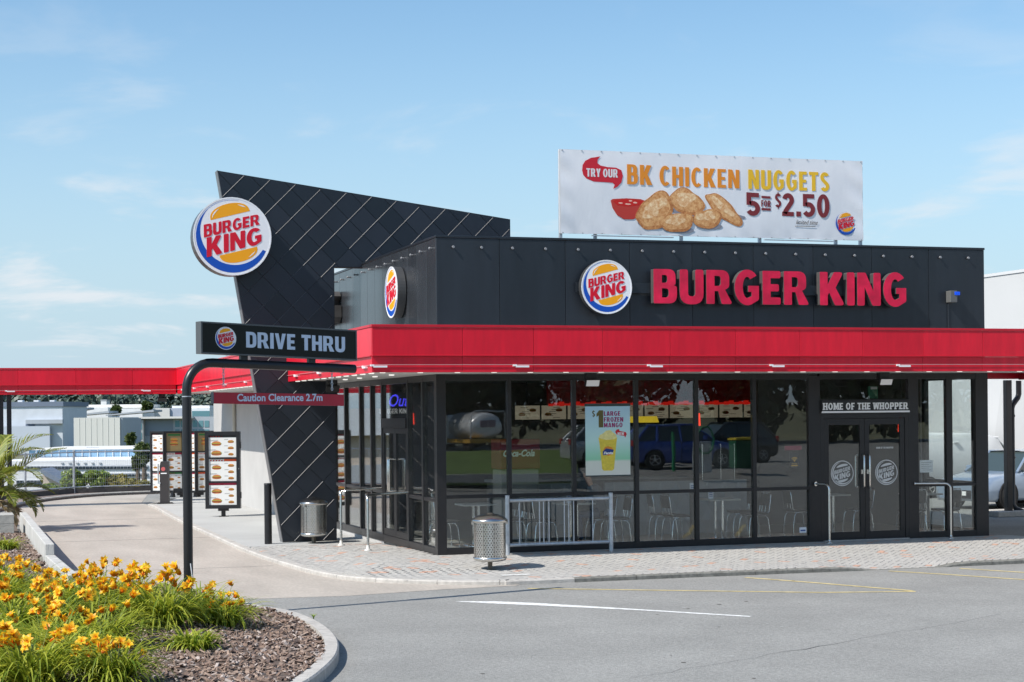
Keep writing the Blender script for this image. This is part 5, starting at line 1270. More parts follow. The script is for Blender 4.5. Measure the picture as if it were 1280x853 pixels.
# ------------------------------------------------------------------ railings
rl = thing('railing', 'galvanised low railing with upright bars on the paving before the windows', 'railing', (2.02, -0.45, 0))
for x in (1.083, 2.966):
    b = MB(); b.cyl((x, -.45, -.02), (x, -.45, 1.0), .038, None, 14); b.build('post', M_GALV, rl)
    b = MB(); b.lathe([(.04, 1.0), (.036, 1.012), (0, 1.016)], (x, -.45, 0), 14); b.build('post_cap', M_GALV, rl)
for z in (.92, .165):
    b = MB(); b.cyl((1.121, -.45, z), (2.928, -.45, z), .030, None, 12, False); b.build('rail', M_GALV, rl)
for x in (1.30, 1.66, 1.735, 1.83, 2.11, 2.19, 2.28, 2.63):
    b = MB(); b.cyl((x, -.45, .19), (x, -.45, .895), .011, None, 8, False); b.build('baluster', M_GALV, rl)
def grab(x0, y0, x1, y1, z, label, zg_, hz=None):
    """bent tube from a wall or post out to a floor post"""
    t = thing('handrail', label, 'handrail', (x1, y1, zg_), 'bent steel handrails'); d = Vector((x1 - x0, y1 - y0, 0)); L = d.length; d.normalize(); p0 = Vector((x0, y0, z)); p1 = Vector((x1, y1, z)); r = .1
    pts = [p0, p1 - d * r] + [p1 - d * r + d * r * math.sin(PI / 2 * k / 5) - ZF * r * (1 - math.cos(PI / 2 * k / 5)) for k in range(1, 6)] + [Vector((x1, y1, zg_ + 0.0))]
    b = MB(); b.tube(pts, .021, 10); b.build('tube', M_STEEL, t)
    b = MB(); b.lathe([(.055, 0), (.055, .012), (.028, .02), (.024, .06)], (x1, y1, zg_), 14); b.build('floor_flange', M_STEEL, t)
    b = MB(); b.cyl(p0 - d * .004, p0 + d * .01, .04, None, 14); b.build('wall_flange', M_STEEL, t)
grab(7.13, -.06, 7.22, -.40, 1.06, 'bent steel handrail on the side of the entrance by the window sticker', -0.002)
grab(9.20, -.04, 9.79, -.32, 1.02, 'bent steel handrail on the far side of the entrance by the white notice', -0.002)
grab(-.86, 2.05, -.86, 1.45, 0.98, 'bent steel handrail with tall posts nearest the building corner by the side door', zg(-.86, 1.4)) if False else None
def siderail(ya, yb, label):
    t = thing('handrail', label, 'handrail', (-.87, yb, zg(-.87, yb)), 'bent steel handrails'); z = .97; r = .1; x = -.87
    pts = [Vector((-.03, ya, z + .02)), Vector((-.45, ya - .15, z + .02)), Vector((x, yb + r, z))] + [Vector((x, yb + r - r * math.sin(PI / 2 * k / 5), z - r * (1 - math.cos(PI / 2 * k / 5)))) for k in range(1, 6)] + [Vector((x, yb, zg(x, yb)))]
    b = MB(); b.tube(pts, .024, 10); b.build('tube', M_STEEL, t)
    b = MB(); b.lathe([(.07, 0), (.07, .015), (.035, .03), (.027, .10)], (x, yb, zg(x, yb)), 14); b.build('floor_flange', mat('flange_pale', (.6, .58, .54), .5), t)
siderail(1.93, 1.55, 'bent steel handrail nearest the front corner of the building')
siderail(3.95, 3.75, 'bent steel handrail beside the fin wall, behind the other one')

# ------------------------------------------------------------------ dining room: chairs, tables
M_SEAT = mat('seat_vinyl', (0.028, 0.026, 0.026), .45); M_TOP = mat('table_top', (0.55, 0.52, 0.47), .35, var=.05, scale=5)
def make_chair():
    t = thing('dining_chair', '', 'chair', (0, 0, 0), 'chrome dining chairs', world=False)   # faces +x
    b = MB(); b.box((-.20, -.20, .44), (.20, .20, .48)); b.build('seat', M_SEAT, t, .015)
    b = MB(); b.obox(Vector((-.235, 0, .70)), Vector((1, 0, .18)).normalized(), YF, Vector((-.18, 0, 1)).normalized(), (-.012, -.17, -.10), (.012, .17, .14)); b.build('backrest', M_SEAT, t, .01)
    b = MB()
    b.tube([(-.17, -.18, .46), (-.22, -.18, .50), (-.26, -.18, .80), (-.262, -.15, .86), (-.262, .15, .86), (-.26, .18, .80), (-.22, .18, .50), (-.17, .18, .46)], .011, 8)
    for y in (-.06, .06): b.tube([(-.2, y, .49), (-.255, y, .85)], .007, 6)
    b.build('back_frame', M_CHROME, t)
    for sx in (1, -1):
        for sy in (1, -1):
            b = MB(); b.tube([(.02 * sx, .17 * sy, .435), (.15 * sx, .18 * sy, .42), (.19 * sx, .19 * sy, .36), (.215 * sx, .20 * sy, .15), (.22 * sx, .205 * sy, .0)], .012, 8); b.build('leg', M_CHROME, t)
    b = MB(); b.tube([(-.17, -.18, .435), (.17, -.18, .435), (.17, .18, .435), (-.17, .18, .435), (-.17, -.18, .435)], .01, 6); b.build('seat_frame', M_CHROME, t)
    return t
def make_table():
    t = thing('dining_table', '', 'table', (0, 0, 0), 'pedestal dining tables', world=False)
    b = MB(); b.box((-.32, -.30, .73), (.32, .30, .76)); b.build('table_top', M_TOP, t, .008)
    for s in (-1, 1):
        b = MB(); b.cyl((.0, s * .16, .02), (.0, s * .16, .73), .03, None, 12); b.build('pedestal', M_CHROME, t)
        b = MB(); b.lathe([(.0, .025), (.05, .03), (.20, .015), (.20, 0)], (0, s * .16, 0), 16); b.build('foot', M_CHROME, t)
    return t
ch0 = make_chair(); tb0 = make_table()
tabs = [(1.15, 1.6), (2.85, 1.1), (5.75, 1.15), (8.35, 1.7), (10.05, 1.15)]
tl = ['pale pedestal table behind the window nearest the building corner', 'pale pedestal table where the seated person eats, below the mango poster', 'pale pedestal table behind the window with the WiFi sticker', 'pale pedestal table just inside the entrance doors', 'pale pedestal table in the last window bay by the white notice']
for i, (x, y) in enumerate(tabs):
    if i == 0: t = tb0; t.location = (x, y, .013); t['label'] = tl[0]
    else: dup(tb0, (x, y, .013), 0, tl[i])
spots = [(0.55, 1.62, 0.08, 'chrome chair with dark seat nearest the glass corner, facing the first table'), (1.82, 1.55, PI - .1, 'chrome chair behind the railing, its back to the second table'), (1.84, 2.15, PI + .1, 'second chrome chair behind the railing, deeper in the room'),
         (2.22, 1.08, 0.1, 'chrome chair behind the railing end, facing the seated person'), (3.62, 1.0, PI, 'empty chrome chair pulled out on the seated person side'), (4.95, 1.25, 0.1, 'chrome chair with black back left of the WiFi sticker table'), (4.92, 1.85, -.1, 'chrome chair behind its twin at the WiFi sticker table'), (6.5, 1.2, PI + .06, 'chrome chair on the entrance side of the WiFi sticker table'), (6.55, 1.9, PI - .1, 'chrome chair deeper in on the entrance side of the WiFi sticker table'),
         (7.72, 1.75, .0, 'chrome chair seen through the first entrance door leaf'), (8.98, 1.7, PI, 'chrome chair seen through the second entrance door leaf'), (9.6, .75, PI / 2, 'chrome chair with its back to the glass under the white notice'), (10.35, .75, PI / 2 + .1, 'chrome chair with its back to the glass at the far building corner')]
for i, (x, y, a, l) in enumerate(spots):
    if i == 0: ch0.location = (x, y, .013); ch0.rotation_euler = (0, 0, a); ch0['label'] = l
    else: dup(ch0, (x, y, .013), a, l)
M_CARD = mat('table_card', (0.72, 0.74, 0.78), .5); M_CARDB = mat('table_card_print', srgb(70, 90, 150), .5)
for i, (x, y, l) in enumerate(((2.72, .98, 'small white card stand on the table below the mango poster'), (4.98, .62, 'small white card stuck low on the glass between the two yellow lamps'), (5.52, 1.0, 'small white card stand on the WiFi sticker table'))):
    t = thing('table_card', l, 'table card', (x, y, .774), 'small table cards'); z0 = .774 if i != 1 else .93
    b = MB(); b.box((x - .05, y - .01, z0), (x + .05, y + .01, z0 + .17)); b.build('card', M_CARD, t)
    b = MB()
    for k in range(3): b.box((x - .035, y - .012, z0 + .05 + .03 * k), (x + .035, y - .0105, z0 + .065 + .03 * k))
    b.build('print', M_CARDB, t)
    if i == 1: 
        b = MB(); b.box((x - .04, y - .04, .013), (x + .04, y + .04, .93)); b.build('stand', M_BLACK, t)

# ------------------------------------------------------------------ seated person
per = thing('person', 'person in a grey shirt and jeans sitting at the table below the mango poster', 'person', (3.42, 1.28, .013), world=True)
def skin_body(name, verts, edges, m, parent, sub=2):
    me = bpy.data.meshes.new(name); off = Vector(parent['_w'])
    me.from_pydata([Vector(v[:3]) - off for v in verts], edges, []); me.materials.append(m)
    o = bpy.data.objects.new(name, me); COL.objects.link(o); o.parent = parent; o['_w'] = parent['_w']
    s = o.modifiers.new('skin', 'SKIN'); s.use_smooth_shade = True
    for i, v in enumerate(verts):
        d = me.skin_vertices[0].data[i]; d.radius = (v[3], v[4] if len(v) > 4 else v[3]); d.use_root = (i == 0)
    ss = o.modifiers.new('sub', 'SUBSURF'); ss.levels = ss.render_levels = sub
    return o
px_, py_ = 3.42, 1.30; S = lambda dx, dy, z, r, r2=None: (px_ + dx, py_ + dy, z + .013, r, r2 or r)
M_SKIN = mat('skin', srgb(205, 150, 125), .5); M_SHIRT = mat('shirt_grey', (0.17, 0.18, 0.20), .8, bump=.2, bscale=12); M_JEAN = mat('jeans', (0.05, 0.07, 0.12), .8, var=.2, scale=20)
# faces -x, towards the table; torso leaning forward
body = [S(0, 0, .52, .13, .16), S(-.02, 0, .70, .12, .16), S(-.07, 0, .88, .13, .18), S(-.11, 0, 1.0, .10, .14), S(-.15, 0, 1.06, .055), S(-.19, 0, 1.13, .05), S(-.22, 0, 1.22, .085, .075), S(-.225, 0, 1.30, .085, .078),
        S(-.10, -.20, .98, .055), S(-.16, -.27, .76, .045), S(-.36, -.20, .80, .036), S(-.43, -.17, .83, .028),
        S(-.10, .20, .98, .055), S(-.16, .27, .76, .045), S(-.36, .18, .80, .036), S(-.43, .14, .83, .028)]
skin_body('shirt', body[:5] + body[8:11] + body[12:15], [(0, 1), (1, 2), (2, 3), (3, 4), (3, 5), (5, 6), (6, 7), (3, 8), (8, 9), (9, 10)], M_SHIRT, per)
skin_body('body', [S(-.15, 0, 1.03, .05), S(-.185, 0, 1.11, .052), S(-.215, 0, 1.19, .07, .065), S(-.235, 0, 1.25, .092, .074), S(-.222, 0, 1.33, .075, .066), S(-.30, 0, 1.235, .018)], [(0, 1), (1, 2), (2, 3), (3, 4), (3, 5)], M_SKIN, per)
for sy in (-1, 1):
    x0, y0, z0 = -.36, -.20 if sy < 0 else .18, .80; hv = [S(x0, y0, z0, .034), S(x0 - .09, y0 * .9, z0 + .01, .03), S(x0 - .15, y0 * .85, z0 + .012, .034, .02)]
    ed = [(0, 1), (1, 2)]; k = 3
    for f in range(4):
        fy = (f - 1.5) * .017; L = (.055, .068, .064, .048)[f]; hv += [S(x0 - .185, y0 * .85 + fy, z0 + .012, .009), S(x0 - .185 - L * .5, y0 * .85 + fy, z0 + .0, .0085), S(x0 - .185 - L * .8, y0 * .85 + fy, z0 - .018, .007)]
        ed += [(2, k), (k, k + 1), (k + 1, k + 2)]; k += 3
    hv += [S(x0 - .13, y0 * .85 - sy * .035, z0 + .012, .011), S(x0 - .17, y0 * .85 - sy * .052, z0 + .008, .009)]; ed += [(1, k), (k, k + 1)]
    skin_body('hand', hv, ed, M_SKIN, per, 1)
skin_body('trousers', [S(.0, 0, .54, .12, .15), S(-.10, -.10, .53, .09), S(-.44, -.12, .52, .065), S(-.42, -.12, .27, .05), S(-.40, -.12, .07, .045), S(-.10, .10, .53, .09), S(-.44, .12, .52, .065), S(-.42, .12, .27, .05), S(-.40, .12, .07, .045)],
          [(0, 1), (1, 2), (2, 3), (3, 4), (0, 5), (5, 6), (6, 7), (7, 8)], M_JEAN, per)
for sy in (-1, 1): skin_body('shoe', [S(-.38, .12 * sy, .045, .045, .04), S(-.48, .12 * sy, .035, .04, .03), S(-.57, .12 * sy, .03, .03, .022)], [(0, 1), (1, 2)], M_BLACK, per, 1)
b = MB(); hc = Vector((px_ - .215, py_, 1.30)); b.smooth = True
for j in range(9):
    for i in range(16):
        th, ph = PI * .62 * j / 8, 2 * PI * i / 16; b.v.append(tuple(hc + Vector((.108 * math.sin(th) * math.cos(ph) + .018, .088 * math.sin(th) * math.sin(ph), .112 * math.cos(th) + (.03 if math.cos(ph) < -.2 and j > 5 else 0)))))
for j in range(8):
    for i in range(16): b.f.append((j * 16 + i, (j + 1) * 16 + i, (j + 1) * 16 + (i + 1) % 16, j * 16 + (i + 1) % 16)); b.m.append(0); b.sm.append(True)
b.build('hair', mat('hair_dark', (0.02, 0.015, 0.012), .6, bump=.5, bscale=80), per)
for sy in (-1, 1):
    b = MB(); b.cyl((px_ - .322, py_ + .03 * sy, 1.265), (px_ - .316, py_ + .03 * sy, 1.265), .010, None, 8); b.build('eye', M_DARK, per)
    b = MB(); b.cyl((px_ - .22, py_ + .076 * sy, 1.25), (px_ - .22, py_ + .092 * sy, 1.25), .026, .02, 10); b.build('ear', M_SKIN, per)
b = MB(); b.box((px_ - .315, py_ - .024, 1.195), (px_ - .308, py_ + .024, 1.203)); b.build('mouth', mat('lips', srgb(160, 90, 85), .5), per)
b = MB(); 
pch = thing('dining_chair', 'chrome chair the person in the grey shirt sits on', 'chair', (3.44, 1.30, .013), 'chrome dining chairs', PI, world=False)
for c in ch0.children: q = c.copy(); COL.objects.link(q); q.parent = pch

# ------------------------------------------------------------------ counter, menu screens, lamps, partitions
M_SCREEN = mat('screen_glow', (0.55, 0.5, 0.40), .4, emit=(1.0, 0.85, 0.6), estr=0.10)
ct = thing('service_counter', 'long pale service counter under the lit menu screens', 'counter', (6, 6.6, 0.01))
b = MB(); b.box((3.0, 6.35, .013), (8.1, 6.9, .95)); b.build('counter_front', mat('counter_tile', (.16, .155, .15), .4, var=.2, scale=9), ct)
b = MB(); b.box((2.96, 6.3, .951), (8.15, 6.95, 1.0)); b.build('counter_top', mat('counter_top', (.42, .41, .39), .3), ct)
NUM = ['one', 'two', 'three', 'four', 'five', 'six', 'seven', 'eight', 'nine', 'ten']
for i in range(10):
    x = 3.65 + .60 * i; t = thing('menu_screen', ('lit menu screen hanging behind the counter, number %s from the building corner' % NUM[i]), 'menu screen', (x + .28, 6.9, 2.25), 'lit menu screens above the counter')
    b = MB(); b.box((x - .012, 6.90, 2.24), (x + .572, 6.95, 2.585)); b.build('case', M_BLACK, t)
    f_ = FRONT(x, 6.895, 2.265); r_ = random.Random(i); mb_ = MB(); mb_.cur = 0
    mb_.prism([[(0, 0), (.56, 0), (.56, .30), (0, .30)]], f_, 0, .002)
    for k in range(2): burger(mb_, f_, .15 + .25 * k, .20 if k % 2 else .11, .17, r_)
    for k in range(6): mb_.cur = 5; xx = .03 + r_.random() * .3; yy = .03 + .044 * k; mb_.prism([[(xx, yy), (xx + .16, yy), (xx + .16, yy + .01), (xx, yy + .01)]], f_, 0, .003)
    mb_.build('screen', [M_SCREEN] + MENU_M[1:], t)
    b = MB(); b.cyl((x + .28, 6.92, 2.59), (x + .28, 6.92, 3.08), .015, None, 8); b.build('hanger', M_BLACK, t)
M_PRED = mat('pendant_red', (.5, .02, .015), .3, emit=(1, .05, .02), estr=1.2); M_PYEL = mat('pendant_yellow', (.7, .5, .03), .3, emit=(1, .7, .05), estr=.35)
for (x, y, z, h, l) in ((6.25, 3.2, 2.12, .55, 'slim red pendant lamp hanging before the lit menu screens'), (9.28, .55, 1.98, .55, 'slim red pendant lamp hanging inside the glass beside the entrance'), (0.9, 5.2, 2.2, .5, 'slim red pendant lamp deep behind the corner glass')):
    t = thing('pendant_lamp', l, 'lamp', (x, y, z + h), 'slim red pendant lamps')
    b = MB(); b.cyl((x, y, z), (x, y, z + h * .45), .065, .055, 16); b.build('lower_shade', M_PRED, t)
    b = MB(); b.cyl((x, y, z + h * .452), (x, y, z + h), .055, .035, 16); b.build('shade', mat('pendant_cap', (.28, .012, .015), .35), t)
    b = MB(); b.cyl((x, y, z + h), (x, y, 3.09), .004, None, 6); b.build('cord', M_BLACK, t)
for (x, y, z, l) in ((4.85, 2.6, 2.2, 'flat yellow drum lamp hanging in the third window bay'),):
    t = thing('pendant_lamp', l, 'lamp', (x, y, z)); b = MB(); b.cyl((x, y, z), (x, y, z + .12), .30, .26, 24); b.build('shade', M_PYEL, t)
    b = MB(); b.cyl((x, y, z + .12), (x, y, 3.09), .004, None, 6); b.build('cord', M_BLACK, t)
# half height partitions with raised diamond facets
M_FACET = mat('facet_panel', (.34, .35, .36), .45)
def facet_panel(x0, x1, y, z0, z1, label, n, rows):
    t = thing('partition_panel', label, 'partition', ((x0 + x1) / 2, y, .013), 'faceted half height partitions'); b = MB(); b.box((x0, y, z0), (x1, y + .08, z1)); b.build('board', M_FACET, t); w = (x1 - x0) / n; h = (z1 - z0) / rows
    for i in range(n):
        for j in range(rows):
            cx, cz = x0 + w * (i + .5), z0 + h * (j + .5); p = [(cx - w / 2, y - .002, cz), (cx, y - .002, cz - h / 2), (cx + w / 2, y - .002, cz), (cx, y - .002, cz + h / 2), (cx, y - .06, cz)]
            b = MB(); b.add(p, [(0, 1, 4), (1, 2, 4), (2, 3, 4), (3, 0, 4), (0, 3, 2, 1)]); b.build('facet', M_FACET, t)
facet_panel(4.1, 7.1, 2.75, .02, 1.05, 'grey faceted half wall behind the middle tables', 9, 2)
facet_panel(2.3, 3.5, 2.9, .02, 1.05, 'short grey faceted half wall behind the seated person', 4, 2)
# drinks cabinet with script lettering
dc = thing('drinks_cabinet', 'red topped drinks cabinet with white Coca-Cola script behind the second window bay', 'drinks cabinet', (2.2, 2.4, .013))
b = MB(); b.box((1.86, 2.3, .013), (2.6, 2.85, 1.35)); b.build('body', mat('cabinet_pale', (.30, .29, .27), .4), dc, .02)
b = MB(); b.box((1.84, 2.27, 1.36), (2.62, 2.87, 1.92)); b.build('header', mat('coke_red', (.22, .01, .016), .4), dc, .02)
b = MB(); font_into(b, 'Coca-Cola', FRONT(1.89, 2.262, 1.60), .17, 0, 0, 0, .62, offset=.006, shear=.35); b.build('lettering', M_SWHITE, dc)
# mango poster on the glass
po = thing('poster', 'pale blue window poster advertising a large frozen mango drink', 'poster', (3.1, .1, 1.3))
PX0, PX1, PZ0, PZ1 = 2.68, 3.52, 1.30, 2.51; PW, PH = PX1 - PX0, PZ1 - PZ0; fp = FRONT(PX0, .002, PZ0)
mg = bpy.data.materials.new('poster_sheet'); mg.use_nodes = True; n_ = mg.node_tree.nodes; l_ = mg.node_tree.links
ge = n_.new('ShaderNodeTexCoord'); sp = n_.new('ShaderNodeSeparateXYZ'); rr = n_.new('ShaderNodeValToRGB'); l_.new(ge.outputs['Generated'], sp.inputs[0]); l_.new(sp.outputs['Z'], rr.inputs[0]); l_.new(rr.outputs[0], n_['Principled BSDF'].inputs['Base Color'])
el = rr.color_ramp.elements; el[0].position = .0; el[0].color = (*srgb(226, 226, 214), 1); el[1].position = 1; el[1].color = (*srgb(176, 214, 238), 1)
for p_, c_ in ((.20, (222, 226, 212)), (.23, (150, 214, 176)), (.5, (196, 232, 226))): e_ = el.new(p_); e_.color = (*srgb(*c_), 1)
b = MB(); b.box((PX0, .002, PZ0), (PX1, .012, PZ1)); b.build('sheet', mg, po)
b = MB(); b.box((PX0 - .01, 0, PZ1), (PX1 + .01, .013, PZ1 + .05)); b.build('hanging_strip', mat('strip_dark', (.03, .05, .05), .4), po); b = MB(); b.box((PX0 - .0, 0, PZ0 - .02), (PX1 + .0, .013, PZ0)); b.build('hanging_strip', MATS['strip_dark'], po)
def pl(px, py): return ((px - 230) / 460 * PW, (1 - (py - 105) / 695) * PH)
M_PPUR = mat('poster_purple', srgb(150, 24, 100), .5); M_POL = mat('poster_olive', srgb(98, 92, 44), .5)
for w_, y_, x1_ in (('LARGE', 202, 590), ('FROZEN', 262, 620), ('MANGO', 318, 612)):
    b = MB(); q = pl(420, y_); text_into(b, w_, G_COND, fp, .080, pl(x1_, y_)[0] - q[0], x=q[0], y=q[1], d1=.002, gap=.10); b.build('lettering', M_PPUR, po)
b = MB(); q = pl(345, 318); text_into(b, '1', make_glyphs(.26, 0, .6), fp, .30, .125, x=q[0], y=q[1], d1=.002); q = pl(300, 208); text_into(b, '$', G_COND, fp, .10, .055, x=q[0], y=q[1], d1=.002); b.build('lettering', M_POL, po)
def pput(nm, pts, m, d=.0015): 
    b = MB(); b.prism([[pl(*p) for p in pts]], fp, 0, d); b.build(nm, m, po)
pput('cup', [(362, 420), (555, 420), (545, 500), (520, 740), (500, 755), (415, 755), (398, 740), (375, 500)], mat('mango_yellow', srgb(228, 204, 70), .5, var=.12, scale=20))
pput('cup_top', [(368, 425), (375, 395), (410, 378), (440, 352), (485, 345), (515, 372), (545, 395), (552, 425), (520, 440), (440, 445)], mat('mango_pale', srgb(238, 226, 150), .5, var=.1, scale=25), .002)
pput('badge', [(410, 545), (430, 515), (462, 508), (500, 520), (518, 550), (505, 580), (485, 600), (460, 606), (430, 590)], mat('badge_orange', srgb(226, 140, 40), .5), .0025)
pput('badge', [(405, 560), (440, 530), (520, 545), (512, 572), (440, 596), (408, 600)], mat('badge_navy', srgb(30, 60, 130), .5), .003)
b = MB(); q = pl(414, 588); font_into(b, 'Fanta', fp, .06, q[0], q[1], .0035, pl(512, 560)[0] - q[0], offset=.003, shear=.2); b.build('lettering', M_SWHITE, po)
pput('swirl', [(535, 365), (550, 342), (575, 336), (580, 355), (610, 362), (645, 368), (655, 390), (638, 425), (630, 405), (590, 402), (550, 390)], M_BRED, .002)
b = MB(); q = pl(560, 398); text_into(b, 'NEW', G_COND, fp, .05, .12, x=q[0], y=q[1], d1=.003); b.build('lettering', M_SWHITE, po)
# WiFi sticker, notices
wf = thing('window_sticker', 'dark WiFi sticker with yellow arcs and a crimson band inside the glass', 'sticker', (6.75, .06, 1.4))
b = MB(); b.box((6.66, .034, 1.36), (6.85, .037, 1.64)); b.build('panel', M_BLACK, wf)
fw_ = FRONT(6.755, .0335, 1.47); b = MB()
for r0 in (.035, .06, .085):
    a = [math.radians(45 + 90 * k / 10) for k in range(11)]; b.prism([[(r0 * math.cos(t), r0 * math.sin(t)) for t in a] + [((r0 - .014) * math.cos(t), (r0 - .014) * math.sin(t)) for t in a[::-1]]], fw_, 0, .001)
b.prism([[(.012 * math.cos(2 * PI * k / 10), .01 + .012 * math.sin(2 * PI * k / 10)) for k in range(10)]], fw_, 0, .001); b.build('arcs', mat('gold_print', srgb(225, 170, 60), .5), wf)
b = MB(); b.box((6.69, .032, 1.39), (6.82, .0335, 1.41)); b.box((6.70, .032, 1.425), (6.81, .0335, 1.435)); b.build('print_lines', MATS['gold_print'], wf)
b = MB(); b.box((6.56, .034, 1.68), (6.90, .037, 1.76)); b.build('band', mat('crimson_band', srgb(140, 25, 60), .5), wf)
nt_ = thing('paper_notice', 'white paper notice taped inside the glass beyond the entrance', 'notice', (9.5, .05, 1.3)); b = MB(); b.box((9.36, .034, 1.22), (9.64, .037, 1.45)); b.build('sheet', M_WHITE, nt_)
b = MB()
for k in range(5): b.box((9.39 + (.03 if k == 0 else 0), .032, 1.26 + .035 * k), (9.61 - (.05 if k % 2 else 0), .0335, 1.27 + .035 * k))
b.build('print_lines', MENU_M[7], nt_)
st_ = thing('window_sticker', 'small white sticker at the bottom of the glass next to the entrance post', 'sticker', (6.9, .0, .2)); b = MB(); b.box((6.83, .008, .17), (6.97, .012, .27)); b.build('sheet', M_SWHITE, st_)
b = MB(); b.box((6.85, .0065, .20), (6.95, .0078, .225)); b.build('print_lines', M_CARDB, st_)
# lit sign inside the side door
ns = thing('lit_sign', 'dark hanging sign with blue script over white BURGER KING letters inside the side door', 'lit sign', (.4, 4.35, 2.0))
b = MB(); b.box((.03, 4.36, 2.38), (.70, 4.40, 2.88)); b.build('board', M_BLACK, ns)
fn_ = FRONT(.07, 4.355, 2.2); b = MB(); font_into(b, 'Out', fn_, .34, 0.17, .36, .002, .40, offset=.002, shear=.35); b.build('script', mat('neon_blue', (.05, .05, .8), .4, emit=(.08, .07, 1.0), estr=1.3), ns)
b = MB(); text_into(b, 'BURGER KING', make_glyphs(.17, 0, .62), fn_, .095, .60, x=-.02, y=.22, d1=.002); b.build('lettering', mat('sign_lit_white', (.7, .7, .7), .4, emit=(1, 1, 1), estr=.25), ns)
for x in (.2, .55):
    b = MB(); b.cyl((x, 4.38, 2.88), (x, 4.38, 3.09), .008, None, 6); b.build('hanger', M_BLACK, ns)
# exit box and ceiling panel behind the over door glass
ex = thing('exit_box', 'small green and white exit box above the entrance inside', 'exit sign', (8.9, 1.2, 2.6)); b = MB(); b.box((9.02, 1.3, 2.62), (9.22, 1.36, 2.86)); b.build('case', mat('exit_green', (.02, .18, .10), .4), ex); b = MB(); b.box((9.06, 1.295, 2.80), (9.2, 1.299, 2.85)); b.build('strip', M_SWHITE, ex)
# tall wire rack behind the WiFi window
rk = thing('display_rack', 'thin steel display frame standing behind the WiFi sticker', 'rack', (6.7, 3.3, .013))
for x in (6.35, 6.75, 7.05):
    b = MB(); b.cyl((x, 3.2, .013), (x, 3.2, 1.75), .012, None, 8); b.build('upright', M_CHROME, rk)
b = MB(); b.box((6.35, 3.19, .6), (7.05, 3.195, 1.73)); b.build('panel', mat('rack_panel', (.12, .12, .115), .3), rk)

# ------------------------------------------------------------------ daylilies in the bed
M_LEAF = leaf_mat('lily_leaf', (0.11, 0.20, 0.012), (0.58, 0.60, 0.07), 0.42, 4)
M_STEM = leaf_mat('lily_stem', (0.10, 0.17, 0.03), (0.22, 0.26, 0.05), 0.1, 9)
M_PETAL = leaf_mat('lily_petal', (0.95, 0.47, 0.010), (1.0, 0.82, 0.05), 0.42, 16, .45)
M_THROAT = mat('lily_throat', (0.82, 0.26, 0.008), .5); M_BUD = leaf_mat('lily_bud', (0.55, 0.30, 0.02), (0.42, 0.40, 0.06), .2, 20)
rl_ = random.Random(21)
def strap(b, base, az, L, rise, droop, w, twist=0.0):
    """arching strap leaf with a folded midrib"""
    n = 7; d = Vector((math.cos(az), math.sin(az), 0)); s_ = Vector((-d.y, d.x, 0)); p = Vector(base); el = rise; vs = []
    for i in range(n + 1):
        t = i / n; ww = w * (1 - t ** 2.5) * (0.75 + .25 * min(1, t * 4)); nrm = ZF * math.cos(el) - d * math.sin(el)
        vs += [p + s_ * ww + nrm * ww * .35, p, p - s_ * ww + nrm * ww * .35]
        p = p + (d * math.cos(el) + ZF * math.sin(el)) * (L / n); el -= droop / n * (0.5 + t * 1.3)
    fs = []
    for i in range(n):
        k = i * 3; fs += [(k, k + 1, k + 4, k + 3), (k + 1, k + 2, k + 5, k + 4)]
    b.add(vs, fs)
def clump_mesh(seed, n, R, L0):
    r_ = random.Random(seed); b = MB(); b.smooth = True
    for i in range(n):
        az = r_.uniform(0, 2 * PI); rr = R * math.sqrt(r_.random()); ba = r_.uniform(0, 2 * PI)
        strap(b, (rr * math.cos(ba), rr * math.sin(ba), -.01), az if r_.random() < .3 else ba + r_.gauss(0, .5), L0 * r_.uniform(.55, 1.15), r_.uniform(.75, 1.45), r_.uniform(1.3, 3.3), r_.uniform(.010, .0165))
    return b.mesh('leaves', M_LEAF)
CL = [clump_mesh(300 + i, 170, .17, .78) for i in range(5)]
TUFT = [clump_mesh(400 + i, 130, .10, .34) for i in range(2)]
def flower_mesh(seed, open_):
    r_ = random.Random(seed); b = MB(); b.smooth = True; Lp = .070
    for k in range(6):
        a = PI / 3 * k + r_.uniform(-.1, .1); wide = .027 if k % 2 else .020; d = Vector((math.cos(a), math.sin(a), 0)); s_ = Vector((-d.y, d.x, 0)); p = Vector((0, 0, 0)); el = 1.35; vs = []; n = 6
        cur = open_ * r_.uniform(.8, 1.2)
        for i in range(n + 1):
            t = i / n; ww = wide * math.sin(min(1, t * 1.15 + .12) * PI * .86) ** .8 * (1 if t < .99 else .15); nrm = ZF * math.cos(el) - d * math.sin(el)
            vs += [p + s_ * ww + nrm * ww * .25, p, p - s_ * ww + nrm * ww * .25]; p = p + (d * math.cos(el) + ZF * math.sin(el)) * (Lp * 1.25 / n); el -= cur / n
        fs = []
        for i in range(n):
            q = i * 3; fs += [(q, q + 1, q + 4, q + 3), (q + 1, q + 2, q + 5, q + 4)]
        b.cur = 0; b.add(vs, fs[4:]); o_ = len(b.v) - len(vs)
        for f in fs[:4]: b.f.append(tuple(i + o_ for i in f)); b.m.append(1); b.sm.append(True)
    for k in range(5):
        a = k * 1.25; b.cur = 1; b.tube([(0, 0, .01), (.006 * math.cos(a), .006 * math.sin(a), .045), (.014 * math.cos(a), .014 * math.sin(a), .068)], .0014, 4)
    return b.mesh('flower', [M_PETAL, M_THROAT])
FL = [flower_mesh(500 + i, (1.5, 1.9, 1.2, 2.2, 1.0)[i]) for i in range(5)]
bb = MB(); bb.smooth = True; bb.lathe([(.002, 0), (.007, .012), (.009, .035), (.006, .055), (.001, .064)], (0, 0, 0), 7); BUD = bb.mesh('bud', M_BUD)
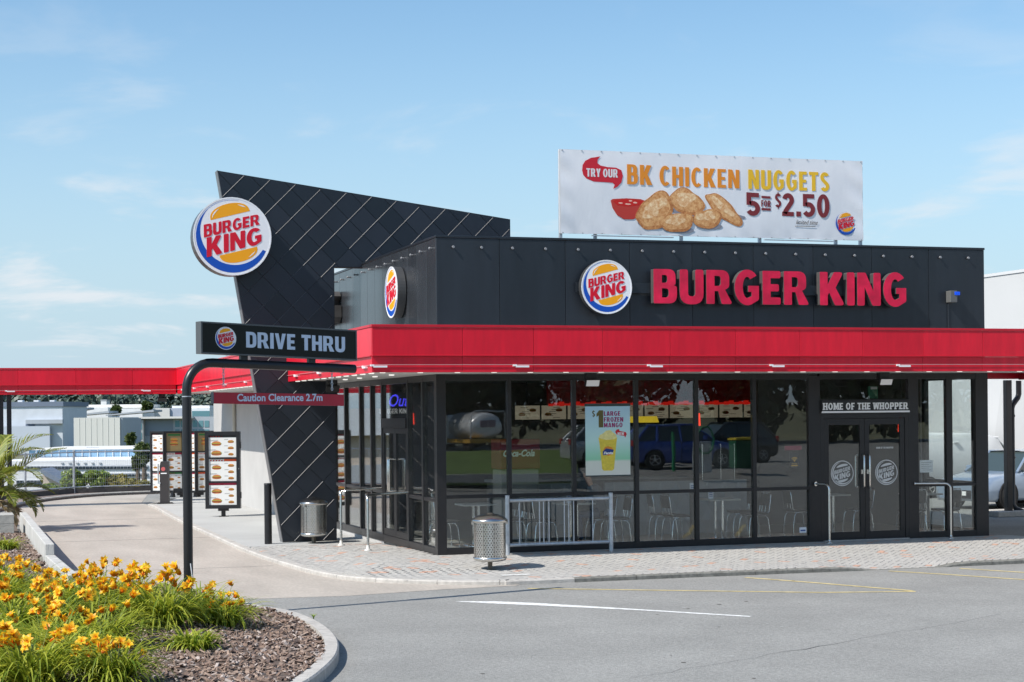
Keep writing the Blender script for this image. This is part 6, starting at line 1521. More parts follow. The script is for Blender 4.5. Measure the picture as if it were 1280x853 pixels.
def daylily(x, y, label, cat='daylily', nf=8, size=1.0, tuft=False, seed=0, lean=None, hs=(.5, .74), spread=.30):
    r_ = random.Random(seed * 13 + 5); z = bed_z(x, y); t = thing('daylily_clump', label, cat, (x, y, z), 'daylilies in the flower bed', world=False)
    t.rotation_euler = (0, 0, r_.uniform(0, 6)); rzz = t.rotation_euler.z
    ms = TUFT if tuft else CL
    for k in range(2 if not tuft else 2): inst(ms[(seed + k) % len(ms)], 'leaves', (r_.uniform(-.08, .08), r_.uniform(-.08, .08), 0), (0, 0, r_.uniform(0, 6)), t, (size, size, size * r_.uniform(.85, 1.1)))
    for i in range(nf):
        a = r_.uniform(0, 2 * PI); rr = spread * 1.35 * math.sqrt(r_.random()) * size; h = r_.uniform(hs[0] * .68, hs[1] * .80) * size; tip = Vector((rr * math.cos(a), rr * math.sin(a), h)); b = MB()
        b.tube([(tip.x * .2, tip.y * .2, 0), (tip.x * .55, tip.y * .55, h * .6), tip], [.0042, .0035, .0026], 5); b.build('scape', M_STEM, t)
        m = r_.choice((1, 1, 2, 2, 3))
        for k in range(m):
            o_ = Vector((r_.uniform(-.045, .045), r_.uniform(-.045, .045), r_.uniform(-.07, .03))) if k else Vector((0, 0, 0))
            # turned loosely towards the sun and the open lane
            az = r_.uniform(0, 2 * PI); tilt = r_.uniform(.3, 1.25)
            inst(r_.choice(FL), 'flower', tip + o_, (tilt * math.cos(az), tilt * math.sin(az), r_.uniform(0, 6)), t, [r_.uniform(.9, 1.25) * size] * 3)
        for k in range(r_.choice((1, 2, 3))):
            az = r_.uniform(0, 2 * PI); inst(BUD, 'bud', tip + Vector((r_.uniform(-.02, .02), r_.uniform(-.02, .02), -.01)), (r_.uniform(.2, .9) * math.cos(az), r_.uniform(.2, .9) * math.sin(az), 0), t, [r_.uniform(.7, 1.1)] * 3)
    return t
plants = [
    (200, 787, 1.12, 13, 'large daylily clump with arching leaves just in front of the gantry pole foot', (.5, .72)),
    (283, 776, .86, 9, 'daylily furthest along the bed, beside the bare bark mulch and the kerb', (.42, .68)),
    (118, 812, 1.02, 13, 'dark leafy daylily with drooping leaves in the middle of the bed', (.55, .8)),
    (40, 862, 1.0, 12, 'daylily cut by the lower corner of the picture, with long bright leaves', (.5, .72)),
    (143, 862, .82, 16, 'daylily nearest the camera at the mulch edge, with many buds', (.45, .68)),
    (70, 790, 1.0, 11, 'full daylily clump between the dark leafy one and the cut off one', (.55, .82)),
    (20, 800, 1.0, 10, 'daylily at the picture edge behind the corner clump', (.55, .82)),
    (132, 776, .95, 12, 'tall daylily against the pale lane, beside the end of the low wall', (.6, .86)),
    (104, 768, .9, 10, 'daylily growing along the foot of the lower wall section', (.55, .8)),
    (30, 757, .9, 11, 'daylily behind the front ones near the picture edge', (.55, .8)),
    (4, 738, .85, 11, 'daylily at the picture edge nearest the block pier', (.5, .75)),
    (66, 762, .8, 8, 'small daylily under the dark end of the taller wall section', (.5, .72)),
    (165, 772, .95, 9, 'daylily between the wall end clump and the gantry pole clump', (.5, .76)),
    (95, 775, .9, 7, 'daylily buried among its neighbours in the middle of the drift', (.55, .8)),
    (0, 762, .95, 8, 'daylily half outside the picture behind the corner clump', (.55, .8)),
    (-30, 835, 1.0, 6, 'daylily mostly outside the picture beside the corner clump', (.5, .75)),
]
for i, (x, y, s_, nf, lab, hs) in enumerate(plants):
    p = at_ground(x, y, .02); daylily(p.x, p.y, lab, nf=nf, size=s_, seed=i + 1, hs=hs)
for i, (x, y, s_, nf, lab, hs) in enumerate(((92, 838, .85, 6, 'mid green daylily between the corner clump and the dark leafy one', (.4, .6)), (55, 822, .9, 9, 'daylily crowded between the corner clump and the full clump', (.5, .7)), (245, 772, .8, 5, 'thin daylily right behind the gantry pole foot clump', (.45, .65)))):
    p = at_ground(x, y, .02); daylily(p.x, p.y, lab, nf=nf, size=s_, seed=60 + i, hs=hs)
p = at_ground(235, 815, 0.0); daylily(p.x, p.y, 'small flowerless green tuft alone on the bark mulch', 'plant', nf=0, size=1.0, tuft=True, seed=30)
p = at_ground(5, 690, 0.0); daylily(p.x, p.y, 'green leafy tuft at the foot of the block pier', 'plant', nf=1, size=1.1, tuft=True, seed=31, hs=(.4, .5))
p = at_ground(392, 774, -.05); t_ = thing('weed', 'tiny pale weed sprouting from the bed kerb', 'weed', tuple(p)); b = MB()
for k in range(9): strap(b, p, k * .7, .09, 1.2, 1.2, .008)
b.build('leaves', leaf_mat('weed_leaf', (.2, .32, .05), (.35, .42, .1), .3), t_)

# ------------------------------------------------------------------ palm, block piers
M_FROND = leaf_mat('palm_leaf', (0.10, 0.15, 0.018), (0.36, 0.37, 0.06), .3, 2.5); M_RACH = mat('palm_rachis', (.42, .36, .16), .6, var=.2, scale=6)
palm = thing('palm', 'young palm with long feathery fronds at the left picture edge by the canopy posts', 'palm', (-7.0, 13.0, -.15))
pb = Vector((-7.05, 13.0, 0.55)); b = MB(); b.tube([(-7.0, 13.0, -.3), (-7.02, 13.0, .3), pb + ZF * .1], [.2, .17, .12], 12); b.build('trunk', mat('palm_trunk', (.10, .075, .05), .9, var=.4, scale=12, bump=.8, bscale=20), palm)
rp_ = random.Random(8)
def frond(az, L, rise, droop, seed, dry=False):
    r_ = random.Random(seed); d = Vector((math.cos(az), math.sin(az), 0)); s_ = Vector((-d.y, d.x, 0)); p = pb.copy(); el = rise; pts = []; n = 22; els = []
    for i in range(n + 1):
        pts.append(p.copy()); els.append(el); p = p + (d * math.cos(el) + ZF * math.sin(el)) * (L / n); el -= droop / n * (.4 + 1.2 * i / n)
    b = MB(); b.cur = 1; b.tube(pts, [.018 * (1 - .8 * i / n) for i in range(n + 1)], 6); b.cur = 0
    for i in range(4, n + 1):
        for half_ in (0, .5):
            for sd in (-1, 1):
                t = min(1, (i + half_) / n); l = L * .27 * math.sin(PI * min(1, t * .82 + .16)) * r_.uniform(.85, 1.1); nrm = ZF * math.cos(els[i]) - d * math.sin(els[i]); tg = d * math.cos(els[i]) + ZF * math.sin(els[i])
                o_ = pts[i] + (pts[min(i + 1, n)] - pts[i]) * half_; v = (tg * .75 + s_ * sd * .75 + nrm * r_.uniform(.25, .5)).normalized(); w = (v.cross(nrm)).normalized() * .022; e = o_ + v * l - ZF * l * r_.uniform(.05, .3); m = o_ + v * l * .5 + nrm * .01
                b.add([o_ + w * .5, o_ - w * .5, m - w, m + w, e], [(0, 1, 2, 3), (3, 2, 4)])
    b.build('frond', [mat('palm_dry', (.36, .27, .15), .8) if dry else M_FROND, M_RACH], palm)
for az, L, rise, droop in ((-.25, 2.15, .85, .75), (.1, 1.6, .5, 1.25), (-.5, 1.3, .45, 1.6), (-.4, 1.9, 1.25, 1.5), (1.2, 2.2, 1.2, 1.2), (2.2, 2.2, 1.0, 1.3), (3.1, 2.2, .8, 1.4), (4.0, 2.0, .9, 1.6), (5.0, 1.9, .9, 1.9), (-.75, 1.9, 1.0, 2.1), (-1.2, 1.6, .5, 1.6), (.9, 1.7, .3, 1.3), (2.7, 1.8, 1.35, .9), (-.1, 2.2, 1.3, 1.4), (.3, 1.5, .4, 1.8), (-.5, 1.4, .35, 1.9)): frond(az, L, rise, droop, int(az * 100) + 700)
for az in (-.2, .4, -.8): frond(az, 1.1, -.2, 1.2, int(az * 31) + 900, True)
M_BLOCK = mat('block_grey', (.42, .41, .37), .9, var=.15, scale=12, bump=.4, bscale=50, coords='World')
for (x0, y0, w, d_, n, lab) in ((-7.02, 8.75, .38, .9, 4, 'grey concrete block pier at the end of the low retaining wall'), (-7.50, 9.2, .36, .9, 4, 'second grey concrete block pier, cut by the left picture edge')):
    bp = thing('block_pier', lab, 'block pier', (x0 + w / 2, y0, -.1), 'concrete block piers')
    for k in range(n):
        b = MB(); b.box((x0, y0, -.36 + .195 * k), (x0 + w, y0 + d_, -.36 + .195 * k + .187)); b.build('block', M_BLOCK, bp, .006)
    b = MB(); b.box((x0 + .006, y0 + .006, -.36), (x0 + w - .006, y0 + d_ - .006, -.36 + .195 * n - .012)); b.build('mortar', M_SAND, bp)

# ------------------------------------------------------------------ leafy shrubs and trees
def leaf_cloud(b, c, rad, n, size, r_, clumps=9, flat=.5):
    cc = []
    for _ in range(clumps):
        while True:
            q = Vector((r_.uniform(-1, 1), r_.uniform(-1, 1), r_.uniform(-.9, 1)))
            if q.length < .85: break
        cc.append((q, r_.uniform(.28, .5)))
    for _ in range(n):
        q, rr = r_.choice(cc); dv = Vector((r_.gauss(0, 1), r_.gauss(0, 1), r_.gauss(0, 1))).normalized() * rr * r_.uniform(.55, 1.0) ** .6; p = q + dv
        pos = Vector(c) + Vector((p.x * rad[0], p.y * rad[1], p.z * rad[2])); nrm = (dv.normalized() * .8 + Vector((r_.uniform(-1, 1), r_.uniform(-1, 1), r_.uniform(-.4, 1)))).normalized()
        a = nrm.cross(Vector((r_.uniform(-1, 1), r_.uniform(-1, 1), r_.uniform(-1, 1)))).normalized(); w = nrm.cross(a); s_ = size * r_.uniform(.6, 1.3)
        b.add([pos - a * s_, pos + w * s_ * flat, pos + a * s_ + nrm * s_ * -.2, pos - w * s_ * flat], [(0, 1, 2, 3)])
def shrub(name, cat, label, c, rad, n, size, m, seed, group=None, trunk=None, base_z=None):
    r_ = random.Random(seed); t = thing(name, label, cat, (c[0], c[1], base_z if base_z is not None else c[2] - rad[2]), group)
    b = MB(); leaf_cloud(b, c, rad, n, size, r_, 12); b.build('foliage' if not trunk else 'crown', m, t)
    bz_ = base_z if base_z is not None else c[2] - rad[2]; b = MB()
    if trunk: b.tube([(c[0], c[1], bz_ - .2), (c[0] + .02 * rad[0], c[1], (bz_ + c[2]) / 2), (c[0], c[1], c[2] + rad[2] * .3)], [trunk, trunk * .75, trunk * .3], 8)
    for k in range(6):
        a = k * 1.05 + r_.random(); z0 = bz_ if not trunk else c[2] - rad[2] * .7; b.tube([(c[0], c[1], z0), (c[0] + rad[0] * .3 * math.cos(a), c[1] + rad[1] * .3 * math.sin(a), z0 + rad[2] * .6), (c[0] + rad[0] * .6 * math.cos(a), c[1] + rad[1] * .6 * math.sin(a), z0 + rad[2] * 1.2)], [.04 * rad[2], .03 * rad[2], .01 * rad[2]], 6)
    b.build('stems' if not trunk else 'trunk', mat('bark_brown', (.12, .09, .065), .9, var=.3, scale=8), t)
    return t
M_SHR = leaf_mat('shrub_leaf', (.07, .16, .02), (.38, .46, .07), .4, 3); M_SHR2 = leaf_mat('shrub_leaf_red', (.14, .16, .03), (.40, .33, .09), .35, 3); M_TREE = leaf_mat('tree_leaf', (.018, .035, .012), (.06, .085, .025), .2, .5); M_TREE2 = leaf_mat('tree_leaf_light', (.05, .09, .02), (.14, .17, .05), .25, .6)
for px, py, w, h, m, lab, sd in ((95, 601, 22, 15, M_SHR, 'bright green shrub behind the fence between the first two fence posts', 1), (118, 600, 26, 18, M_SHR, 'tallest bright green shrub behind the wire fence', 2), (147, 603, 20, 14, M_SHR2, 'reddish green shrub behind the wire fence', 3), (172, 606, 16, 9, M_SHR2, 'low reddish shrub behind the fence beside the menu boards', 4), (62, 610, 10, 5, M_SHR, 'tiny green shrub low behind the fence by the palm', 5)):
    d = 61; c = at(px, py, d); s_ = d / FPX; shrub('shrub', 'shrub', lab, c, (w * s_, w * s_ * .8, h * s_), 2600, .062, m, sd, 'shrubs behind the fence')

# ------------------------------------------------------------------ wire fence
FP = [(-8.2, 25.0), (-5.6, 28.3), (-3.95, 30.6), (-1.3, 31.1), (2.2, 31.3)]
fe = thing('wire_fence', 'grey wire mesh fence on a dark plinth at the end of the lane', 'fence', (-3.95, 30.6, -.1))
b_m = MB()
for i, (x, y) in enumerate(FP):
    b = MB(); b.cyl((x, y, -.12), (x, y, 1.32), .04, None, 10); b.build('post', M_GALV, fe)
    if i == len(FP) - 1: break
    p, q = Vector((x, y, 0)), Vector((*FP[i + 1], 0)); d = (q - p).normalized(); L = (q - p).length
    for z in (.10, 1.26):
        b = MB(); b.cyl(p + d * .04 + ZF * z, q - d * .04 + ZF * z, .022, None, 8, False); b.build('rail', M_GALV, fe)
    b = MB(); b.obox(p, d, Vector((-d.y, d.x, 0)), ZF, (.045, -.03, -.14), (L - .045, .03, .06)); b.build('plinth', mat('plinth_dark', (.09, .085, .08), .8, var=.2, scale=6), fe)
    k = .08
    while k < L - .05: b_m.tube([p + d * k + ZF * .1, p + d * k + ZF * 1.25], .003, 3, False); k += .075
    z = .22
    while z < 1.25: b_m.tube([p + d * .04 + ZF * z, q - d * .04 + ZF * z], .003, 3, False); z += .15
b_m.build('wire_mesh', M_GALV, fe, kind='stuff')

# ------------------------------------------------------------------ far town in the valley
def tmat(n, c, r=.7): return mat(n, c, r, var=.05, scale=.4)
T_BG = mat('town_bluegrey', (.60, .64, .69), .6, var=.05, scale=.3); T_WHITE = tmat('town_white', (.80, .81, .82)); T_PALE = tmat('town_pale', (.68, .67, .63)); T_GREY = tmat('town_grey', (.40, .43, .47)); T_DKBL = tmat('town_slate', (.16, .20, .27)); T_GLASS = mat('town_glass', (.10, .25, .34), .12, .3); T_TEAL = mat('town_teal', (.16, .32, .36), .2, .2); T_WIN = mat('town_window', (.02, .035, .05), .2); T_CREAM = tmat('town_cream', (.56, .47, .39)); T_BLUE = tmat('town_blue', (.25, .42, .58), .4)
RTV, FWV = RT, FW
def tb(px0, px1, pyt, pyb, d, depth, m, parent, name='wall', dd=0.0):
    """box facing the camera, d metres out, spanning photograph pixels"""
    d = d + dd; s_ = d / FPX; o = at(px0, pyt, d); w = (px1 - px0) * s_; h = (pyb - pyt) * s_; b = MB(); b.obox(Vector((o.x, o.y, o.z - h)), RTV, FWV, ZF, (0, 0, 0), (w, depth, h)); return b.build(name, m, parent)
def town(label, px, py, d, cat='building'): o = at(px, py, d); return thing('far_building', label, cat, tuple(o), 'buildings in the valley')
def rows(parent, px0, px1, y0, y1, d, n, m, name='window'):
    w = (px1 - px0) / n
    for i in range(n): tb(px0 + w * i + w * .12, px0 + w * (i + 1) - w * .12, y0, y1, d, .3, m, parent, name, -.15)
d = 700
t = town('large pale blue grey warehouse with a dark slate roof band, far left in the valley', 50, 560, d); tb(-60, 78, 509, 600, d, 40, T_BG, t); tb(-62, 79, 503.5, 509.5, d, 42, T_DKBL, t, 'roof', -.5); tb(32, 78, 525, 530, d, 2, T_GREY, t, 'awning', -2); tb(32, 43, 529, 533, d, .5, T_DKBL, t, 'window', -.4); tb(-60, 62, 534, 600, d, 2, mat('town_steel', (.50, .55, .62), .6), t, 'annex', -3)
for k in range(3): tb(22 + k * 20, 28 + k * 20, 500.5, 503.5, d, 3, T_WHITE, t, 'roof_unit', 3)
d = 860
t = town('white saw roofed sheds beyond the warehouse in the valley', 130, 540, d); tb(79, 135, 510, 560, d, 30, T_WHITE, t); tb(78, 180, 506.5, 511, d, 40, T_PALE, t, 'roof', 25); tb(135, 178, 511, 560, d, 30, T_WHITE, t, 'wall', 10)
for k, (a, c, y) in enumerate(((76, 105, 513), (78, 136, 517.5), (132, 192, 516))):
    dd = 830 - 12 * k; s_ = dd / FPX; p0, p1 = at(a, y + 4, dd), at(c, y - 1, dd); b = MB(); u = (p1 - p0); b.add([p0, p1, p1 + ZF * 1.0, p0 + ZF * .5, p0 + FWV * 20, p1 + FWV * 20, p1 + FWV * 20 + ZF * 1.0, p0 + FWV * 20 + ZF * .5], [(0, 1, 2, 3), (3, 2, 6, 7), (0, 4, 5, 1), (1, 5, 6, 2), (4, 0, 3, 7), (5, 4, 7, 6)]); b.build('roof', T_GREY, t)
d = 600
t = town('big pale concrete box of a hall with vertical joints, centre of the valley', 120, 560, d); tb(92, 150, 522.5, 559, d, 30, mat('town_hall', (.64, .64, .60), .8), t); tb(150, 153, 523, 560, d, 30, T_GREY, t, 'corner_fin', .5)
for k in range(8): tb(92 + 7.2 * k + 7, 92.25 + 7.2 * k + 7, 523, 559, d, .3, T_PALE, t, 'joint', -.1)
d = 665
t = town('grey office block with teal glass bands above the menu boards', 195, 560, d); tb(152, 268, 522, 575, d, 20, T_GREY, t); tb(152, 179, 525, 575, d, 3, mat('town_office', (.38, .39, .39), .6), t, 'front_bay', -3); tb(151, 240, 521.5, 524, d, 24, T_PALE, t, 'roof', -4)
for y0, y1 in ((530, 537), (541, 549), (552, 558)): rows(t, 154, 178, y0, y1, d - 3, 4, T_TEAL)
rows(t, 218, 262, 526, 534, d, 6, T_TEAL); rows(t, 218, 262, 537, 545, d, 6, T_TEAL); tb(180, 216, 525, 545, d, .4, mat('town_panel', (.22, .26, .31), .5), t, 'panel', -.2)
d = 900
t = town('white flat roofed building behind the drive thru pole in the valley', 215, 520, d); tb(190, 212, 510.5, 530, d, 20, T_PALE, t); tb(212, 231, 510.5, 530, d, 20, tmat('town_lilac', (.42, .46, .54)), t, 'wall', 1); tb(215, 262, 507.5, 511, d, 24, T_WHITE, t, 'roof', 5); tb(236, 262, 511, 524, d, 20, T_WHITE, t, 'wall', 3); tb(240, 262, 514, 522, d, .5, T_TEAL, t, 'window', 2)
d = 190
t = town('long low building with a blue glazed roof lantern behind the fence', 110, 575, d); tb(35, 170, 562.5, 576, d, 15, T_BLUE, t, 'lantern')
for k in range(14): tb(35 + 9.6 * k, 35.7 + 9.6 * k, 562.5, 576, d, .2, T_WHITE, t, 'mullion', -.1)
tb(35, 170, 561.5, 563, d, 16, T_PALE, t, 'roof', -.2); rows(t, 40, 110, 571, 576, d, 12, T_DKBL)
for k in range(7): tb(108 + 2.2 * k, 109.3 + 2.2 * k, 559.5, 561.5, d, .5, T_GREY, t, 'roof_vent', 4)
d = 175
t = town('long white building with dark window bands directly behind the fence', 110, 600, d); tb(-10, 190, 577, 640, d, 15, T_WHITE, t)
for y0, y1, a, c, n in ((583.5, 586.5, 20, 185, 38), (593, 595.5, 60, 185, 30), (601, 606, 20, 55, 8)): tb(a, c, y0 - .3, y1 + .3, d, .2, T_GREY, t, 'sill_band', -.1); rows(t, a, c, y0, y1, d, n, T_WIN)
for k in range(6): tb(76 + 9.5 * k, 79 + 9.5 * k, 578.3, 580, d, .2, T_GREY, t, 'vent', -.1)
d = 120
t = town('small cream house gable with a slate roof just behind the fence', 65, 610, d); s_ = d / FPX
o0, o1, o2 = at(53, 622, d), at(53, 592, d), at(82, 609, d); o3 = Vector((o2.x, o2.y, o0.z)); b = MB(); q = [o0, o3, o2, o1]; b.add(q + [p + FWV * 2.5 for p in q], [(0, 1, 2, 3), (3, 2, 6, 7), (1, 5, 6, 2), (4, 0, 3, 7), (5, 4, 7, 6)]); b.build('gable_wall', T_CREAM, t)
b = MB(); up = ZF * .35; q = [o1 - FWV * .4, o2 - FWV * .4 + RTV * .5 - ZF * .2, o2 + FWV * 2.7 + RTV * .5 - ZF * .2, o1 + FWV * 2.7]; b.add(q + [p + up for p in q], [(0, 1, 5, 4), (1, 2, 6, 5), (2, 3, 7, 6), (3, 0, 4, 7), (4, 5, 6, 7), (3, 2, 1, 0)]); b.build('roof', T_DKBL, t)
for px, py, w, h, lab, sd, d in ((163, 552, 6, 9, 'small dark green tree in front of the grey office block', 41, 560), (180, 566, 11, 12, 'taller green tree beside the menu boards in the valley', 42, 160), (146, 512, 6, 4, 'little tree between the far white roofs', 43, 840), (184, 508, 5, 4, 'second little tree among the far white roofs', 44, 870), (172, 577, 9, 9, 'light green bush between the menu boards and the blue lantern', 45, 150)):
    c = at(px, py, d); s_ = d / FPX; shrub('valley_tree', 'tree', lab, c, (w * s_, w * s_, h * s_), 900, .35 * d / 180, M_TREE2, sd, 'trees in the valley', trunk=.25, base_z=c.z - h * s_ - 1.5)
d = 130
t = town('cream and slate shed mirrored in the side windows, left of the picture', -600, 560, d); tb(-1100, -160, 563, 604, d, 20, T_CREAM, t); tb(-1100, -160, 604, 700, d, 20, T_GREY, t, 'base', -.3); tb(-1110, -150, 525, 563, d, 24, T_BG, t, 'roof', -1)
# wooded hill on the skyline, read as one mass
rw_ = random.Random(77); b = MB()
for i in range(900):
    px = rw_.uniform(-60, 290); dd = rw_.uniform(1000, 1500); py = rw_.uniform(497, 522) + (dd - 1000) * -.006; c = at(px, py, dd); rr = rw_.uniform(4, 9)
    for k in range(80):
        q = Vector((rw_.gauss(0, 1), rw_.gauss(0, 1), rw_.gauss(0, 1))).normalized(); p = c + q * rr * rw_.uniform(.8, 1.05); a = q.cross(Vector((rw_.uniform(-1, 1), rw_.uniform(-1, 1), rw_.uniform(-1, 1)))).normalized(); w = q.cross(a); s_ = rr * .2
        b.add([p - a * s_, p + w * s_, p + a * s_, p - w * s_], [(0, 1, 2, 3)])
o = b.build('hill_woods', leaf_mat('woods_leaf', (.03, .055, .05), (.09, .12, .08), 0, .05)); tag(o, 'distant dark wooded hillside under the canopy line', 'woods', kind='stuff')
t = town('pale house among the trees on the far hillside', 130, 500, 980); tb(126, 133, 501, 506, 980, 8, T_WHITE, t); tb(125.5, 133.5, 499.8, 501.2, 980, 9, T_GREY, t, 'roof', -.2)

# ------------------------------------------------------------------ white precast wall of the neighbour on the right
ww = thing('neighbour_building', 'tall white precast wall of the next building beyond the parked car', 'building', (22, 12, -.2))
M_PRE = mat('precast_white', (.53, .53, .525), .75, var=.025, scale=.7, bump=.1, bscale=25, coords='World'); WX = 22.0; WH = 6.38; ycuts = [-14 + 3.9 * i for i in range(14)]
M_PRE2 = mat('precast_grey', (.49, .49, .485), .8, var=.025, scale=.7, coords='World')
for i in range(len(ycuts) - 1):
    b = MB(); b.box((WX, ycuts[i] + .008, -.3), (WX + .2, ycuts[i + 1] - .008, WH)); b.build('precast_panel', M_PRE, ww, .01)
    y0, y1 = ycuts[i] + .2, ycuts[i + 1] - .2
    b = MB(); b.add([(WX - .003, y0, 0), (WX - .003, y1, 0), (WX - .003, (y0 + y1) / 2 + .6, 4.6)], [(0, 2, 1)]); b.build('facet', M_PRE2, ww)  # flat triangle in a slightly greyer tone on each panel
b = MB(); b.box((WX + .21, -14, -.3), (WX + 14, 40, WH - .1)); b.build('core', M_PRE, ww)
b = MB(); b.box((WX - .03, -14, WH + .002), (WX + .3, 40, WH + .09)); b.build('capping', mat('cap_pale', (.6, .6, .6), .5), ww)

# ------------------------------------------------------------------ vehicles
M_TYRE = mat('tyre', (.018, .018, .018), .85); M_CGL = mat('car_glass', (.05, .07, .07), .06, spec=.9); M_HL = mat('headlight', (.75, .78, .8), .1, coat=1)
def wheel(parent, x, y, z, r, side, rim_m):
    b = MB(); b.smooth = True; w = .21; prof = [(r * .62, -w / 2), (r * .95, -w / 2), (r, -w * .35), (r, w * .35), (r * .95, w / 2), (r * .62, w / 2)]; n = 24
    for pr, py in prof:
        for k in range(n): a = 2 * PI * k / n; b.v.append((x + pr * math.cos(a), y + py, z + pr * math.sin(a)))
    for i in range(5):
        for k in range(n): b.f.append((i * n + k, i * n + (k + 1) % n, (i + 1) * n + (k + 1) % n, (i + 1) * n + k)); b.m.append(0); b.sm.append(True)
    ty = b.build('wheel', M_TYRE, parent); b = MB(); ys = y + side * w * .42
    b.cyl((x, ys - side * .05, z), (x, ys - side * .04, z), r * .62, None, 20); ring = [(x + r * .60 * math.cos(2 * PI * k / 20), ys, z + r * .60 * math.sin(2 * PI * k / 20)) for k in range(21)]; b.tube(ring, r * .05, 6, False)
    for k in range(5):
        a = 2 * PI * k / 5 + .3; b.tube([(x + r * .1 * math.cos(a), ys, z + r * .1 * math.sin(a)), (x + r * .58 * math.cos(a), ys - side * .01, z + r * .58 * math.sin(a))], [r * .085, r * .07], 6)
    b.cyl((x, ys - side * .02, z), (x, ys + side * .015, z), r * .15, None, 12); b.build('rim', rim_m, ty)
def car(name, label, cat, loc, rz, paint, spec_, group=None):
    """front towards -x; spec: length, half width, heights and stations of the shell"""
    t = thing(name, label, cat, loc, group, rz, world=False); L, hw, st, cab, wb, wr = spec_['L'], spec_['hw'], spec_['st'], spec_['cab'], spec_['wb'], spec_['wr']
    b = MB(); b.smooth = True; secs = []
    for (x, zs, zt, wf) in st:
        w = hw * wf; zm = zs + (zt - zs) * .55; half_ = [(w * .90, zs), (w * .985, zs + .10), (w, zm), (w * .975, zt - .09), (w * .90, zt - .02), (w * .70, zt + .008), (0, zt + .02)]
        secs.append([(x, -y, z) for y, z in half_] + [(x, y, z) for y, z in half_[-2::-1]])
    m = len(secs[0])
    for s_ in secs: b.v.extend(s_)
    for i in range(len(secs) - 1):
        for k in range(m - 1): b.f.append((i * m + k, i * m + k + 1, (i + 1) * m + k + 1, (i + 1) * m + k)); b.m.append(0); b.sm.append(True)
        b.f.append((i * m + m - 1, i * m, (i + 1) * m, (i + 1) * m + m - 1)); b.m.append(0); b.sm.append(True)
    b.f.append(tuple(range(m))); b.m.append(0); b.sm.append(False); b.f.append(tuple((len(secs) - 1) * m + k for k in reversed(range(m)))); b.m.append(0); b.sm.append(False)
    b.build('body', paint, t)
    # cabin: glass hull, painted roof and pillars
    (xa, xb_, xc, xd, zb_, zr, wb_, wt) = cab; wb_ *= hw; wt *= hw
    lo = [(xa, -wb_, zb_), (xd, -wb_, zb_), (xd, wb_, zb_), (xa, wb_, zb_)]; hi = [(xb_, -wt, zr), (xc, -wt, zr), (xc, wt, zr), (xb_, wt, zr)]
    b = MB(); b.add(lo + hi, [(0, 1, 5, 4), (1, 2, 6, 5), (2, 3, 7, 6), (3, 0, 4, 7), (4, 5, 6, 7)]); b.build('glass', M_CGL, t)
    b = MB(); b.smooth = True; N_ = 8
    for i in range(N_ + 1):
        u = i / N_; x = xb_ - .05 + (xc - xb_ + .1) * u; cr = .05 * math.sin(PI * u)
        for j in range(7): v = j / 6; b.v.append((x, -wt * 1.02 + 2.04 * wt * v, zr + .005 + cr * .6 + .03 * math.sin(PI * v)))
    for i in range(N_):
        for j in range(6): k = i * 7 + j; b.f.append((k, k + 7, k + 8, k + 1)); b.m.append(0); b.sm.append(True)
    b.build('roof', paint, t)
    for sd in (-1, 1):
        P_ = lambda u, top: Vector((hi_x(u), sd * wt, zr)) if top else Vector((xa + (xd - xa) * u, sd * wb_, zb_)); hi_x = lambda u: xb_ + (xc - xb_) * u
        pil = [(Vector((xa, sd * wb_, zb_)), Vector((xb_, sd * wt, zr)), .035)] + [(Vector((x0, sd * (wb_ + .004), zb_)), Vector((x1, sd * (wt + .004), zr)), w_) for x0, x1, w_ in spec_['pil']] + [(Vector((xd, sd * wb_, zb_)), Vector((xc, sd * wt, zr)), .05)]
        for p0, p1, w_ in pil: 
            b = MB(); b.tube([p0, p1], w_, 8); b.build('pillar', paint, t)
        b = MB(); b.tube([(xb_ - .03, sd * wt * 1.0, zr + .005), (xc + .03, sd * wt * 1.0, zr + .005)], .035, 8); b.build('roof_rail', paint, t)
        for x in wb:
            b = MB(); b.cyl((x, sd * (hw * .80), wr + .02), (x, sd * (hw * 1.004), wr + .02), wr * 1.17, None, 28); b.build('arch_shade_disc', M_DARK, t)  # black disc in place of an open wheel well in shade
            wheel(t, x, sd * (hw - .085), wr, wr, sd, M_ALU)
        for (x0, x1, z0, z1) in spec_['seams']:
            zs_, zt_ = st[4][1], st[4][2]
            for xx in (x0, x1): b = MB(); b.tube([(xx, sd * hw * .987, zs_ + .1), (xx, sd * hw * 1.001, zs_ + (zt_ - zs_) * .55), (xx, sd * hw * .977, zt_ - .09), (xx, sd * hw * .905, zt_ - .02)], .006, 5); b.build('door_seam', M_DARK, t)
            b = MB(); b.box((x1 - .28, sd * (hw - .02), z1 - .16), (x1 - .08, sd * (hw + .03), z1 - .12)); b.build('door_handle', paint, t, .01)
        xm, zm_ = spec_['mir']; b = MB(); b.box((xm - .07, sd * (wb_ + .05), zm_), (xm + .07, sd * (wb_ + .24), zm_ + .15)); b.build('mirror', paint if not spec_.get('bm') else M_BLACK, t, .04)
        xh, zh = spec_['hl']; b = MB(); b.smooth = True; b.box((xh, sd * hw * .45, zh), (xh + .16, sd * hw * .86, zh + .15)); b.build('headlight', M_HL, t, .04)
        b = MB(); b.box((L / 2 - .08, sd * hw * .62, spec_['tl']), (L / 2 + .005, sd * hw * .92, spec_['tl'] + .2)); b.build('tail_light', mat('tail_red', (.4, .01, .01), .2), t, .02)
    b = MB(); b.box((-L / 2 - .012, -hw * .45, .28), (-L / 2 + .2, hw * .45, .50)); b.build('grille', M_BLACK, t, .02)
    b = MB(); b.box((-L / 2 - .02, -.25, .36), (-L / 2 - .012, .25, .47)); b.build('number_plate', M_WHITE, t)
    return t
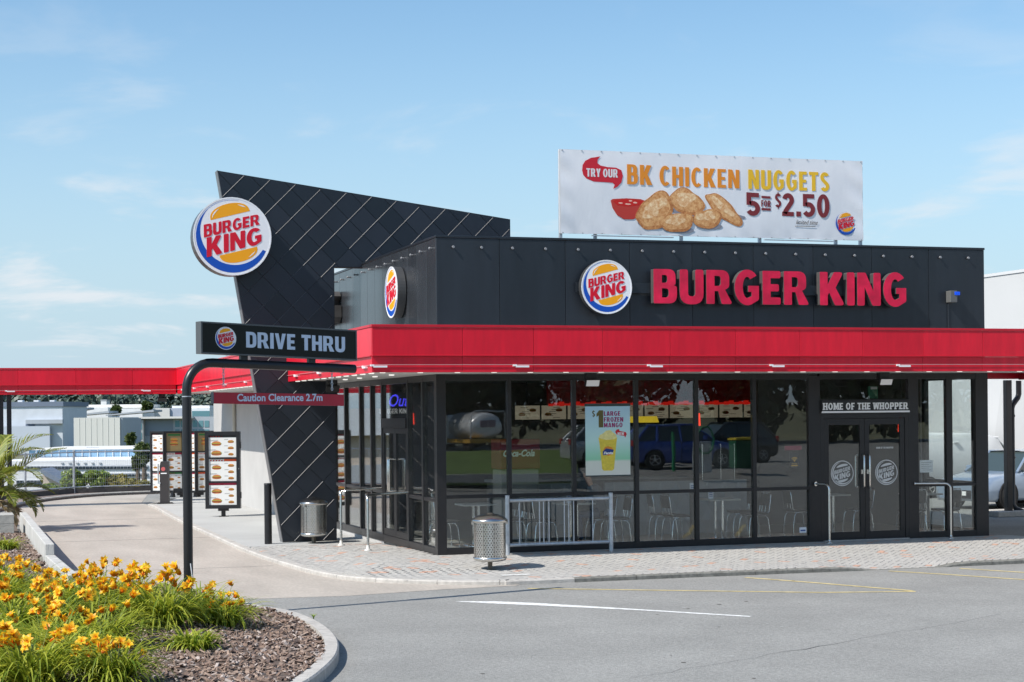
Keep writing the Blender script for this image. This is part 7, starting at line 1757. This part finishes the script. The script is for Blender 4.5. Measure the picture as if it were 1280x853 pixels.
def paint(n, c, metal=.35): return mat(n, c, .28, metal, coat=1.0)
sedan = dict(L=4.6, hw=.90, st=[(-2.3, .28, .62, .72), (-2.22, .22, .72, .86), (-1.9, .20, .80, .96), (-1.2, .20, .90, 1), (-.75, .2, .95, 1), (.9, .2, .97, 1), (1.7, .22, .98, .98), (2.15, .26, .96, .9), (2.3, .34, .86, .8)], cab=(-.95, -.15, 1.05, 1.85, .93, 1.44, .90, .66), wb=(-1.4, 1.35), wr=.325, pil=((.25, .35, .035),), seams=((-.72, .28, .28, .92), (.30, 1.15, .28, .92)), mir=(-.55, .93), hl=(-2.24, .58), tl=.72)
hatch = dict(L=4.0, hw=.86, st=[(-2.0, .28, .62, .74), (-1.92, .22, .74, .88), (-1.6, .20, .86, .97), (-1.0, .20, .95, 1), (1.2, .2, 1.0, 1), (1.8, .24, 1.0, .95), (2.0, .34, .92, .86)], cab=(-1.0, -.25, 1.35, 1.85, .96, 1.50, .91, .70), wb=(-1.25, 1.22), wr=.31, pil=((.2, .25, .035), (1.1, 1.05, .05)), seams=((-.62, .22, .28, .95), (.24, 1.0, .28, .95)), mir=(-.6, .97), hl=(-1.94, .62), tl=.8)
van = dict(L=5.2, hw=.95, st=[(-2.6, .32, .75, .78), (-2.5, .26, .95, .92), (-2.1, .24, 1.12, 1), (-1.7, .24, 1.2, 1), (-1.2, .24, 2.0, 1), (-.7, .24, 2.18, 1), (2.4, .24, 2.2, .99), (2.6, .3, 2.1, .95)], cab=(-2.0, -1.2, -.6, -.55, 1.15, 2.0, 1.005, .9), wb=(-1.75, 1.6), wr=.33, pil=(), seams=((-1.5, -.55, .3, 1.5), (-.5, .7, .3, 2.0)), mir=(-1.75, 1.3), hl=(-2.52, .78), tl=1.0, bm=True)
p_silver = paint('paint_silver_blue', (.30, .385, .50)); p_white = paint('paint_white', (.74, .75, .75), 0); p_blue = paint('paint_blue', (.03, .08, .36)); p_dark = paint('paint_dark', (.02, .022, .03))
car('parked_car', 'silver blue sedan parked nose first beside the black canopy posts', 'car', (18.85, 11.05, RZ), .35, p_silver, sedan)
pv = at(1188, 600, 51.5); pvn = car('parked_van', 'white van parked behind the building, seen through its end windows', 'van', (pv.x, pv.y, RZ), PI + .12, p_white, van); pvn.scale = (.92, .92, .86)
# across the street, behind the camera: what the shop windows mirror
SZ = 0.43
def mir(px, d): q = at(px, 540, d); return (q.x, -q.y)
b = MB(); vs = []; sy_ = [-16.5, -19, -22, -25, -28, -41, -58, -75]; sz_ = [RZ - .004, -.08, .1, .33, SZ, SZ, SZ, SZ]
b.add([(x, y, z) for y, z in zip(sy_, sz_) for x in (-70, 110)], [(2 * i, 2 * i + 2, 2 * i + 3, 2 * i + 1) for i in range(7)]); structure(b.build('street_asphalt', M_ASPH))
for px, dd, rz, pt, lab in ((850, 61, .06, p_blue, 'blue hatchback across the street, mirrored in the fourth window bay'), (772, 64, .1, paint('paint_silver', (.5, .52, .54)), 'silver hatchback across the street, mirrored behind the mango poster'), (905, 67, PI - .1, p_dark, 'black hatchback across the street, mirrored behind the blue one')):
    x, y = mir(px, dd); car('street_car', lab, 'car', (x, y, SZ), rz + PI, pt, hatch, 'parked cars across the street')
q = [mir(540, 53), mir(722, 53), mir(722, 86), mir(520, 86)]
b = MB(); b.prism([[q[0], q[1], q[2], q[3]]], (Vector((0, 0, SZ)), XF, YF, ZF), -.2, .12); structure(b.build('lawn', mat('lawn_green', (.11, .17, .03), .95, var=.25, scale=.8, var2=.2, scale2=12, coords='World')))
b = MB(); q2 = [mir(540, 52.4), mir(726, 52.4)]; d_ = Vector((q2[1][0] - q2[0][0], q2[1][1] - q2[0][1], 0)); b.obox(Vector((*q2[0], SZ)), d_.normalized(), Vector((-d_.y, d_.x, 0)).normalized(), ZF, (0, 0, -.1), (d_.length, .25, .14)); structure(b.build('street_kerb', M_KERB))
xg, yg = mir(842, 57); vp = thing('vacuum_post', 'green car wash vacuum post with a looped hose, mirrored before the blue car', 'vacuum post', (xg, yg, SZ)); b = MB(); b.cyl((xg, yg, SZ), (xg, yg, SZ + 1.3), .06, None, 10); b.build('post', mat('vac_green', (.02, .25, .10), .4), vp)
xh, yh = mir(878, 56); b = MB(); b.box((xh - .25, yh - .2, SZ), (xh + .25, yh + .2, SZ + 1.0)); b.build('unit', M_GALV, vp, .03); b = MB(); b.tube([(xh + .3 * math.cos(a / 10 * 2 * PI), yh + .26, SZ + 1.05 + .45 * math.sin(a / 10 * 2 * PI)) for a in range(11)], .03, 6); b.build('hose', MATS['vac_green'], vp)
xb, yb = mir(926, 58); bn = thing('wheelie_bin', 'green wheelie bin across the street, mirrored in the fifth window bay', 'bin', (xb, yb, SZ)); b = MB(); b.box((xb - .3, yb - .3, SZ + .06), (xb + .3, yb + .3, SZ + 1.0)); b.build('body', mat('bin_green', (.02, .12, .06), .5), bn, .04); b = MB(); b.box((xb - .33, yb - .33, SZ + 1.01), (xb + .33, yb + .36, SZ + 1.1)); b.build('lid', mat('bin_yellow', (.6, .45, .03), .5), bn, .02)
TX_ = 0
tk = thing('tank_truck', 'white round ended tank truck across the street, mirrored in the corner window', 'tank truck', (18.6, -57, .5)); b = MB(); b.smooth = True
prof = [(0.01, 0), (.6, .03), (1.0, .14), (1.18, .4), (1.22, .8), (1.22, 6.2), (1.0, 6.6), (.01, 6.75)]; n_ = 28
for pr, yy in prof:
    for k in range(n_): a = 2 * PI * k / n_; b.v.append((18.6 + pr * 1.12 * math.cos(a), -57 - yy, 2.35 + pr * .86 * math.sin(a)))
for i in range(len(prof) - 1):
    for k in range(n_): b.f.append((i * n_ + k, i * n_ + (k + 1) % n_, (i + 1) * n_ + (k + 1) % n_, (i + 1) * n_ + k)); b.m.append(0); b.sm.append(True)
b.build('tank', mat('tank_white', (.86, .87, .88), .3, .2, coat=.5), tk)
b = MB(); b.box((17.2, -63.5, 1.05), (20.0, -56.8, 1.35)); b.build('chassis', mat('chassis_amber', (.5, .28, .03), .5), tk); b = MB(); b.box((17.4, -66.5, .9), (19.8, -64, 3.2)); b.build('cab', p_white, tk, .15)
for x in (17.5, 19.7):
    for y in (-58, -59.3, -65): 
        b = MB(); b.cyl((x - .14, y, .95), (x + .14, y, .95), .5, None, 20); b.build('wheel', M_TYRE, tk)
b = MB(); b.tube([(17.25, -56.9, 1.2), (17.25, -56.7, 3.3), (17.5, -56.6, 3.5), (19.8, -56.6, 3.5), (19.95, -56.7, 3.3), (19.95, -56.9, 1.2)], .05, 8); b.build('guard_frame', M_GALV, tk)
b = MB(); b.box((18.0, -57.03, 2.35), (18.6, -56.95, 2.8)); b.box((18.65, -57.03, 2.35), (19.2, -56.95, 2.8)); b.build('hazard_plates', mat('plate_grey', (.35, .25, .3), .5), tk)
tk.scale = (.68, .68, .68)
# dark trees behind the lawn
TM = []
for k in range(3):
    r_ = random.Random(60 + k); b = MB(); leaf_cloud(b, (0, 0, 5.2), (3.8, 3.4, 4.6), 1900, .36, r_, 16); TM.append(b.mesh('crown', M_TREE))
b = MB(); b.tube([(0, 0, -.3), (.1, 0, 2), (0, .1, 5)], [.3, .22, .1], 8); TRK = b.mesh('trunk', mat('bark_dark', (.06, .045, .035), .9, var=.3, scale=6))
rr_ = random.Random(15); tlab = ['tall', 'broad', 'ragged', 'low', 'leaning', 'dense']
places = [(2 + 4.3 * i + rr_.uniform(-1.2, 1.2), -66 - rr_.uniform(0, 3) - (5 if i % 2 else 0)) for i in range(13)]
for i, (x, y) in enumerate(places):
    t = thing('street_tree', 'dark evergreen tree in the row across the street, ' + ['at its near end', 'second from its near end', 'third from its near end', 'fourth from its near end', 'fifth from its near end', 'sixth from its near end', 'midway along it', 'sixth from its far end', 'fifth from its far end', 'fourth from its far end', 'third from its far end', 'second from its far end', 'at its far end'][i], 'tree', (x, y, terr(x, y)), 'dark trees across the street', rr_.uniform(0, 6), world=False); s_ = rr_.uniform(1.15, 1.5)
    inst(TM[i % 3], 'crown', (0, 0, 0), (0, 0, rr_.uniform(0, 6)), t, (s_, s_, s_ * rr_.uniform(.9, 1.15))); inst(TRK, 'trunk', (0, 0, 0), (0, 0, 0), t)
